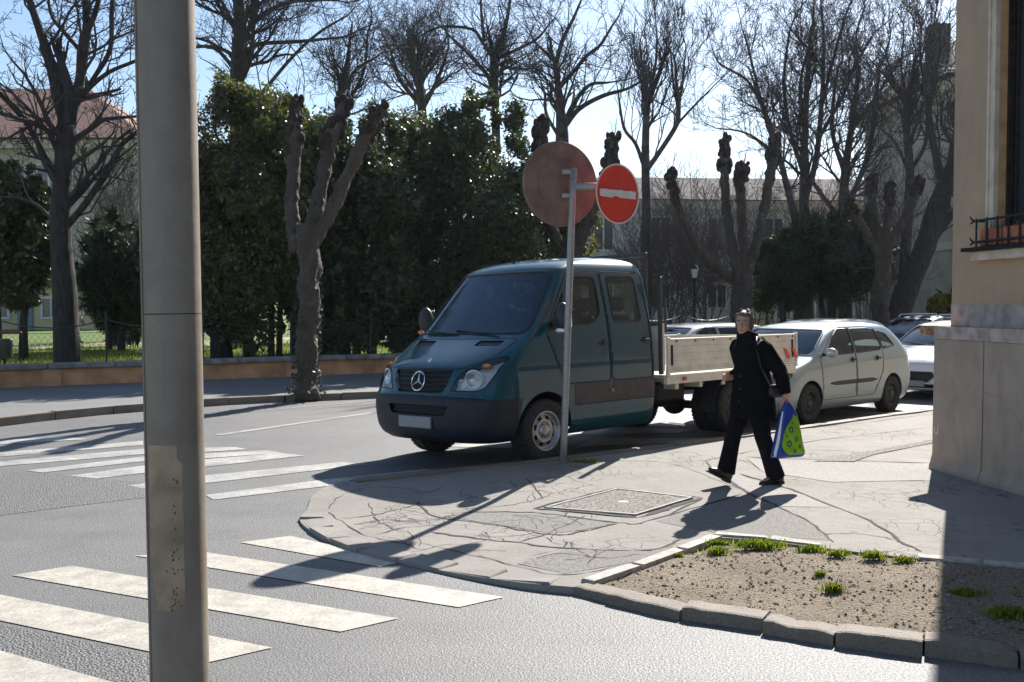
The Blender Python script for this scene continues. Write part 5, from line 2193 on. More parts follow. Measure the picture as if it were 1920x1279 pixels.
# ------------------------------------------------------------------ the van
VYAW = -2.352
van = thing('dropside_van', 'dark teal crew-cab van with beige dropside bed, parked at the kerb', 'van', (-0.315, 11.80, 0.030), VYAW)
van.scale = (1.025, 1.02, 1.0)
van.rotation_euler = (R(1.6), 0, VYAW)
VL = [  # z, xf, D, n, w, xr, Dr
    (0.27, .88, .38, 3.1, .85, -1.95, .05),
    (0.33, .95, .38, 3.1, .92, -1.97, .05),
    (0.45, .995, .38, 3.1, .955, -1.98, .06),
    (0.60, 1.005, .38, 3.1, .974, -1.98, .06),
    (0.72, .995, .38, 3.1, .983, -1.98, .06),
    (0.80, .962, .39, 3.0, .984, -1.98, .06),
    (0.90, .940, .41, 2.9, .984, -1.98, .06),
    (1.00, .915, .43, 2.7, .982, -1.98, .06),
    (1.07, .890, .44, 2.5, .979, -1.98, .06),
    (1.11, .850, .44, 2.35, .976, -1.98, .06),
    (1.15, .785, .40, 2.3, .973, -1.98, .06),
    (1.20, .690, .34, 2.3, .968, -1.98, .06),
    (1.30, .490, .24, 2.4, .960, -1.98, .06),
    (1.38, .345, .20, 2.6, .953, -1.98, .06),
    (1.44, .270, .21, 2.6, .945, -1.98, .06),
    (1.52, .205, .24, 2.5, .932, -1.98, .06),
    (1.70, .065, .26, 2.5, .897, -1.98, .06),
    (1.90, -.095, .26, 2.5, .856, -1.98, .06),
    (2.08, -.235, .27, 2.5, .812, -1.98, .06),
    (2.16, -.300, .29, 2.5, .785, -1.975, .07),
    (2.215, -.380, .34, 2.4, .755, -1.965, .09),
    (2.26, -.500, .44, 2.3, .710, -1.95, .12),
    (2.295, -.680, .54, 2.3, .645, -1.92, .16),
    (2.325, -.930, .55, 2.3, .540, -1.87, .2),
    (2.342, -1.20, .35, 2.2, .380, -1.75, .2),
]
bm = shell(VL, 0.022, 0.012, 30, 40, 10)
front = lambda c_, f: c_.x > 0.1
# wheel openings
for tst in (left, right):
    fcs = cut(bm, circle(0, .36, .425, 36), 'y', tst)
    bmesh.ops.delete(bm, geom=fcs, context='FACES')
# glass
ws = take(bm, cut(bm, rpoly([(-.865, 1.435), (.865, 1.435), (.735, 2.135), (-.735, 2.135)], .09), 'x', lambda c_, f: c_.x > -.62 and c_.z > 1.3))
inset_n(ws, .004)
fw = rpoly([(-.30, 1.50), (-.80, 1.51), (-1.0, 1.63), (-1.0, 2.07), (-.60, 2.07), (-.44, 1.90)], .07)
qw = rpoly([(-.10, 1.46), (-.27, 1.47), (-.41, 1.88)], .02)
rw = rpoly([(-1.22, 1.54), (-1.76, 1.54), (-1.76, 2.09), (-1.22, 2.09)], .08)
van_w = {}
for nm, tst in (('l', left), ('r', right)):
    for kk, pl in (('f', fw), ('q', qw), ('b', rw)):
        g_ = take(bm, cut(bm, pl, 'y', lambda c_, f, t=tst: t(c_, f) and abs(f.normal.y) > .5))
        inset_n(g_, .005)
        van_w[nm + kk] = g_
backw = []
for y0, y1 in ((-.66, -.08), (.08, .66)):
    g_ = take(bm, cut(bm, rpoly([(y0, 1.50), (y1, 1.50), (y1, 2.04), (y0, 2.04)], .06), 'x', lambda c_, f: c_.x < -1.9))
    inset_n(g_, .004)
    backw.append(g_)
# headlights
hl = {}
for s in (1, -1):
    pl = rpoly([(s * .475, .835), (s * .57, 1.01), (s * .72, 1.125), (s * .875, 1.195), (s * .925, 1.185), (s * .918, 1.0), (s * .875, .87), (s * .80, .835)], .03)
    hl[s] = take(bm, cut(bm, pl, 'x', lambda c_, f, s=s: c_.x > .40 and c_.y * s > .3))
# grille, bumper
gr = take(bm, cut(bm, rpoly([(-.475, 1.055), (.475, 1.055), (.43, .90), (.36, .805), (-.36, .805), (-.43, .90)], .03), 'x', lambda c_, f: c_.x > .7))
bp = take(bm, cut(bm, [(-1.1, .2), (1.1, .2), (1.1, .725), (.97, .745), (.86, .765), (.46, .775), (-.46, .775), (-.86, .765), (-.97, .745), (-1.1, .725)], 'x', lambda c_, f: c_.x > .40))
intake = take(bp, cut(bp, rpoly([(-.50, .67), (.50, .67), (.43, .565), (-.43, .565)], .03), 'x', lambda c_, f: c_.x > .7))
# hood
hood = take(bm, cut(bm, rpoly([(-.56, 1.066), (.56, 1.066), (.70, 1.135), (.80, 1.20), (.845, 1.375), (-.845, 1.375), (-.80, 1.20), (-.70, 1.135)], .03), 'x', lambda c_, f: c_.x > .1 and f.normal.z > .12))
vents = []
for s in (1, -1):
    vents.append(take(hood, cut(hood, rpoly([(s * .36, 1.305), (s * .68, 1.305), (s * .70, 1.355), (s * .36, 1.355)], .012), 'x', lambda c_, f: c_.x > .1)))
# side cladding then doors
clad = {}
doors = {}
for nm, tst in (('l', left), ('r', right)):
    clad[nm + 'f'] = take(bm, cut(bm, rpoly([(-.455, .60), (-1.10, .60), (-1.10, .845), (-.455, .845)], .01), 'y', tst))
    clad[nm + 'b'] = take(bm, cut(bm, rpoly([(-1.112, .60), (-1.97, .60), (-1.97, .845), (-1.112, .845)], .01), 'y', tst))
    pf = rpoly([(-.05, 1.44), (-.30, .855), (-1.095, .855), (-1.095, 2.125), (-.57, 2.125), (-.40, 1.95)], .04)
    doors[nm + 'f'] = take(bm, cut(bm, pf, 'y', lambda c_, f, t=tst: t(c_, f) and abs(f.normal.y) > .3))
    pb = rpoly([(-1.12, .855), (-1.90, .855), (-1.90, 2.14), (-1.12, 2.14)], .06)
    doors[nm + 'b'] = take(bm, cut(bm, pb, 'y', lambda c_, f, t=tst: t(c_, f) and abs(f.normal.y) > .3))
put('cab_body', bm, 'paint_teal', van, True, .012, 'interior_dark')
o = put('windscreen', ws, 'windscreen_glass', van)
rim_tube(ws, .014, 5, .002).build('seal', 'black_plastic', o)
o = put('bonnet', hood, 'paint_teal', van)
rim_tube(hood, .005, 4, -.001).build('seam', 'seam', o)
for v_ in vents:
    inset_n(v_, .012)
    q = put('vent', v_, 'black_plastic', o)
m = MB()
m.lathe([(0.0, .006), (.024, .005), (.027, 0)], 14, 'z', (0, 0, 0))
eb = m.build('badge', 'chrome', o)
eb.location = (.800, 0, 1.150)
eb.rotation_euler = (0, R(50), 0)
for key in ('lf', 'lb', 'rf', 'rb'):
    d = put('door', doors[key], 'paint_teal', van, True, .012, 'interior_dark')
    rim_tube(doors[key], .0055, 4, -.001).build('seam', 'seam', d)
    s = 1 if key[0] == 'l' else -1
    g_ = van_w[key]
    wobj = put('window', g_, 'car_glass', d)
    rim_tube(g_, .012, 5, .002).build('window_seal', 'black_plastic', d)
    if key[1] == 'f':
        handle(d, -1.0, s * .963, 1.29, s)
        q = van_w[key[0] + 'q']
        put('quarter_panel', q, 'black_plastic', d)
    else:
        handle(d, -1.20 if False else -1.78, s * .955, 1.31, s)
    put('door_cladding', clad[key], 'cladding_grey', d, True, .02)
for g_ in backw:
    o = put('rear_window', g_, 'car_glass', van)
    rim_tube(g_, .012, 5, .0).build('window_seal', 'black_plastic', o)
# amber repeater
m = MB()
m.box((-1.105, .992, .735), (.055, .014, .035), 0, .004)
m.build('side_marker', 'amber_dark', van)
# bumper and its parts
bmp = put('bumper', bp, 'bumper_plastic', van, True, .012)
inset_n(intake, .05)
put('intake', intake, 'chassis_black', bmp)
m = MB()
for z in (.60, .64):
    m.tube([(1.0 - .06 * (abs(y) / .5) ** 2.4, y, z) for y in np.linspace(-.46, .46, 13)], .007, 5)
m.build('intake_bar', 'bumper_plastic', bmp)
m = MB()
m.box((1.012, -.02, .485), (.02, .53, .125), 0, .006)
pl = m.build('number_plate', 'plate_white', bmp)
m = MB()
m.box((1.0, -.02, .485), (.02, .56, .15), 0, .006)
m.build('plate_holder', 'black_plastic', bmp)
for s in (1, -1):
    m = MB()
    m.tube([(.93, s * .42, .56), (.93, s * .60, .60), (.84, s * .78, .68)], [.018, .02, .012], 6)
    m.build('bumper_crease', 'bumper_plastic', bmp)
# grille
inset_n(gr, .035)
go = put('grille', gr, 'chassis_black', van)
for z in (.84, .89, .94, .99, 1.035):
    m = MB()
    ymax = .43 if z > .93 else (.40 if z > .87 else .36)
    m.tube([(.945 - (z - .84) * .26 - .055 * (abs(y) / .5) ** 2.4, y, z) for y in np.linspace(-ymax, ymax, 17)], [(.013, .012)] * 17, 6)
    m.build('grille_bar', 'bumper_plastic', go)
# three-pointed star in a ring
m = MB()
ec = Vector((.966, 0, .932))
er = .105
tl = Matrix.Rotation(R(-14), 3, 'Y')
m.tube([ec + tl @ Vector((0, er * math.cos(a), er * math.sin(a))) for a in np.linspace(0, 2 * PI, 37)], .0085, 6, False)
for k in range(3):
    a = PI / 2 + k * 2 * PI / 3
    tip = ec + tl @ Vector((.003, er * .97 * math.cos(a), er * .97 * math.sin(a)))
    ux = tl @ Vector((0, -math.sin(a), math.cos(a)))
    m.add([ec + ux * .017, tip, ec - ux * .017, ec + Vector((.013, 0, 0))], [(0, 3, 1), (3, 2, 1)])
m.build('emblem', 'chrome', go)
# headlights
for s in (1, -1):
    inner_b = hl[s].copy()
    lens = put('headlight', hl[s], 'lens_glass', van)
    rim_tube(hl[s], .006, 4, 0).build('seal', 'seam', lens)
    inset_n(inner_b, .085)
    put('reflector', inner_b, 'lamp_grey', lens, True)
    m = MB()
    c1 = Vector((.812, s * .715, .955))
    axd = Vector((.93, s * .36, -.03)).normalized()
    rot = Vector((0, 0, 1)).rotation_difference(axd).to_matrix()
    tmp = MB()
    tmp.lathe([(.012, -.055), (.055, -.04), (.092, .0), (.100, .012), (.104, .006)], 24)
    m.add([rot @ Vector(v_) + c1 for v_ in tmp.v], tmp.f)
    tmp = MB()
    tmp.ell((0, 0, -.02), (.018, .018, .03), 8, 6)
    m.add([rot @ Vector(v_) + c1 for v_ in tmp.v], tmp.f)
    m.build('lamp_bowl', 'lamp_reflector', lens, True)
    m = MB()
    c2 = Vector((.845, s * .575, .905))
    tmp = MB()
    tmp.lathe([(.01, -.04), (.035, -.03), (.052, .0), (.056, .004)], 18)
    m.add([rot @ Vector(v_) + c2 for v_ in tmp.v], tmp.f)
    m.build('lamp_bowl', 'lamp_reflector', lens, True)
    m = MB()
    m.ell((.685, s * .785, 1.085), (.05, .06, .035), 10, 8, Matrix.Rotation(s * R(35), 3, 'Z'))
    m.build('indicator', 'amber', lens, True)
# mirrors
for s in (1, -1):
    m = MB()
    m.tube([(-.16, s * .93, 1.52), (-.13, s * 1.04, 1.55)], [.035, .03], 8)
    m.ell((-.12, s * 1.13, 1.60), (.075, .10, .165), 14, 10, Matrix.Rotation(s * R(-12), 3, 'Z'))
    mo = m.build('mirror', 'black_plastic', van, True)
    m = MB()
    m.ell((-.06, s * 1.14, 1.455), (.035, .07, .028), 10, 6)
    m.build('mirror_indicator', 'amber' if s < 0 else 'lamp_reflector', mo, True)
    m = MB()
    m.box((-.19, s * 1.14, 1.61), (.01, .14, .24), s * R(-12), .004)
    m.build('mirror_glass', 'chrome', mo)
# wipers
for y0, y1 in ((.55, -.18), (-.10, -.72)):
    m = MB()
    m.tube([(.295, y0, 1.43), (.285, (y0 + y1) / 2, 1.45), (.245, y1, 1.478)], [.011, .010, .008], 5)
    m.build('wiper', 'black_plastic', van)
# roof aerial and cab roof lip
m = MB()
m.tube([(-.52, .0, 2.255), (-.56, .0, 2.32)], [.02, .010], 6)
m.tube([(-.56, .0, 2.32), (-.66, .0, 2.355)], [.008, .004], 5)
m.build('aerial', 'black_plastic', van)
# interior
m = MB()
m.box((.02, 0, 1.20), (.36, 1.66, .26), 0, .06)
m.box((-.02, 0, 1.36), (.30, 1.58, .12), 0, .05)
m.box((-.05, .45, 1.42), (.18, .40, .10), 0, .04)
m.build('dashboard', 'interior_dark', van)
m = MB()
m.box((-.9, 0, .62), (2.0, 1.80, .06))
m.box((-1.94, 0, 1.10), (.03, 1.80, .78))
m.build('cab_floor', 'interior_dark', van)
steering(van, -.12, .45, 1.42)
seat(van, -.62, .45, 1.02, .50, .66)
seat(van, -.62, -.20, 1.02, .46, .66)
seat(van, -.62, -.62, 1.02, .42, .66)
for y in (.55, 0, -.55):
    seat(van, -1.42, y, 1.02, .50, .60)
m = MB()
m.tube([(-.86, .45, 1.62), (-.90, .44, 1.55), (-.76, .43, 1.32), (-.72, .43, 1.14)], [(.20, .10), (.25, .12), (.24, .09), (.22, .08)], 12)
m.build('draped_vest', 'hivis', van, True)
# wheels
wheel(van, (0, .865, .352), .352, .225, 1, 'rim_silver', .62)
wheel(van, (0, -.865, .352), .352, .225, -1, 'rim_silver', .62)
for s in (1, -1):
    wheel(van, (-3.665, s * .865, .352), .352, .225, s, 'rim_dark', .62)
    wheel(van, (-3.665, s * .62, .352), .352, .20, s, 'rim_dark', .62)
    m = MB()                                        # inner wheel housing, rear mudguard
    m.tube([(.44 * math.cos(a), s * .72, .36 + .44 * math.sin(a)) for a in np.linspace(0, PI, 13)], [(.02, .22)] * 13, 8)
    m.build('wheel_housing', 'chassis_black', van)
    m = MB()
    pts = [(-3.665 + .47 * math.cos(a), .37 + .46 * math.sin(a)) for a in np.linspace(R(-8), R(188), 15)]
    for (x0, z0), (x1, z1) in zip(pts[:-1], pts[1:]):
        m.add([(x0, s * .74, z0), (x1, s * .74, z1), (x1, s * .99, z1), (x0, s * .99, z0), (x0 * 1.0, s * .74, z0 + .01), (x1, s * .74, z1 + .01), (x1, s * .99, z1 + .01), (x0, s * .99, z0 + .01)],
              [(0, 1, 2, 3), (7, 6, 5, 4), (0, 4, 5, 1), (2, 6, 7, 3)])
    m.build('mudguard', 'black_plastic', van)
# chassis
m = MB()
for s in (1, -1):
    m.box((-3.2, s * .40, .66), (4.1, .09, .16))
for x in (-2.3, -3.0, -4.4, -5.0):
    m.box((x, 0, .66), (.1, .72, .10))
m.tube([(-3.665, -.8, .352), (-3.665, .8, .352)], .06, 10)
m.ell((-3.665, 0, .352), (.15, .17, .15), 12, 8)
m.tube([(0, -.8, .34), (0, .8, .34)], .05, 8)
m.tube([(-.6, .0, .45), (-3.6, .0, .40)], .05, 8)
m.box((-2.55, .62, .62), (.62, .30, .26), 0, .04)
m.box((-2.6, -.60, .60), (.8, .32, .28), 0, .04)
m.tube([(-1.2, -.3, .36), (-2.6, -.34, .36), (-3.0, -.40, .40)], .07, 8)
m.box((-.55, 0, .42), (1.2, 1.5, .16), 0, .05)
m.build('chassis', 'chassis_black', van)
m = MB()
m.lathe([(.20, -.09), (.33, -.10), (.345, -.04), (.345, .04), (.33, .10), (.20, .09)], 28, 'z', (-4.75, 0, .55))
m.build('spare_wheel', 'rubber', van, True)
# dropside bed
X0, X1 = -2.12, -5.22
m = MB()
m.box(((X0 + X1) / 2, 0, .90), (X0 - X1 - .02, 2.0, .05))
bed_o = m.build('bed_floor', 'bed_wood', van)
m = MB()
for s in (1, -1):
    m.box(((X0 + X1) / 2, s * .995, .865), (X0 - X1, .05, .115))
for k in range(6):
    m.box((X0 - .3 - k * .52, 0, .79), (.07, 1.9, .12))
m.build('bed_frame', 'bed_alu', van)
for s in (1, -1):
    m = MB()
    m.box(((X0 + X1) / 2, s * 1.02, 1.165), (X0 - X1 - .10, .026, .43))
    for z, hh in ((.965, .035), (1.365, .035)):
        m.box(((X0 + X1) / 2, s * 1.026, z), (X0 - X1 - .08, .046, hh), 0, .008)
    m.tube([(X0 - .12, s * 1.036, 1.01), (X1 + .12, s * 1.036, 1.01)], .009, 5)
    for z in (1.10, 1.19, 1.28):
        m.tube([(X0 - .16, s * 1.034, z), (X1 + .12, s * 1.034, z)], .004, 4)
    side = m.build('drop_side', 'bed_alu', van)
    m = MB()
    for k in range(8):
        m.lathe([(.0, .001), (.014, .001), (.016, -.004)], 8, 'y', (X0 - .17 - k * .40, s * (1.052 if s > 0 else 1.049), 1.345))
    m.build('rivet', 'chassis_black', side)
    for xx in (X0 - .085, X1 + .12):
        m = MB()
        m.box((xx, s * 1.037, 1.17), (.035, .02, .26), 0, .006)
        m.build('latch', 'chassis_black', side)
    m = MB()
    m.box((X0 - .02, s * 1.02, 1.15), (.05, .05, .50), 0, .008)
    m.build('corner_post', 'bed_alu', van)
    m = MB()
    m.box((X1 + .0, s * 1.02, 1.15), (.05, .05, .50), 0, .008)
    m.build('corner_post', 'bed_alu', van)
    m = MB()
    m.box((X0 - .35, s * 1.035, .80), (.07, .03, .045), 0, .008)
    m.build('side_marker', 'amber_dark', van)
    for k, xx in enumerate((X1 + .28, X1 + .07)):
        m = MB()
        w_ = .04
        yy = s * 1.052
        m.add([(xx + w_ + .05, yy, 1.17), (xx - w_ + .05, yy, 1.17), (xx - w_ - .05, yy, 1.03), (xx + w_ - .05, yy, 1.03),
               (xx + w_ + .05, yy - s * .004, 1.17), (xx - w_ + .05, yy - s * .004, 1.17), (xx - w_ - .05, yy - s * .004, 1.03), (xx + w_ - .05, yy - s * .004, 1.03)],
              [(0, 1, 2, 3), (7, 6, 5, 4), (0, 4, 5, 1), (1, 5, 6, 2), (2, 6, 7, 3), (3, 7, 4, 0)])
        m.build('warning_stripe', 'sign_red', side)
m = MB()
m.box((X1 - .03, 0, 1.15), (.03, 2.0, .45))
m.build('tail_board', 'bed_alu', van)
for s in (1, -1):
    m = MB()
    m.box((X1 - .02, s * .76, .74), (.03, .30, .10), 0, .01)
    m.build('tail_lamp', 'red_lens', van)
# headboard frame and lattice behind the cab
m = MB()
m.box((-2.09, 0, 1.21), (.035, 2.0, .60))
hb = m.build('headboard', 'bed_alu', van)
m = MB()
for y in (-.97, .97):
    m.box((-2.07, y, 1.48), (.05, .05, 1.22), 0, .006)
for y in (-.76, .76):
    m.box((-2.07, y, 1.95), (.04, .04, .86), 0, .006)
m.box((-2.07, 0, 2.385), (.04, 1.56, .04), 0, .006)
m.box((-2.07, 0, 1.50), (.04, 1.9, .04), 0, .006)
m.build('headboard_frame', 'cladding_grey', hb)
m = MB()
for k in range(29):
    y = -.74 + k * 1.48 / 28
    m.tube([(-2.07, y, 1.52), (-2.07, y, 2.37)], .0035, 3, False)
for k in range(17):
    z = 1.55 + k * .8 / 16
    m.tube([(-2.07, -.75, z), (-2.07, .75, z)], .0035, 3, False)
m.build('lattice', 'cladding_grey', hb)
# short post with lamp at the bed's front corner
m = MB()
m.tube([(-2.14, .99, 1.4), (-2.14, .99, 1.82)], .02, 8)
m.build('corner_rail', 'cladding_grey', van)


for q in list(bpy.data.objects):
    if q.parent == van and q.name.split('.')[0] in ('bed_floor', 'bed_frame', 'drop_side', 'corner_post', 'tail_board'):
        q.location.z = -.065


# ------------------------------------------------------------------ ordinary cars
CAR_L = [
    (0.19, .74, .42, 2.7, .79, -3.28, .30),
    (0.27, .83, .45, 2.7, .85, -3.36, .30),
    (0.45, .87, .46, 2.6, .875, -3.42, .28),
    (0.60, .85, .50, 2.5, .879, -3.43, .26),
    (0.70, .80, .54, 2.4, .877, -3.42, .26),
    (0.77, .71, .55, 2.3, .873, -3.41, .26),
    (0.84, .55, .48, 2.3, .867, -3.40, .26),
    (0.91, .32, .36, 2.3, .860, -3.39, .26),
    (0.97, .10, .26, 2.4, .850, -3.37, .26),
    (1.02, -.02, .24, 2.5, .838, -3.33, .26),
    (1.14, -.21, .25, 2.5, .805, -3.23, .26),
    (1.28, -.44, .27, 2.5, .760, -3.08, .28),
    (1.38, -.62, .29, 2.5, .718, -2.95, .30),
    (1.43, -.74, .33, 2.4, .685, -2.85, .33),
    (1.465, -.90, .42, 2.3, .635, -2.72, .38),
    (1.49, -1.13, .50, 2.3, .56, -2.55, .42),
    (1.507, -1.40, .40, 2.2, .43, -2.34, .3),
    (1.514, -1.62, .2, 2.1, .28, -2.16, .2),
]


def make_car(name, label, pos, yaw, paint_m, sx=1.0, sy=1.0, sz=1.0, wb=2.6, strip=True, grille='plain', rimm='rim_dark', steel=True, rails=False, group=None, detail=True):
    o = thing(name, label, 'car', pos, yaw, group)
    LV = [(z * sz, xf * sx, D * sx, n, w * sy, xr * sx, Dr * sx) for z, xf, D, n, w, xr, Dr in CAR_L]
    bm = shell(LV, 0.02 if detail else 0.035, 0.03, 26, 46, 12)

    def T(pts):
        return [(x * sx, z * sz) for x, z in pts]

    def TY(pts):
        return [(y * sy, z * sz) for y, z in pts]
    wr = .305
    for x in (0, -wb):
        for tst in (left, right):
            bmesh.ops.delete(bm, geom=cut(bm, circle(x, wr, .355, 30), 'y', tst), context='FACES')
    ws = take(bm, cut(bm, rpoly(TY([(-.765, 1.03), (.765, 1.03), (.625, 1.405), (-.625, 1.405)]), .07), 'x', lambda c_, f: c_.x > -1.1 * sx and f.normal.x > .15))
    inset_n(ws, .004)
    rw_ = take(bm, cut(bm, rpoly(TY([(-.70, 1.06), (.70, 1.06), (.585, 1.39), (-.585, 1.39)]), .07), 'x', lambda c_, f: c_.x < -2.6 * sx and f.normal.x < -.15))
    inset_n(rw_, .004)
    wins_ = {}
    wpoly = {'f': [(-.50, 1.02), (-1.33, 1.03), (-1.33, 1.415), (-1.02, 1.415), (-.80, 1.30)],
             'b': [(-1.41, 1.03), (-2.22, 1.06), (-2.26, 1.12), (-2.17, 1.39), (-1.95, 1.415), (-1.41, 1.415)],
             'q': [(-2.32, 1.07), (-2.74, 1.12), (-2.52, 1.32), (-2.25, 1.375)]}
    for nm, tst in (('l', left), ('r', right)):
        for k in 'fbq':
            g_ = take(bm, cut(bm, rpoly(T(wpoly[k]), .04), 'y', lambda c_, f, t=tst: t(c_, f) and abs(f.normal.y) > .45))
            inset_n(g_, .004)
            wins_[nm + k] = g_
    hls = {}
    for s in (1, -1):
        pl = rpoly(TY([(s * .42, .60), (s * .46, .69), (s * .66, .75), (s * .80, .775), (s * .80, .70), (s * .70, .61)]), .03)
        hls[s] = take(bm, cut(bm, pl, 'x', lambda c_, f, s=s: c_.x > .2 * sx and c_.y * s > .2))
    if grille == 'hexagon':
        gpl = rpoly(TY([(-.36, .56), (-.42, .48), (-.30, .36), (.30, .36), (.42, .48), (.36, .56)]), .02)
    else:
        gpl = rpoly(TY([(-.34, .66), (.34, .66), (.30, .58), (-.30, .58)]), .02)
    gr = take(bm, cut(bm, gpl, 'x', lambda c_, f: c_.x > .5 * sx))
    low = take(bm, cut(bm, rpoly(TY([(-.46, .32), (.46, .32), (.38, .235), (-.38, .235)]), .02), 'x', lambda c_, f: c_.x > .5 * sx))
    hood = take(bm, cut(bm, rpoly(TY([(-.50, .705), (.50, .705), (.70, .78), (.745, .90), (.735, .985), (-.735, .985), (-.745, .90), (-.70, .78)]), .03), 'x', lambda c_, f: c_.x > -.25 * sx and f.normal.z > .25))
    tl_ = {}
    for s in (1, -1):
        pl = rpoly(TY([(s * .62, .78), (s * .86, .78), (s * .84, 1.10), (s * .74, 1.10)]), .03)
        tl_[s] = take(bm, cut(bm, pl, 'x', lambda c_, f, s=s: c_.x < -3.05 * sx and c_.y * s > .2 and f.normal.x < -.55))
    doors_ = {}
    dp = {'f': [(-.30, .97), (-.36, .34), (-1.36, .34), (-1.36, 1.435), (-.98, 1.435), (-.70, 1.27)],
          'b': [(-1.375, .34), (-1.95, .34), (-2.25, .72), (-2.29, 1.10), (-2.20, 1.41), (-1.95, 1.435), (-1.375, 1.435)]}
    for nm, tst in (('l', left), ('r', right)):
        for k in 'fb':
            doors_[nm + k] = take(bm, cut(bm, rpoly(T(dp[k]), .03), 'y', lambda c_, f, t=tst: t(c_, f) and abs(f.normal.y) > .3))
    put('body', bm, paint_m, o, True, .012, 'interior_dark')
    q = put('windscreen', ws, 'windscreen_glass', o)
    rim_tube(ws, .012, 5, .001).build('seal', 'black_plastic', q)
    q = put('rear_window', rw_, 'car_glass', o)
    rim_tube(rw_, .012, 5, .001).build('seal', 'black_plastic', q)
    q = put('bonnet', hood, paint_m, o)
    rim_tube(hood, .004, 4, -.001).build('seam', 'seam', q)
    for key in ('lf', 'lb', 'rf', 'rb'):
        d = put('door', doors_[key], paint_m, o, True, .012, 'interior_dark')
        rim_tube(doors_[key], .0045, 4, -.001).build('seam', 'seam', d)
        put('window', wins_[key], 'car_glass', d)
        rim_tube(wins_[key], .011, 5, .001).build('window_seal', 'black_plastic', d)
        s = 1 if key[0] == 'l' else -1
        hx = -1.24 if key[1] == 'f' else -2.05
        handle(d, hx * sx, s * .868 * sy, .93 * sz, s, 'black_plastic' if strip else paint_m, .15)
        if strip:
            m = MB()
            xa, xb = (-.55, -1.34) if key[1] == 'f' else (-1.39, -2.02)
            rings = []
            for u in np.linspace(0, 1, 9):
                x_ = xa + (xb - xa) * u
                e_ = (1 - .75 * max(0, 1 - u / .35) ** 2) if key[1] == 'f' else (1 - .8 * max(0, 1 - (1 - u) / .3) ** 2)
                y_ = s * .879 * sy * (1 - .03 * ((x_ + 1.28) / 2.15) ** 2)
                hh_ = .040 * e_
                rings.append([(x_, y_ - s * .01, .585 - hh_), (x_, y_ + s * .014, .585 - hh_ * .6), (x_, y_ + s * .016, .585 + hh_ * .6), (x_, y_ - s * .01, .585 + hh_)])
            m.loft(rings)
            m.build('rub_strip', 'cladding_grey', d)
    for nm in 'lr':
        q = put('quarter_window', wins_[nm + 'q'], 'car_glass', o)
        rim_tube(wins_[nm + 'q'], .011, 5, .001).build('window_seal', 'black_plastic', q)
    for s in (1, -1):
        ib = hls[s].copy()
        q = put('headlight', hls[s], 'lens_glass', o)
        inset_n(ib, .03)
        put('reflector', ib, 'lamp_grey', q)
        m = MB()
        m.ell((.60 * sx, s * .60 * sy, .67 * sz), (.05, .06, .05), 12, 8)
        m.build('lamp_bowl', 'lamp_reflector', q, True)
        rim_tube(hls[s], .006, 4, 0).build('seal', 'black_plastic', q)
        put('tail_lamp', tl_[s], 'red_lens', o)
        m = MB()
        m.tube([(-.42 * sx, s * .82 * sy, 1.03 * sz), (-.40 * sx, s * .90 * sy, 1.04 * sz)], [.03, .025], 7)
        m.build('mirror_arm', 'black_plastic', o)
        m = MB()
        m.ell((-.40 * sx, s * .96 * sy, 1.065 * sz), (.07, .105, .075), 14, 10)
        m.build('mirror', paint_m, o, True)
        wheel(o, (0, s * .755 * sy, wr), wr, .20, s, rimm, .62, steel)
        wheel(o, (-wb, s * .755 * sy, wr), wr, .20, s, rimm, .62, steel)
        for x in (0, -wb):
            m = MB()
            m.tube([(x + .36 * math.cos(a), s * .66 * sy, wr + .36 * math.sin(a)) for a in np.linspace(0, PI, 13)], [(.012, .19)] * 13, 8)
            m.build('wheel_housing', 'chassis_black', o)
    inset_n(gr, .02)
    q = put('grille', gr, 'chassis_black', o)
    if grille == 'hexagon':
        for z in (.40, .44, .48, .52):
            m = MB()
            m.tube([(.84 * sx - .05 * (y / .35) ** 2, y, z * sz) for y in np.linspace(-.32, .32, 9)], .006, 5)
            m.build('grille_bar', 'black_plastic', q)
        rim_tube(gr, .008, 5, .02).build('grille_rim', 'chrome', q)
    inset_n(low, .03)
    put('lower_intake', low, 'chassis_black', o)
    m = MB()
    pz = .42 if grille == 'plain' else .33
    m.box((.875 * sx, 0, pz * sz), (.02, .50, .11), 0, .006)
    m.build('number_plate', 'plate_white', o)
    m = MB()
    m.box((-wb / 2, 0, .27), (3.3 * sx, 1.30, .16), 0, .04)
    m.build('underbody', 'chassis_black', o)
    m = MB()
    m.box((-.30 * sx, 0, .88 * sz), (.45, 1.46, .14), 0, .05)
    m.build('dashboard', 'interior_dark', o)
    m = MB()
    m.box((-1.6 * sx, 0, .40), (2.4 * sx, 1.5, .05))
    m.build('floor', 'interior_dark', o)
    steering(o, -.45 * sx, .36, .93 * sz, .18)
    for y in (.36, -.36):
        seat(o, -1.05 * sx, y, .58, .46, .56)
    seat(o, -1.95 * sx, 0, .58, 1.2, .50, head=False)
    if rails:
        for s in (1, -1):
            m = MB()
            m.tube([(-1.0 * sx, s * .58 * sy, 1.47 * sz), (-1.1 * sx, s * .58 * sy, 1.535 * sz), (-2.5 * sx, s * .56 * sy, 1.545 * sz), (-2.65 * sx, s * .56 * sy, 1.46 * sz)], .014, 6)
            m.build('roof_rail', 'chrome', o)
    for y0, y1 in ((.5, -.12), (-.1, -.6)):
        m = MB()
        m.tube([(-.04 * sx, y0, 1.03 * sz), (-.08 * sx, y1, 1.07 * sz)], .008, 4)
        m.build('wiper', 'black_plastic', o)
    return o


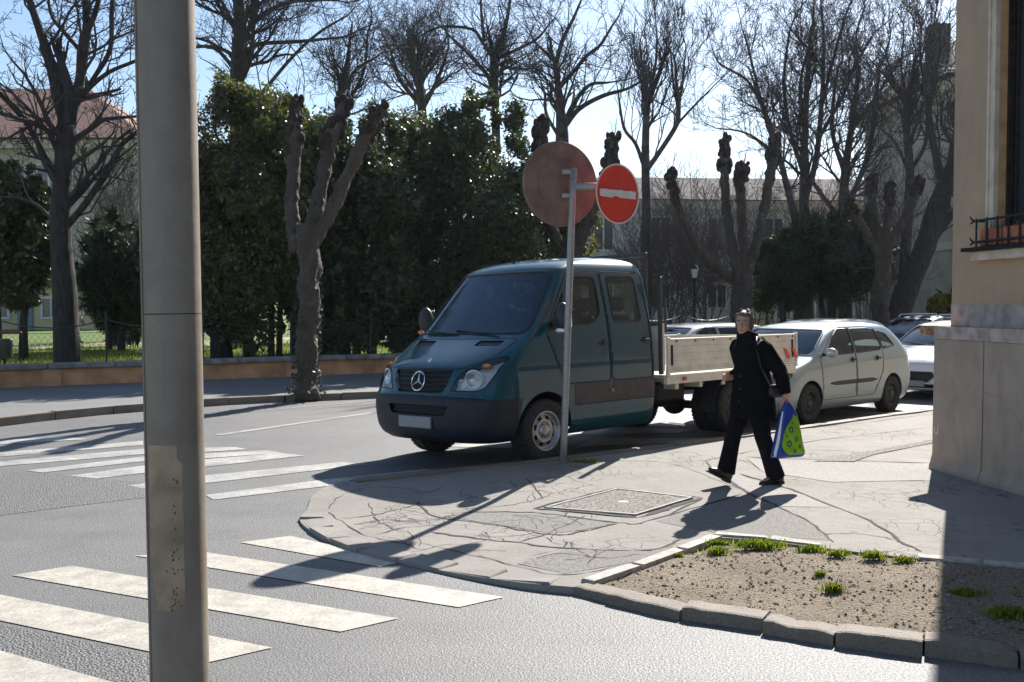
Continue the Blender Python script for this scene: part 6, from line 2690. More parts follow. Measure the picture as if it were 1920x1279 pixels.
SY = math.atan2(-(16.95 - 15.23), -(6.35 - 4.52))
make_car('hatchback', 'silver-green hatchback with black rub strips parked behind the dropside van', (3.90, 15.80, 0.0), SY, 'paint_silver', 1.0, 1.0, 1.0)
make_car('parked_car', 'white car with black hexagonal grille, nose half hidden by the corner building', (8.20, 19.75, 0.0), SY + R(3), 'paint_white', 1.16, 1.05, .975, 2.75, False, 'hexagon', 'rim_silver', False)
FY = math.atan2(-WD.y, -WD.x)
far_g = 'cars parked along the far kerb'


def copy_tree(o, parent=None):
    c_ = o.copy()
    COL.objects.link(c_)
    c_.parent = parent
    for ch in [q for q in bpy.data.objects if q.parent == o]:
        copy_tree(ch, c_)
    return c_


def repaint(o, old, new):
    for ch in [q for q in bpy.data.objects if q.parent == o]:
        for sl in getattr(ch, 'material_slots', []):
            if sl.material and sl.material.name == old:
                sl.link = 'OBJECT'
                sl.material = MATS[new]
        repaint(ch, old, new)


def kerb_pos(t_):
    b_ = Vector((-1.94, 18.76, 0)) + WD * t_
    return (b_.x, b_.y, 0.0)


fc0 = make_car('parked_car', 'dark car with roof rails on the far side, above the white car bonnet', kerb_pos(14.1), FY, 'paint_dark', 1.06, 1.0, 1.0, 2.7, False, rails=True, group=far_g, detail=False)
for lab, t_, pm, zs_ in (('white car with only its roof showing behind the silver hatchback', 9.8, 'paint_white_far', .96),
                         ('ivory car with low roof showing above the van bed, on the far side', 5.7, 'paint_ivory', .92)):
    fc = copy_tree(fc0)
    for ch in [q for q in bpy.data.objects if q.parent == fc and q.name.startswith('roof_rail')]:
        bpy.data.objects.remove(ch)
    fc.location = kerb_pos(t_)
    fc.scale = (1, 1, zs_)
    fc['label'] = lab
    repaint(fc, 'paint_dark', pm)

# ================================================================== street furniture
# foreground lamp post: steel tube close to the camera
LPY = 2.65
b0 = at(338, 1279, LPY)
t0 = at(309, 0, LPY)
lean = (t0 - b0) / (t0.z - b0.z)
post = thing('lamp_post', 'thick grey steel lamp post with torn paper sticker, close in front at left', 'lamp post', (b0.x - lean.x * b0.z, LPY, 0.0))


def lp(z):
    return Vector((lean.x * z, 0, z))


m = MB()
rr_ = 107 * LPY / FPX / 2
zs = list(np.linspace(-0.02, 1.775, 12))
m.tube([lp(z) for z in zs], [rr_ * 1.0] * 12, 48, False)
m.build('shaft', 'galvanised', post, True)
m = MB()
zs = list(np.linspace(1.777, 5.2, 14))
m.tube([lp(z) for z in zs], [rr_ * (1.0 - .012 * i / 13) for i in range(14)], 48, False)
m.build('upper_shaft', 'galvanised', post, True)
m = MB()
m.tube([lp(1.7745), lp(1.7768)], [rr_ * 1.001] * 2, 48, False)
m.build('joint_ring', 'seam', post)
m = MB()
m.tube([lp(z) + Vector((-rr_ * .80, -rr_ * .62, 0)) for z in np.linspace(0, 5.2, 8)], .004, 5)
m.build('weld_seam', 'galvanised', post)
m = MB()
m.tube([lp(5.2), lp(5.24)], [rr_ * 1.03, rr_ * .9], 32)
m.build('cap', 'galvanised', post)
# torn sticker wrapped round the front
m = MB()
zt, zb = at(330, 828, LPY).z, at(330, 1129, LPY).z
rows = []
for z in np.linspace(zb, zt, 26):
    u = (z - zb) / (zt - zb)
    a0 = -2.28 + (0.30 * (1 - min(1, u * 3.2)) ** 1.0 if u < .31 else 0) + .025 * noise.noise((z * 40, 0, 0))
    a1 = -1.02 + .04 * noise.noise((z * 30, 5, 0)) - (.16 if u > .88 else 0) - (.1 if u < .04 else 0)
    rows.append([lp(z) + Vector((math.cos(a), math.sin(a), 0)) * (rr_ + .0016) for a in np.linspace(a0, a1, 14)])
m.loft(rows, False, False)
m.build('paper_sticker', 'sticker_paper', post, True)
m = MB()
rnd = random.Random(9)
for k in range(60):
    a = rnd.gauss(-1.36, .10)
    z = zb + (zt - zb) * (rnd.random() ** 1.2) * .8
    c_ = lp(z) + Vector((math.cos(a), math.sin(a), 0)) * (rr_ + .002)
    s_ = rnd.uniform(.0006, .0024)
    m.ell(tuple(c_), (s_, s_ * .5, s_ * rnd.uniform(.8, 2.4)), 6, 4)
tag(m.build('dirt_specks', 'sticker_dirt', post), kind='stuff')

# no-entry sign and the round sign seen from behind, one pole
SB = GS(1056, 868)
stop = at(1075, 318, SB.y)
sg = thing('sign_post', 'grey sign pole with round red no-entry sign and brown back of a larger disc', 'road sign', (SB.x, SB.y, SB.z))
tp = stop - SB


def sp_(z):
    return Vector((tp.x * z / tp.z, 0, z))


m = MB()
m.tube([sp_(z) for z in np.linspace(-.05, tp.z, 10)], .037, 18)
m.build('pole', 'sign_pole_grey', sg, True)
m = MB()
m.lathe([(.04, 0), (.036, .012), (0.001, .016)], 16, 'z', tuple(sp_(tp.z)))
m.build('pole_cap', 'sign_pole_grey', sg)
# big disc, back towards us
def disc(mm, c_, nrm, r, th, n=56, lip=.012):
    rot = Vector((0, 0, 1)).rotation_difference(nrm.normalized()).to_matrix()
    tmp = MB()
    tmp.lathe([(0.001, 0), (r * .97, 0), (r, lip), (r, lip + th), (r * .985, lip + th), (r * .97, th), (0.001, th)], n)
    mm.add([rot @ Vector(v_) + c_ for v_ in tmp.v], tmp.f)


zb_ = at(1058, 345, SB.y + .06).z - SB.z
n1 = Vector((-.45, .89, 0)).normalized()
bc = sp_(zb_) + n1 * .075 + Vector((-.09, 0, 0))
m = MB()
disc(m, bc, n1, .455, .003)
bigs = m.build('sign_back', 'sign_back', sg)
rot = Vector((0, 0, 1)).rotation_difference(-n1).to_matrix()
m = MB()
for rr in (.28,):
    m.tube([bc + rot @ Vector((rr * math.cos(a), rr * math.sin(a), .004)) for a in np.linspace(0, 2 * PI, 41)], .004, 4, False)
m.tube([bc + rot @ Vector((.438 * math.cos(a), .438 * math.sin(a), .002)) for a in np.linspace(0, 2 * PI, 57)], .007, 5, False)
for a in np.linspace(0, 2 * PI, 9)[:-1]:
    m.tube([bc + rot @ Vector((.28 * math.cos(a), .28 * math.sin(a), .002)), bc + rot @ Vector((.43 * math.cos(a), .43 * math.sin(a), .002))], .003, 4)
m.build('pressed_rib', 'sign_back', bigs)
m = MB()
for dz in (-.13, .12):
    m.box(tuple(bc * .5 + sp_(zb_) * .5 + Vector((0, 0, dz))), (.11, .10, .05), 0, .008)
m.build('bracket', 'sign_pole_grey', bigs)
# red disc facing us, on a short arm
rc_w = at(1157, 364, SB.y - .02)
rc = rc_w - SB
n2 = Vector((.62, -.785, 0)).normalized()
m = MB()
a0 = sp_(rc.z + .08)
m.tube([a0, Vector((rc.x, rc.y + .03, rc.z + .08))], [.042, .042], 14)
m.build('arm', 'sign_pole_grey', sg, True)
m = MB()
disc(m, rc, n2, .318, .003)
red = m.build('no_entry_disc', 'sign_red', sg)
rot = Matrix((Vector((n2.y, -n2.x, 0)) * -1, Vector((0, 0, 1)), n2)).transposed()
ux = Vector((-n2.y, n2.x, 0))
m = MB()
rows = []
for k in range(21):
    u = -.262 + .524 * k / 20
    jt = .008 * noise.noise((u * 14, 1, 0))
    jb = .012 * noise.noise((u * 14, 7, 0)) + (.016 if abs(u + .03) < .04 else 0)
    rows.append([rc + ux * u + n2 * .0175 + Vector((0, 0, .040 + jt)), rc + ux * u + n2 * .0175 + Vector((0, 0, -.040 + jb)),
                 rc + ux * u + n2 * .013 + Vector((0, 0, -.040 + jb)), rc + ux * u + n2 * .013 + Vector((0, 0, .040 + jt))])
m.loft(rows, True, True)
m.build('white_bar', 'sign_white', red)
m = MB()
m.tube([rc + ux * (.309 * math.cos(a)) + Vector((0, 0, .309 * math.sin(a))) + n2 * .012 for a in np.linspace(0, 2 * PI, 61)], .0085, 6, False)
m.build('white_rim', 'sign_white', red)

# green weeds at the sign's foot and grass tufts in the soil bed
def tuft(label, px, py, w, h, n, seed, ground=GS, name='grass_tuft', dz=0.0):
    rng = np.random.default_rng(seed)
    p = ground(px, py)
    o = thing(name, label, 'grass', (p.x, p.y, p.z + dz), 0, 'grass tufts on the pavement corner')
    bx = rng.normal(0, w * .30, n)
    by = rng.normal(0, w * .14, n)
    ang = rng.uniform(0, 2 * PI, n)
    hh = h * rng.uniform(.45, 1.15, n)
    ln = hh * rng.uniform(.25, .9, n)
    wd = rng.uniform(.0025, .005, n)
    dx, dy = np.cos(ang), np.sin(ang)
    z0 = np.zeros(n) - .01
    B = np.stack([bx, by, z0], 1)
    side = np.stack([-dy, dx, np.zeros(n)], 1) * wd[:, None]
    M = B + np.stack([dx * ln * .35, dy * ln * .35, hh * .7], 1)
    Tt = B + np.stack([dx * ln, dy * ln, hh], 1)
    V = np.stack([B - side, B + side, M + side * .8, M - side * .8, Tt], 1).reshape(-1, 3)
    i = np.arange(n) * 5
    F = np.concatenate([np.stack([i, i + 1, i + 2], 1), np.stack([i, i + 2, i + 3], 1), np.stack([i + 3, i + 2, i + 4], 1)])
    tag(np_mesh('blades', V, F, 'grass_blade', o), kind='stuff')
    return o


tuft('thin green weeds along the crack right of the sign pole foot', 1095, 866, .30, .04, 260, 81)
tuft('large bright grass tuft at the back edge of the soil bed', 1420, 1024, .26, .06, 700, 82)
tuft('grass tuft at the left back corner of the soil bed', 1348, 1020, .12, .045, 260, 83)
tuft('low grass tuft in front of the left back corner', 1345, 1036, .14, .05, 240, 84)
tuft('small grass tuft between pale edging stones', 1520, 1032, .14, .05, 240, 85)
tuft('small grass tuft right of the edging stone gap', 1570, 1040, .12, .05, 200, 86)
tuft('grass tuft at the broken pavement edge, right part of the bed', 1638, 1044, .13, .055, 240, 87)
tuft('sparse grass tuft next to the building shadow edge', 1695, 1050, .13, .04, 200, 88)
tuft('round grass tuft in the middle of the soil bed', 1562, 1106, .10, .05, 300, 89)
tuft('tiny grass tuft behind the middle of the soil bed', 1538, 1078, .06, .04, 90, 90)
tuft('tiny grass tuft at the left edging of the bed', 1272, 1042, .07, .03, 90, 91)
tuft('dark weeds in the shaded part of the soil bed', 1810, 1110, .20, .03, 300, 92)
tuft('dark shaded weeds behind the last kerb stone', 1895, 1150, .22, .045, 400, 93)
tuft('shaded weeds at the far right edge of the bed', 1980, 1110, .3, .05, 400, 94)

# lawn grass seen left of the post: blades on the nearest strip
rng = np.random.default_rng(5)
n = 26000
tt_ = rng.uniform(-12, 8, n)
oo = 0.3 + 16 * rng.random(n) ** 1.6
P0 = np.array([W0.x, W0.y, PARK_Z])[None] + tt_[:, None] * np.array([WD.x, WD.y, 0])[None] + oo[:, None] * np.array([WN.x, WN.y, 0])[None]
ang = rng.uniform(0, 2 * PI, n)
hh = rng.uniform(.05, .14, n)
dd = np.stack([np.cos(ang), np.sin(ang), np.zeros(n)], 1)
sd = np.stack([-np.sin(ang), np.cos(ang), np.zeros(n)], 1) * .012
top = P0 + dd * (hh * .5)[:, None] + np.array([0, 0, 1])[None] * hh[:, None]
V = np.stack([P0 - sd, P0 + sd, top], 1).reshape(-1, 3)
tag(np_mesh('grass', V, np.arange(3 * n).reshape(-1, 3), 'grass_blade'), kind='stuff')

# litter bin with red rail on the lawn edge at far left
lb = G(6, 676, PARK_Z)
lb = Vector((at(8, 640, 23.0).x, 23.0, PARK_Z))
bn = thing('litter_bin', 'grey metal litter bin hung under a dark red rail at the far left', 'bin', (lb.x, lb.y, lb.z))
m = MB()
m.lathe([(.0, .22), (.15, .22), (.17, .26), (.18, .62), (.185, .66), (.165, .66), (.16, .30), (0.0, .28)], 20, 'z')
m.build('bucket', 'bin_grey', bn, True)
m = MB()
m.tube([(0, 0, -.05), (0, 0, .24)], .03, 8)
for x in (-.5, .33):
    m.tube([(x, .05, -.05), (x, .05, .80)], .018, 6)
m.build('stand', 'iron', bn)
m = MB()
m.box((-.09, .05, .80), (.92, .06, .06), 0, .01)
m.build('rail', 'rail_red', bn)

# street lantern in the park
ln0 = at(1302, 560, 33)
lantern = thing('street_lantern', 'slim black park lantern with glass head right of the van cab', 'lantern', (ln0.x, 33.0, PARK_Z))
hz = at(1302, 512, 33).z - PARK_Z
m = MB()
m.lathe([(.10, 0), (.09, .3), (.05, .4), (.045, .8), (.035, hz - .28), (.05, hz - .22), (.02, hz - .16)], 12, 'z')
m.build('post', 'iron', lantern, True)
m = MB()
m.lathe([(.07, hz - .15), (.12, hz + .13)], 6, 'z', caps=True)
m.build('lamp_glass', 'sign_white', lantern)
m = MB()
m.lathe([(.15, hz + .13), (.10, hz + .2), (.03, hz + .27), (.012, hz + .34), (.001, hz + .36)], 6, 'z', caps=True)
m.build('lamp_roof', 'iron', lantern)
# street luminaire hung in front of the tan building (white arm and head)
lw = at(1765, 131, 44)
sl_ = thing('street_luminaire', 'white street luminaire head in front of the dark roof of the tan building', 'street lamp', (lw.x, lw.y, lw.z))
m = MB()
m.tube([(-.35, 0, -.05), (.2, 0, 0), (.9, 0, .03), (2.6, 0, .02)], [(.07, .05), (.12, .07), (.05, .04), (.045, .04)], 10)
m.build('head', 'white_wood', sl_, True)
m = MB()
m.tube([(-.1, 0, .25), (.1, 0, .22), (.22, 0, .1), (.42, 0, .2), (.62, 0, .34)], .03, 6)
m.tube([(.2, 0, 0), (.2, 0, .14)], .04, 6)
m.build('bracket', 'white_wood', sl_)
m = MB()
m.tube([(2.6, 0, .02), (2.6, 0, -lw.z + .1)], [.06, .09], 10)
m.build('pole', 'white_wood', sl_)


# ================================================================== people
def remesh(o, vox):
    md = o.modifiers.new('remesh', 'REMESH')
    md.mode = 'VOXEL'
    md.voxel_size = vox
    md.use_smooth_shade = True
    sm_ = o.modifiers.new('smooth', 'SMOOTH')
    sm_.factor = 0.5
    sm_.iterations = 3
    return o


def ring(c_, rx, ry, n=20, ph=0.0):
    return [(c_[0] + rx * math.cos(2 * PI * k / n + ph), c_[1] + ry * math.sin(2 * PI * k / n + ph), c_[2]) for k in range(n)]


WF = Vector((-.92, -.39, 0)).normalized()
woff = Vector((2.50, 9.78, 0)) + WF * .21
wz = zsw(woff.x, woff.y)
person = thing('person', 'person in black coat and trousers walking left, carrying a shopping bag', 'person', (woff.x, woff.y, wz), math.atan2(WF.y, WF.x))
# skeleton points (x forward, y left)
hipL, hipR = Vector((0, .085, .84)), Vector((0, -.085, .84))
ankL, ankR = Vector((-.22, .07, .095)), Vector((.25, -.06, .150))
kneL, kneR = Vector((-.06, .085, .47)), Vector((.15, -.085, .50))
shL, shR = Vector((.02, .175, 1.335)), Vector((.05, -.175, 1.335))
elL, elR = Vector((-.13, .265, 1.09)), Vector((-.06, -.25, 1.085))
haL, haR = Vector((-.17, .285, .865)), Vector((.17, -.12, 1.02))
neck, head = Vector((.06, 0, 1.40)), Vector((.105, 0, 1.545))
HM = Matrix.Rotation(R(38), 3, 'Z') @ Matrix.Rotation(R(6), 3, 'Y')
m = MB()
for hp_, kn, an in ((hipL, kneL, ankL), (hipR, kneR, ankR)):
    m.tube([hp_, hp_.lerp(kn, .5), kn, kn.lerp(an, .35), an], [.085, .075, .055, .052, .035], 14)
m.loft([ring((0, 0, .80), .10, .15), ring((0, 0, .92), .11, .16), ring((.0, 0, 1.08), .095, .13), ring((.02, 0, 1.22), .11, .16), ring((.04, 0, 1.33), .09, .17), ring((.05, 0, 1.38), .055, .07)])
for s_, e_, h_ in ((shL, elL, haL), (shR, elR, haR)):
    m.tube([s_, s_.lerp(e_, .5), e_, e_.lerp(h_, .4), h_], [.05, .046, .038, .036, .026], 12)
m.tube([neck - Vector((0, 0, .05)), neck, head - Vector((.01, 0, .06))], [.06, .052, .05], 14)
# head: skull, jaw, nose, brow, ears
def hv(x, y, z):
    return head + HM @ Vector((x, y, z))


m.ell(tuple(hv(-.012, 0, .025)), (.092, .074, .098), 20, 14, HM)
m.ell(tuple(hv(.022, 0, -.035)), (.066, .058, .078), 18, 12, HM)
m.tube([hv(.084, 0, .028), hv(.104, 0, -.012), hv(.086, 0, -.020)], [.009, .014, .012], 8)
m.ell(tuple(hv(.075, .026, .034)), (.016, .022, .009), 8, 6, HM)
m.ell(tuple(hv(.075, -.026, .034)), (.016, .022, .009), 8, 6, HM)
m.ell(tuple(hv(.074, 0, -.052)), (.016, .026, .014), 8, 6, HM)
m.ell(tuple(hv(.06, .03, -.02)), (.02, .02, .025), 8, 6, HM)
m.ell(tuple(hv(.06, -.03, -.02)), (.02, .02, .025), 8, 6, HM)
for s in (1, -1):
    m.ell(tuple(hv(-.01, s * .076, .0)), (.016, .008, .028), 8, 6, HM)
# left hand closed round the bag handles
pl_ = haL + Vector((0, 0, -.045))
m.ell(tuple(pl_), (.038, .018, .045), 12, 8)
for k, (dx, ln_) in enumerate(((.030, .9), (.011, 1.0), (-.010, .95), (-.029, .78))):
    b_ = pl_ + Vector((dx, .004, -.030))
    m.tube([b_, b_ + Vector((.0, .014, -.030 * ln_)), b_ + Vector((0, -.004, -.048 * ln_)), b_ + Vector((0, -.026, -.040 * ln_)), b_ + Vector((0, -.032, -.020 * ln_))], [.0095, .0092, .0088, .008, .0065], 8)
m.tube([pl_ + Vector((.030, -.006, .015)), pl_ + Vector((.046, -.020, -.016)), pl_ + Vector((.032, -.036, -.042)), pl_ + Vector((.016, -.040, -.052))], [.012, .011, .0098, .008], 8)
# right hand at the coat front, holding the strap
pr_ = haR + Vector((.045, .02, .012))
m.ell(tuple(pr_), (.045, .020, .034), 12, 8)
for k, (dz_, ln_) in enumerate(((.026, .85), (.009, 1.0), (-.009, .95), (-.026, .75))):
    b_ = pr_ + Vector((.035, .0, dz_))
    m.tube([b_, b_ + Vector((.028 * ln_, .010, 0)), b_ + Vector((.030 * ln_, .032, -.004)), b_ + Vector((.012 * ln_, .042, -.006))], [.0095, .009, .0085, .007], 8)
m.tube([pr_ + Vector((-.01, .01, .03)), pr_ + Vector((.02, .03, .045)), pr_ + Vector((.045, .04, .04))], [.012, .011, .008], 8)
# feet inside boots
for an, pit in ((ankL, R(4)), (ankR, R(-24))):
    mr = Matrix.Rotation(pit, 3, 'Y')
    m.ell(tuple(an + mr @ Vector((.06, 0, -.05))), (.10, .036, .032), 12, 8, mr)
body = m.build('body', 'skin', person)
remesh(body, .0055)
for s in (1, -1):
    m = MB()
    m.ell(tuple(hv(.081, s * .029, .017)), (.009, .013, .0075), 10, 8, HM)
    eo = m.build('eye', 'eye_white', body, True)
    m = MB()
    m.ell(tuple(hv(.0885, s * .029, .017)), (.003, .0055, .0055), 8, 6, HM)
    m.build('iris', 'eye_dark', eo, True)
    m = MB()
    m.tube([hv(.086, s * .014, .040), hv(.088, s * .03, .045), hv(.078, s * .046, .040)], [.004, .005, .003], 6)
    m.build('eyebrow', 'hair_brown', body)
m = MB()
m.tube([hv(.082, .022, -.051), hv(.092, 0, -.049), hv(.082, -.022, -.051)], [.003, .0065, .003], 6)
m.build('lips', 'lip', body)
# hair: short, brown-grey, tousled
m = MB()
m.ell(tuple(hv(-.034, 0, .034)), (.094, .084, .094), 20, 14, HM)
for s in (1, -1):
    m.ell(tuple(hv(-.012, s * .072, .008)), (.042, .016, .058), 12, 8, HM)
m.ell(tuple(hv(-.058, 0, -.005)), (.070, .083, .088), 18, 12, HM)
m.ell(tuple(hv(.012, .014, .094)), (.060, .062, .030), 14, 10, HM)
rnd = random.Random(12)
for _ in range(40):
    a, e = rnd.uniform(.9, 2 * PI - .9), rnd.uniform(-.9, 1.3)
    q = Vector((math.cos(a) * math.cos(e) * .095, math.sin(a) * math.cos(e) * .085, math.sin(e) * .098 + .035)) + Vector((-.022, 0, 0))
    m.ell(tuple(hv(*q)), (.013, .012, .026), 7, 5)
hair = m.build('hair', 'hair_brown', person)
remesh(hair, .006)
# coat: flared to mid-thigh, sleeves, collar
m = MB()
m.loft([ring((-.02, .0, .645), .200, .240, 24), ring((-.02, .0, .68), .205, .243, 24), ring((-.012, 0, .85), .188, .230, 24), ring((-.005, 0, 1.0), .172, .215, 24), ring((.005, 0, 1.10), .152, .190, 24),
        ring((.02, 0, 1.22), .155, .200, 24), ring((.035, 0, 1.32), .135, .205, 24), ring((.05, 0, 1.375), .10, .135, 24), ring((.058, 0, 1.415), .078, .082, 24)])
for s_, e_, h_ in ((shL, elL, haL), (shR, elR, haR)):
    w_ = e_.lerp(h_, .88)
    m.tube([s_ + Vector((0, -.03 if s_.y > 0 else .03, .0)), s_.lerp(e_, .12), s_.lerp(e_, .5), e_.lerp(s_, .1), e_.lerp(h_, .25), e_.lerp(h_, .6), w_], [.085, .088, .080, .072, .066, .060, .056], 14)
m.tube([(.055 + .085 * math.cos(a), .088 * math.sin(a), 1.41 + .02 * math.cos(a)) for a in np.linspace(0, 2 * PI, 17)], .030, 8, False)
m.tube([(.06 + .075 * math.cos(a), .078 * math.sin(a), 1.45 + .012 * math.cos(a)) for a in np.linspace(0, 2 * PI, 17)], .026, 8, False)
# folds
for k in range(12):
    a = rnd.uniform(0, 2 * PI)
    m.tube([(.16 * math.cos(a), .195 * math.sin(a), 1.06), (.185 * math.cos(a + .06), .222 * math.sin(a + .06), .82), (.19 * math.cos(a + .1), .228 * math.sin(a + .1), .68)], [.006, .016, .020], 6)
for e_ in (elL, elR):
    for k in range(3):
        m.ell(tuple(e_ + Vector((rnd.uniform(-.03, .03), rnd.uniform(-.03, .03), rnd.uniform(-.08, .08)))), (.06, .06, .022), 10, 6)
coat = m.build('coat', 'cloth_black', person)
remesh(coat, .011)
for k, z in enumerate((1.05, .93, .81)):
    m = MB()
    m.lathe([(.0, .006), (.011, .005), (.013, 0)], 10, 'x', (.158 + .012 * k, .035, z))
    m.build('coat_button', 'cladding_grey', coat)
m = MB()
m.lathe([(.0, .006), (.010, .005), (.012, 0)], 10, 'x', (.172, -.10, .90))
m.build('coat_button', 'cladding_grey', coat)
# trousers, slightly flared
m = MB()
m.loft([ring((0, 0, .72), .13, .17), ring((0, 0, .86), .135, .175), ring((0, 0, .93), .13, .168)])
for hp_, kn, an in ((hipL, kneL, ankL), (hipR, kneR, ankR)):
    d_ = (an - kn).normalized()
    hem = an + d_ * .035
    m.tube([hp_, hp_.lerp(kn, .5), kn, kn.lerp(an, .35), kn.lerp(an, .7), hem], [.105, .096, .080, .077, .082, .090], 16)
tro = m.build('trousers', 'trouser_black', person)
remesh(tro, .010)
for an, pit in ((ankL, R(6)), (ankR, R(-26))):
    mr = Matrix.Rotation(pit, 3, 'Y')
    m = MB()
    rr = [(-.075, .034, .045, -.045), (-.05, .042, .055, -.038), (.0, .044, .056, -.036), (.06, .046, .042, -.052), (.12, .046, .030, -.062), (.165, .036, .024, -.066), (.185, .016, .012, -.066)]
    rings = []
    for x, wy, hz_, cz_ in rr:
        rings.append([tuple(an + mr @ Vector((x, wy * math.cos(2 * PI * k / 14), cz_ + hz_ * math.sin(2 * PI * k / 14)))) for k in range(14)])
    m.loft(rings)
    m.tube([an + mr @ Vector((-.02, 0, -.02)), an + Vector((-.01, 0, .08))], [.05, .055], 12)
    bt = m.build('boot', 'boot_leather', person, True)
    m = MB()
    m.box(tuple(an + mr @ Vector((-.045, 0, -.092))), (.075, .07, .035), 0, .004, mr)
    m.box(tuple(an + mr @ Vector((.09, 0, -.094))), (.20, .082, .014), 0, .005, mr)
    m.build('sole', 'sole', bt)

# black shoulder bag worn by the person
hbg = thing('shoulder_bag', 'black shoulder bag with long strap hanging at the walking person\'s left side', 'handbag', (woff.x, woff.y, wz), math.atan2(WF.y, WF.x))
m = MB()
m.tube([(-.12, .225, .86), (-.12, .232, .90), (-.11, .235, .98)], [(.10, .03), (.11, .038), (.10, .022)], 14)
m.build('pouch', 'leather_black', hbg, True)
m = MB()
m.tube([(-.02, .235, .97), (.08, .235, 1.15), (.09, .185, 1.30), (.05, .125, 1.425), (-.03, .14, 1.40), (-.09, .205, 1.25), (-.09, .25, .97)], [(.010, .004)] * 7, 6)
m.build('strap', 'leather_black', hbg, True)

# plastic shopping bag
sb = thing('shopping_bag', 'blue and lime-green shopping bag carried in the walking person\'s left hand', 'bag', (woff.x, woff.y, wz), math.atan2(WF.y, WF.x))
bx0 = haL + Vector((0, .012, -.10))
topz, botz = .80, .300
cx0 = haL.x
by0 = haL.y + .02


def bag_ring(z, x0, x1, th, bul):
    n_ = 22
    out = []
    for k in range(n_):
        a = 2 * PI * k / n_
        c1, s1 = math.cos(a), math.sin(a)
        ex = abs(c1) ** .55 * (1 if c1 > 0 else -1)
        ey = abs(s1) ** .75 * (1 if s1 > 0 else -1)
        x = (x0 + x1) / 2 + (x1 - x0) / 2 * ex
        y = by0 + th * ey * (1 + .22 * noise.noise((x * 13, z * 13, s1)))
        out.append((x, y, z + .012 * noise.noise((x * 9, s1, 3))))
    return out


prof = [(.795, -.055, .045, .016), (.77, -.07, .055, .020), (.70, -.105, .075, .034), (.60, -.130, .10, .050), (.50, -.150, .125, .062), (.42, -.170, .145, .066), (.34, -.190, .165, .062), (.315, -.192, .168, .058), (.300, -.185, .160, .048)]
m = MB()
m.loft([bag_ring(z, cx0 + a, cx0 + b, th, 0) for z, a, b, th in prof], True, True)
bagb = m.build('bag_body', 'bag_blue', sb, True)
# green front print: a big rounded patch laid on the near side, and white gusset at the front edge
pf = pchip([q[0] for q in prof[::-1]], [q[3] for q in prof[::-1]])
pa = pchip([q[0] for q in prof[::-1]], [q[1] for q in prof[::-1]])
pb = pchip([q[0] for q in prof[::-1]], [q[2] for q in prof[::-1]])


def bag_y(x, z, off=.002):
    x0, x1 = cx0 + pa(z), cx0 + pb(z)
    t_ = max(-.999, min(.999, (x - (x0 + x1) / 2) / ((x1 - x0) / 2)))
    c1 = abs(t_) ** (1 / .55)
    s1 = math.sqrt(max(0, 1 - c1 * c1))
    return by0 + pf(z) * s1 ** .75 * (1 + .22 * noise.noise((x * 13, z * 13, s1))) + off


def bag_patch(name, fn, material, parent, off, k=14):
    rows = []
    for i in range(k + 1):
        row = []
        for j in range(k + 1):
            x, z = fn(i / k, j / k)
            row.append((x, bag_y(x, z, off), z))
        rows.append(row)
    mm = MB()
    mm.loft(rows, False, False)
    return mm.build(name, material, parent, True)


def green(u, v):
    # u: height, v: across; rounded towards the leading edge, filling to the trailing lower corner
    z = .325 + .375 * u
    x0, x1 = cx0 + pa(z), cx0 + pb(z)
    w_ = x1 - x0
    lead = x1 - w_ * (.13 + .62 * max(0, (u - .28) / .72) ** 3.0 + .28 * max(0, (.30 - u) / .30) ** 2)
    trail = x0 + w_ * (.03 + .30 * max(0, (u - .80) / .20) ** 2)
    lead = max(lead, trail + .004)
    return (trail + (lead - trail) * v, z)


gp_ = bag_patch('green_print', green, 'bag_green', bagb, .0035)
rnd = random.Random(4)
for (fx, fz_, r_) in ((.55, .56, .024), (.62, .43, .026), (.35, .47, .020), (.42, .36, .016), (.25, .40, .014), (.70, .50, .010), (.48, .62, .010)):
    z = fz_
    x0, x1 = cx0 + pa(z), cx0 + pb(z)
    cxx = x0 + (x1 - x0) * fx
    m = MB()
    pts = []
    for a in np.linspace(0, 2 * PI, 13):
        x_, z_ = cxx + r_ * .75 * math.cos(a), z + r_ * math.sin(a)
        pts.append((x_, bag_y(x_, z_, .0055), z_))
    m.tube(pts, r_ * .26, 5, False)
    m.build('printed_mark', 'bag_print', gp_)


def gus(u, v):
    z = .31 + .42 * u
    x1 = cx0 + pb(z)
    x0 = cx0 + pa(z)
    return (x1 - (x1 - x0) * (.005 + .045 * v), z)


bag_patch('white_gusset', gus, 'bag_white', bagb, .003, 10)
for yo in (-.012, .016):
    m = MB()
    m.tube([(cx0 + .035, by0 + yo, .775), (cx0 + .022, by0 + yo * .6, .80), (cx0 + .012, haL.y + yo * .4, .838), (cx0 - .012, haL.y + yo * .4, .838), (cx0 - .028, by0 + yo * .6, .80), (cx0 - .045, by0 + yo, .775)], [(.010, .004)] * 6, 6)
    m.build('handle', 'bag_blue', sb, True)

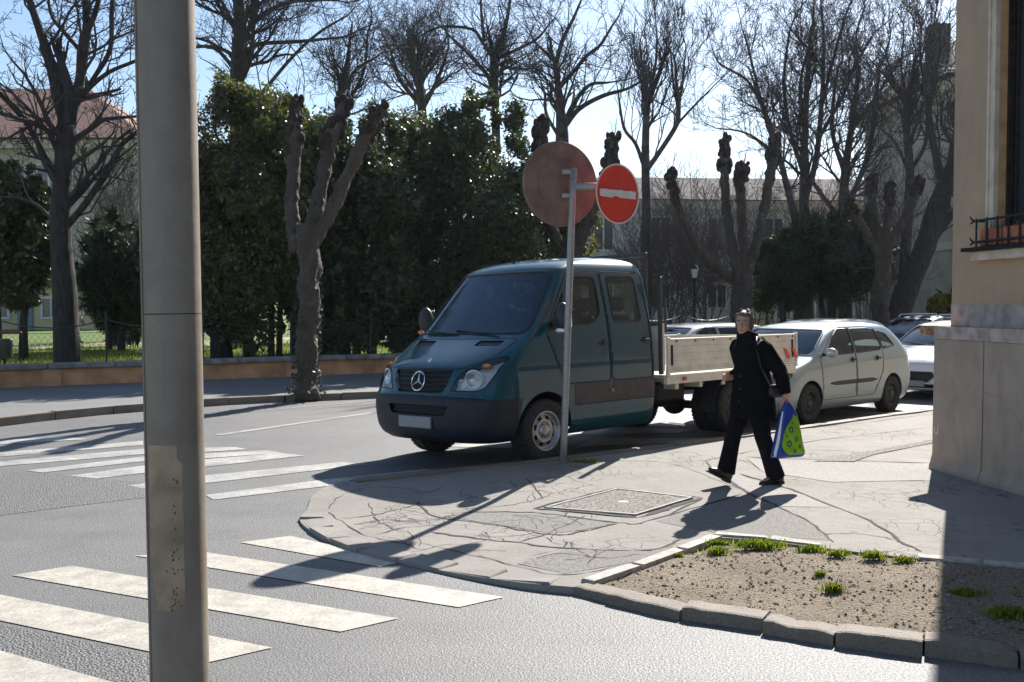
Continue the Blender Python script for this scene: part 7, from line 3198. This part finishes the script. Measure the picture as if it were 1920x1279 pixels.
# stooped passer-by in a white cap, mostly hidden by the dark tree trunk
mp0 = at(143, 640, 38.0)
man = thing('person', 'stooped passer-by in white cap and grey jacket half hidden behind the dark trunk', 'person', (mp0.x - .05, 38.0, PARK_Z), R(-20))
m = MB()
for s in (1, -1):
    m.tube([(0, s * .08, .62), (.05 * s, s * .09, .34), (.12 * s, s * .09, .03)], [.08, .06, .045], 10)
m.tube([(0, 0, .58), (.02, 0, .75), (.12, 0, .95), (.20, 0, 1.02)], [.13, .15, .15, .09], 12)
for s in (1, -1):
    m.tube([(.14, s * .16, .95), (.20, s * .22, .75), (.32, s * .16, .62)], [.05, .045, .035], 8)
    for k in range(4):
        m.tube([(.32, s * (.14 + .012 * k), .61), (.35, s * (.14 + .012 * k), .56), (.35, s * (.14 + .012 * k), .53)], .009, 5)
    m.tube([(.32, s * .13, .62), (.36, s * .11, .59)], .010, 5)
m.ell((.29, 0, 1.09), (.10, .08, .12), 12, 10)
remesh(m.build('body', 'skin', man), .012)
m = MB()
m.tube([(0, 0, .50), (.02, 0, .75), (.12, 0, .97), (.18, 0, 1.03)], [.17, .18, .18, .10], 14)
for s in (1, -1):
    m.tube([(.13, s * .16, .96), (.20, s * .23, .76), (.31, s * .17, .64)], [.07, .065, .05], 8)
remesh(m.build('jacket', 'jacket_grey', man), .02)
m = MB()
m.ell((.29, 0, 1.15), (.13, .12, .10), 14, 8)
m.tube([(.35, 0, 1.12), (.46, 0, 1.09)], [(.02, .10), (.01, .08)], 10)
m.build('cap', 'cap_white', man, True)
m = MB()
for s in (1, -1):
    m.tube([(0, s * .08, .62), (.05 * s, s * .09, .34), (.12 * s, s * .09, .06)], [.10, .08, .07], 10)
m.build('trousers', 'jacket_grey', man, True)
for s in (1, -1):
    m = MB()
    m.ell((.16 * s + .05, s * .09, .035), (.12, .05, .04), 10, 6)
    m.build('shoe', 'boot_leather', man, True)

# ================================================================== thin sunlit air
hz_m = bpy.data.materials.new('haze')
hz_m.use_nodes = True
hz_n = hz_m.node_tree
for q in list(hz_n.nodes):
    if q.type == 'BSDF_PRINCIPLED':
        hz_n.nodes.remove(q)
pv = hz_n.nodes.new('ShaderNodeVolumePrincipled')
pv.inputs['Color'].default_value = (0.80, 0.88, 1.0, 1)
pv.inputs['Density'].default_value = 0.00014
pv.inputs['Anisotropy'].default_value = 0.55
hz_n.links.new(pv.outputs[0], hz_n.nodes['Material Output'].inputs['Volume'])
m = MB()
bpy.context.view_layer.update()
hi_z = max((q.matrix_world @ Vector(c_)).z for q in bpy.data.objects if q.type == 'MESH' for c_ in q.bound_box) + 0.6
m.box((0, 170, (hi_z - 1.0) / 2), (620, 480, hi_z + 1.0))
hz = m.build('haze', hz_m)
tag(hz, kind='stuff')
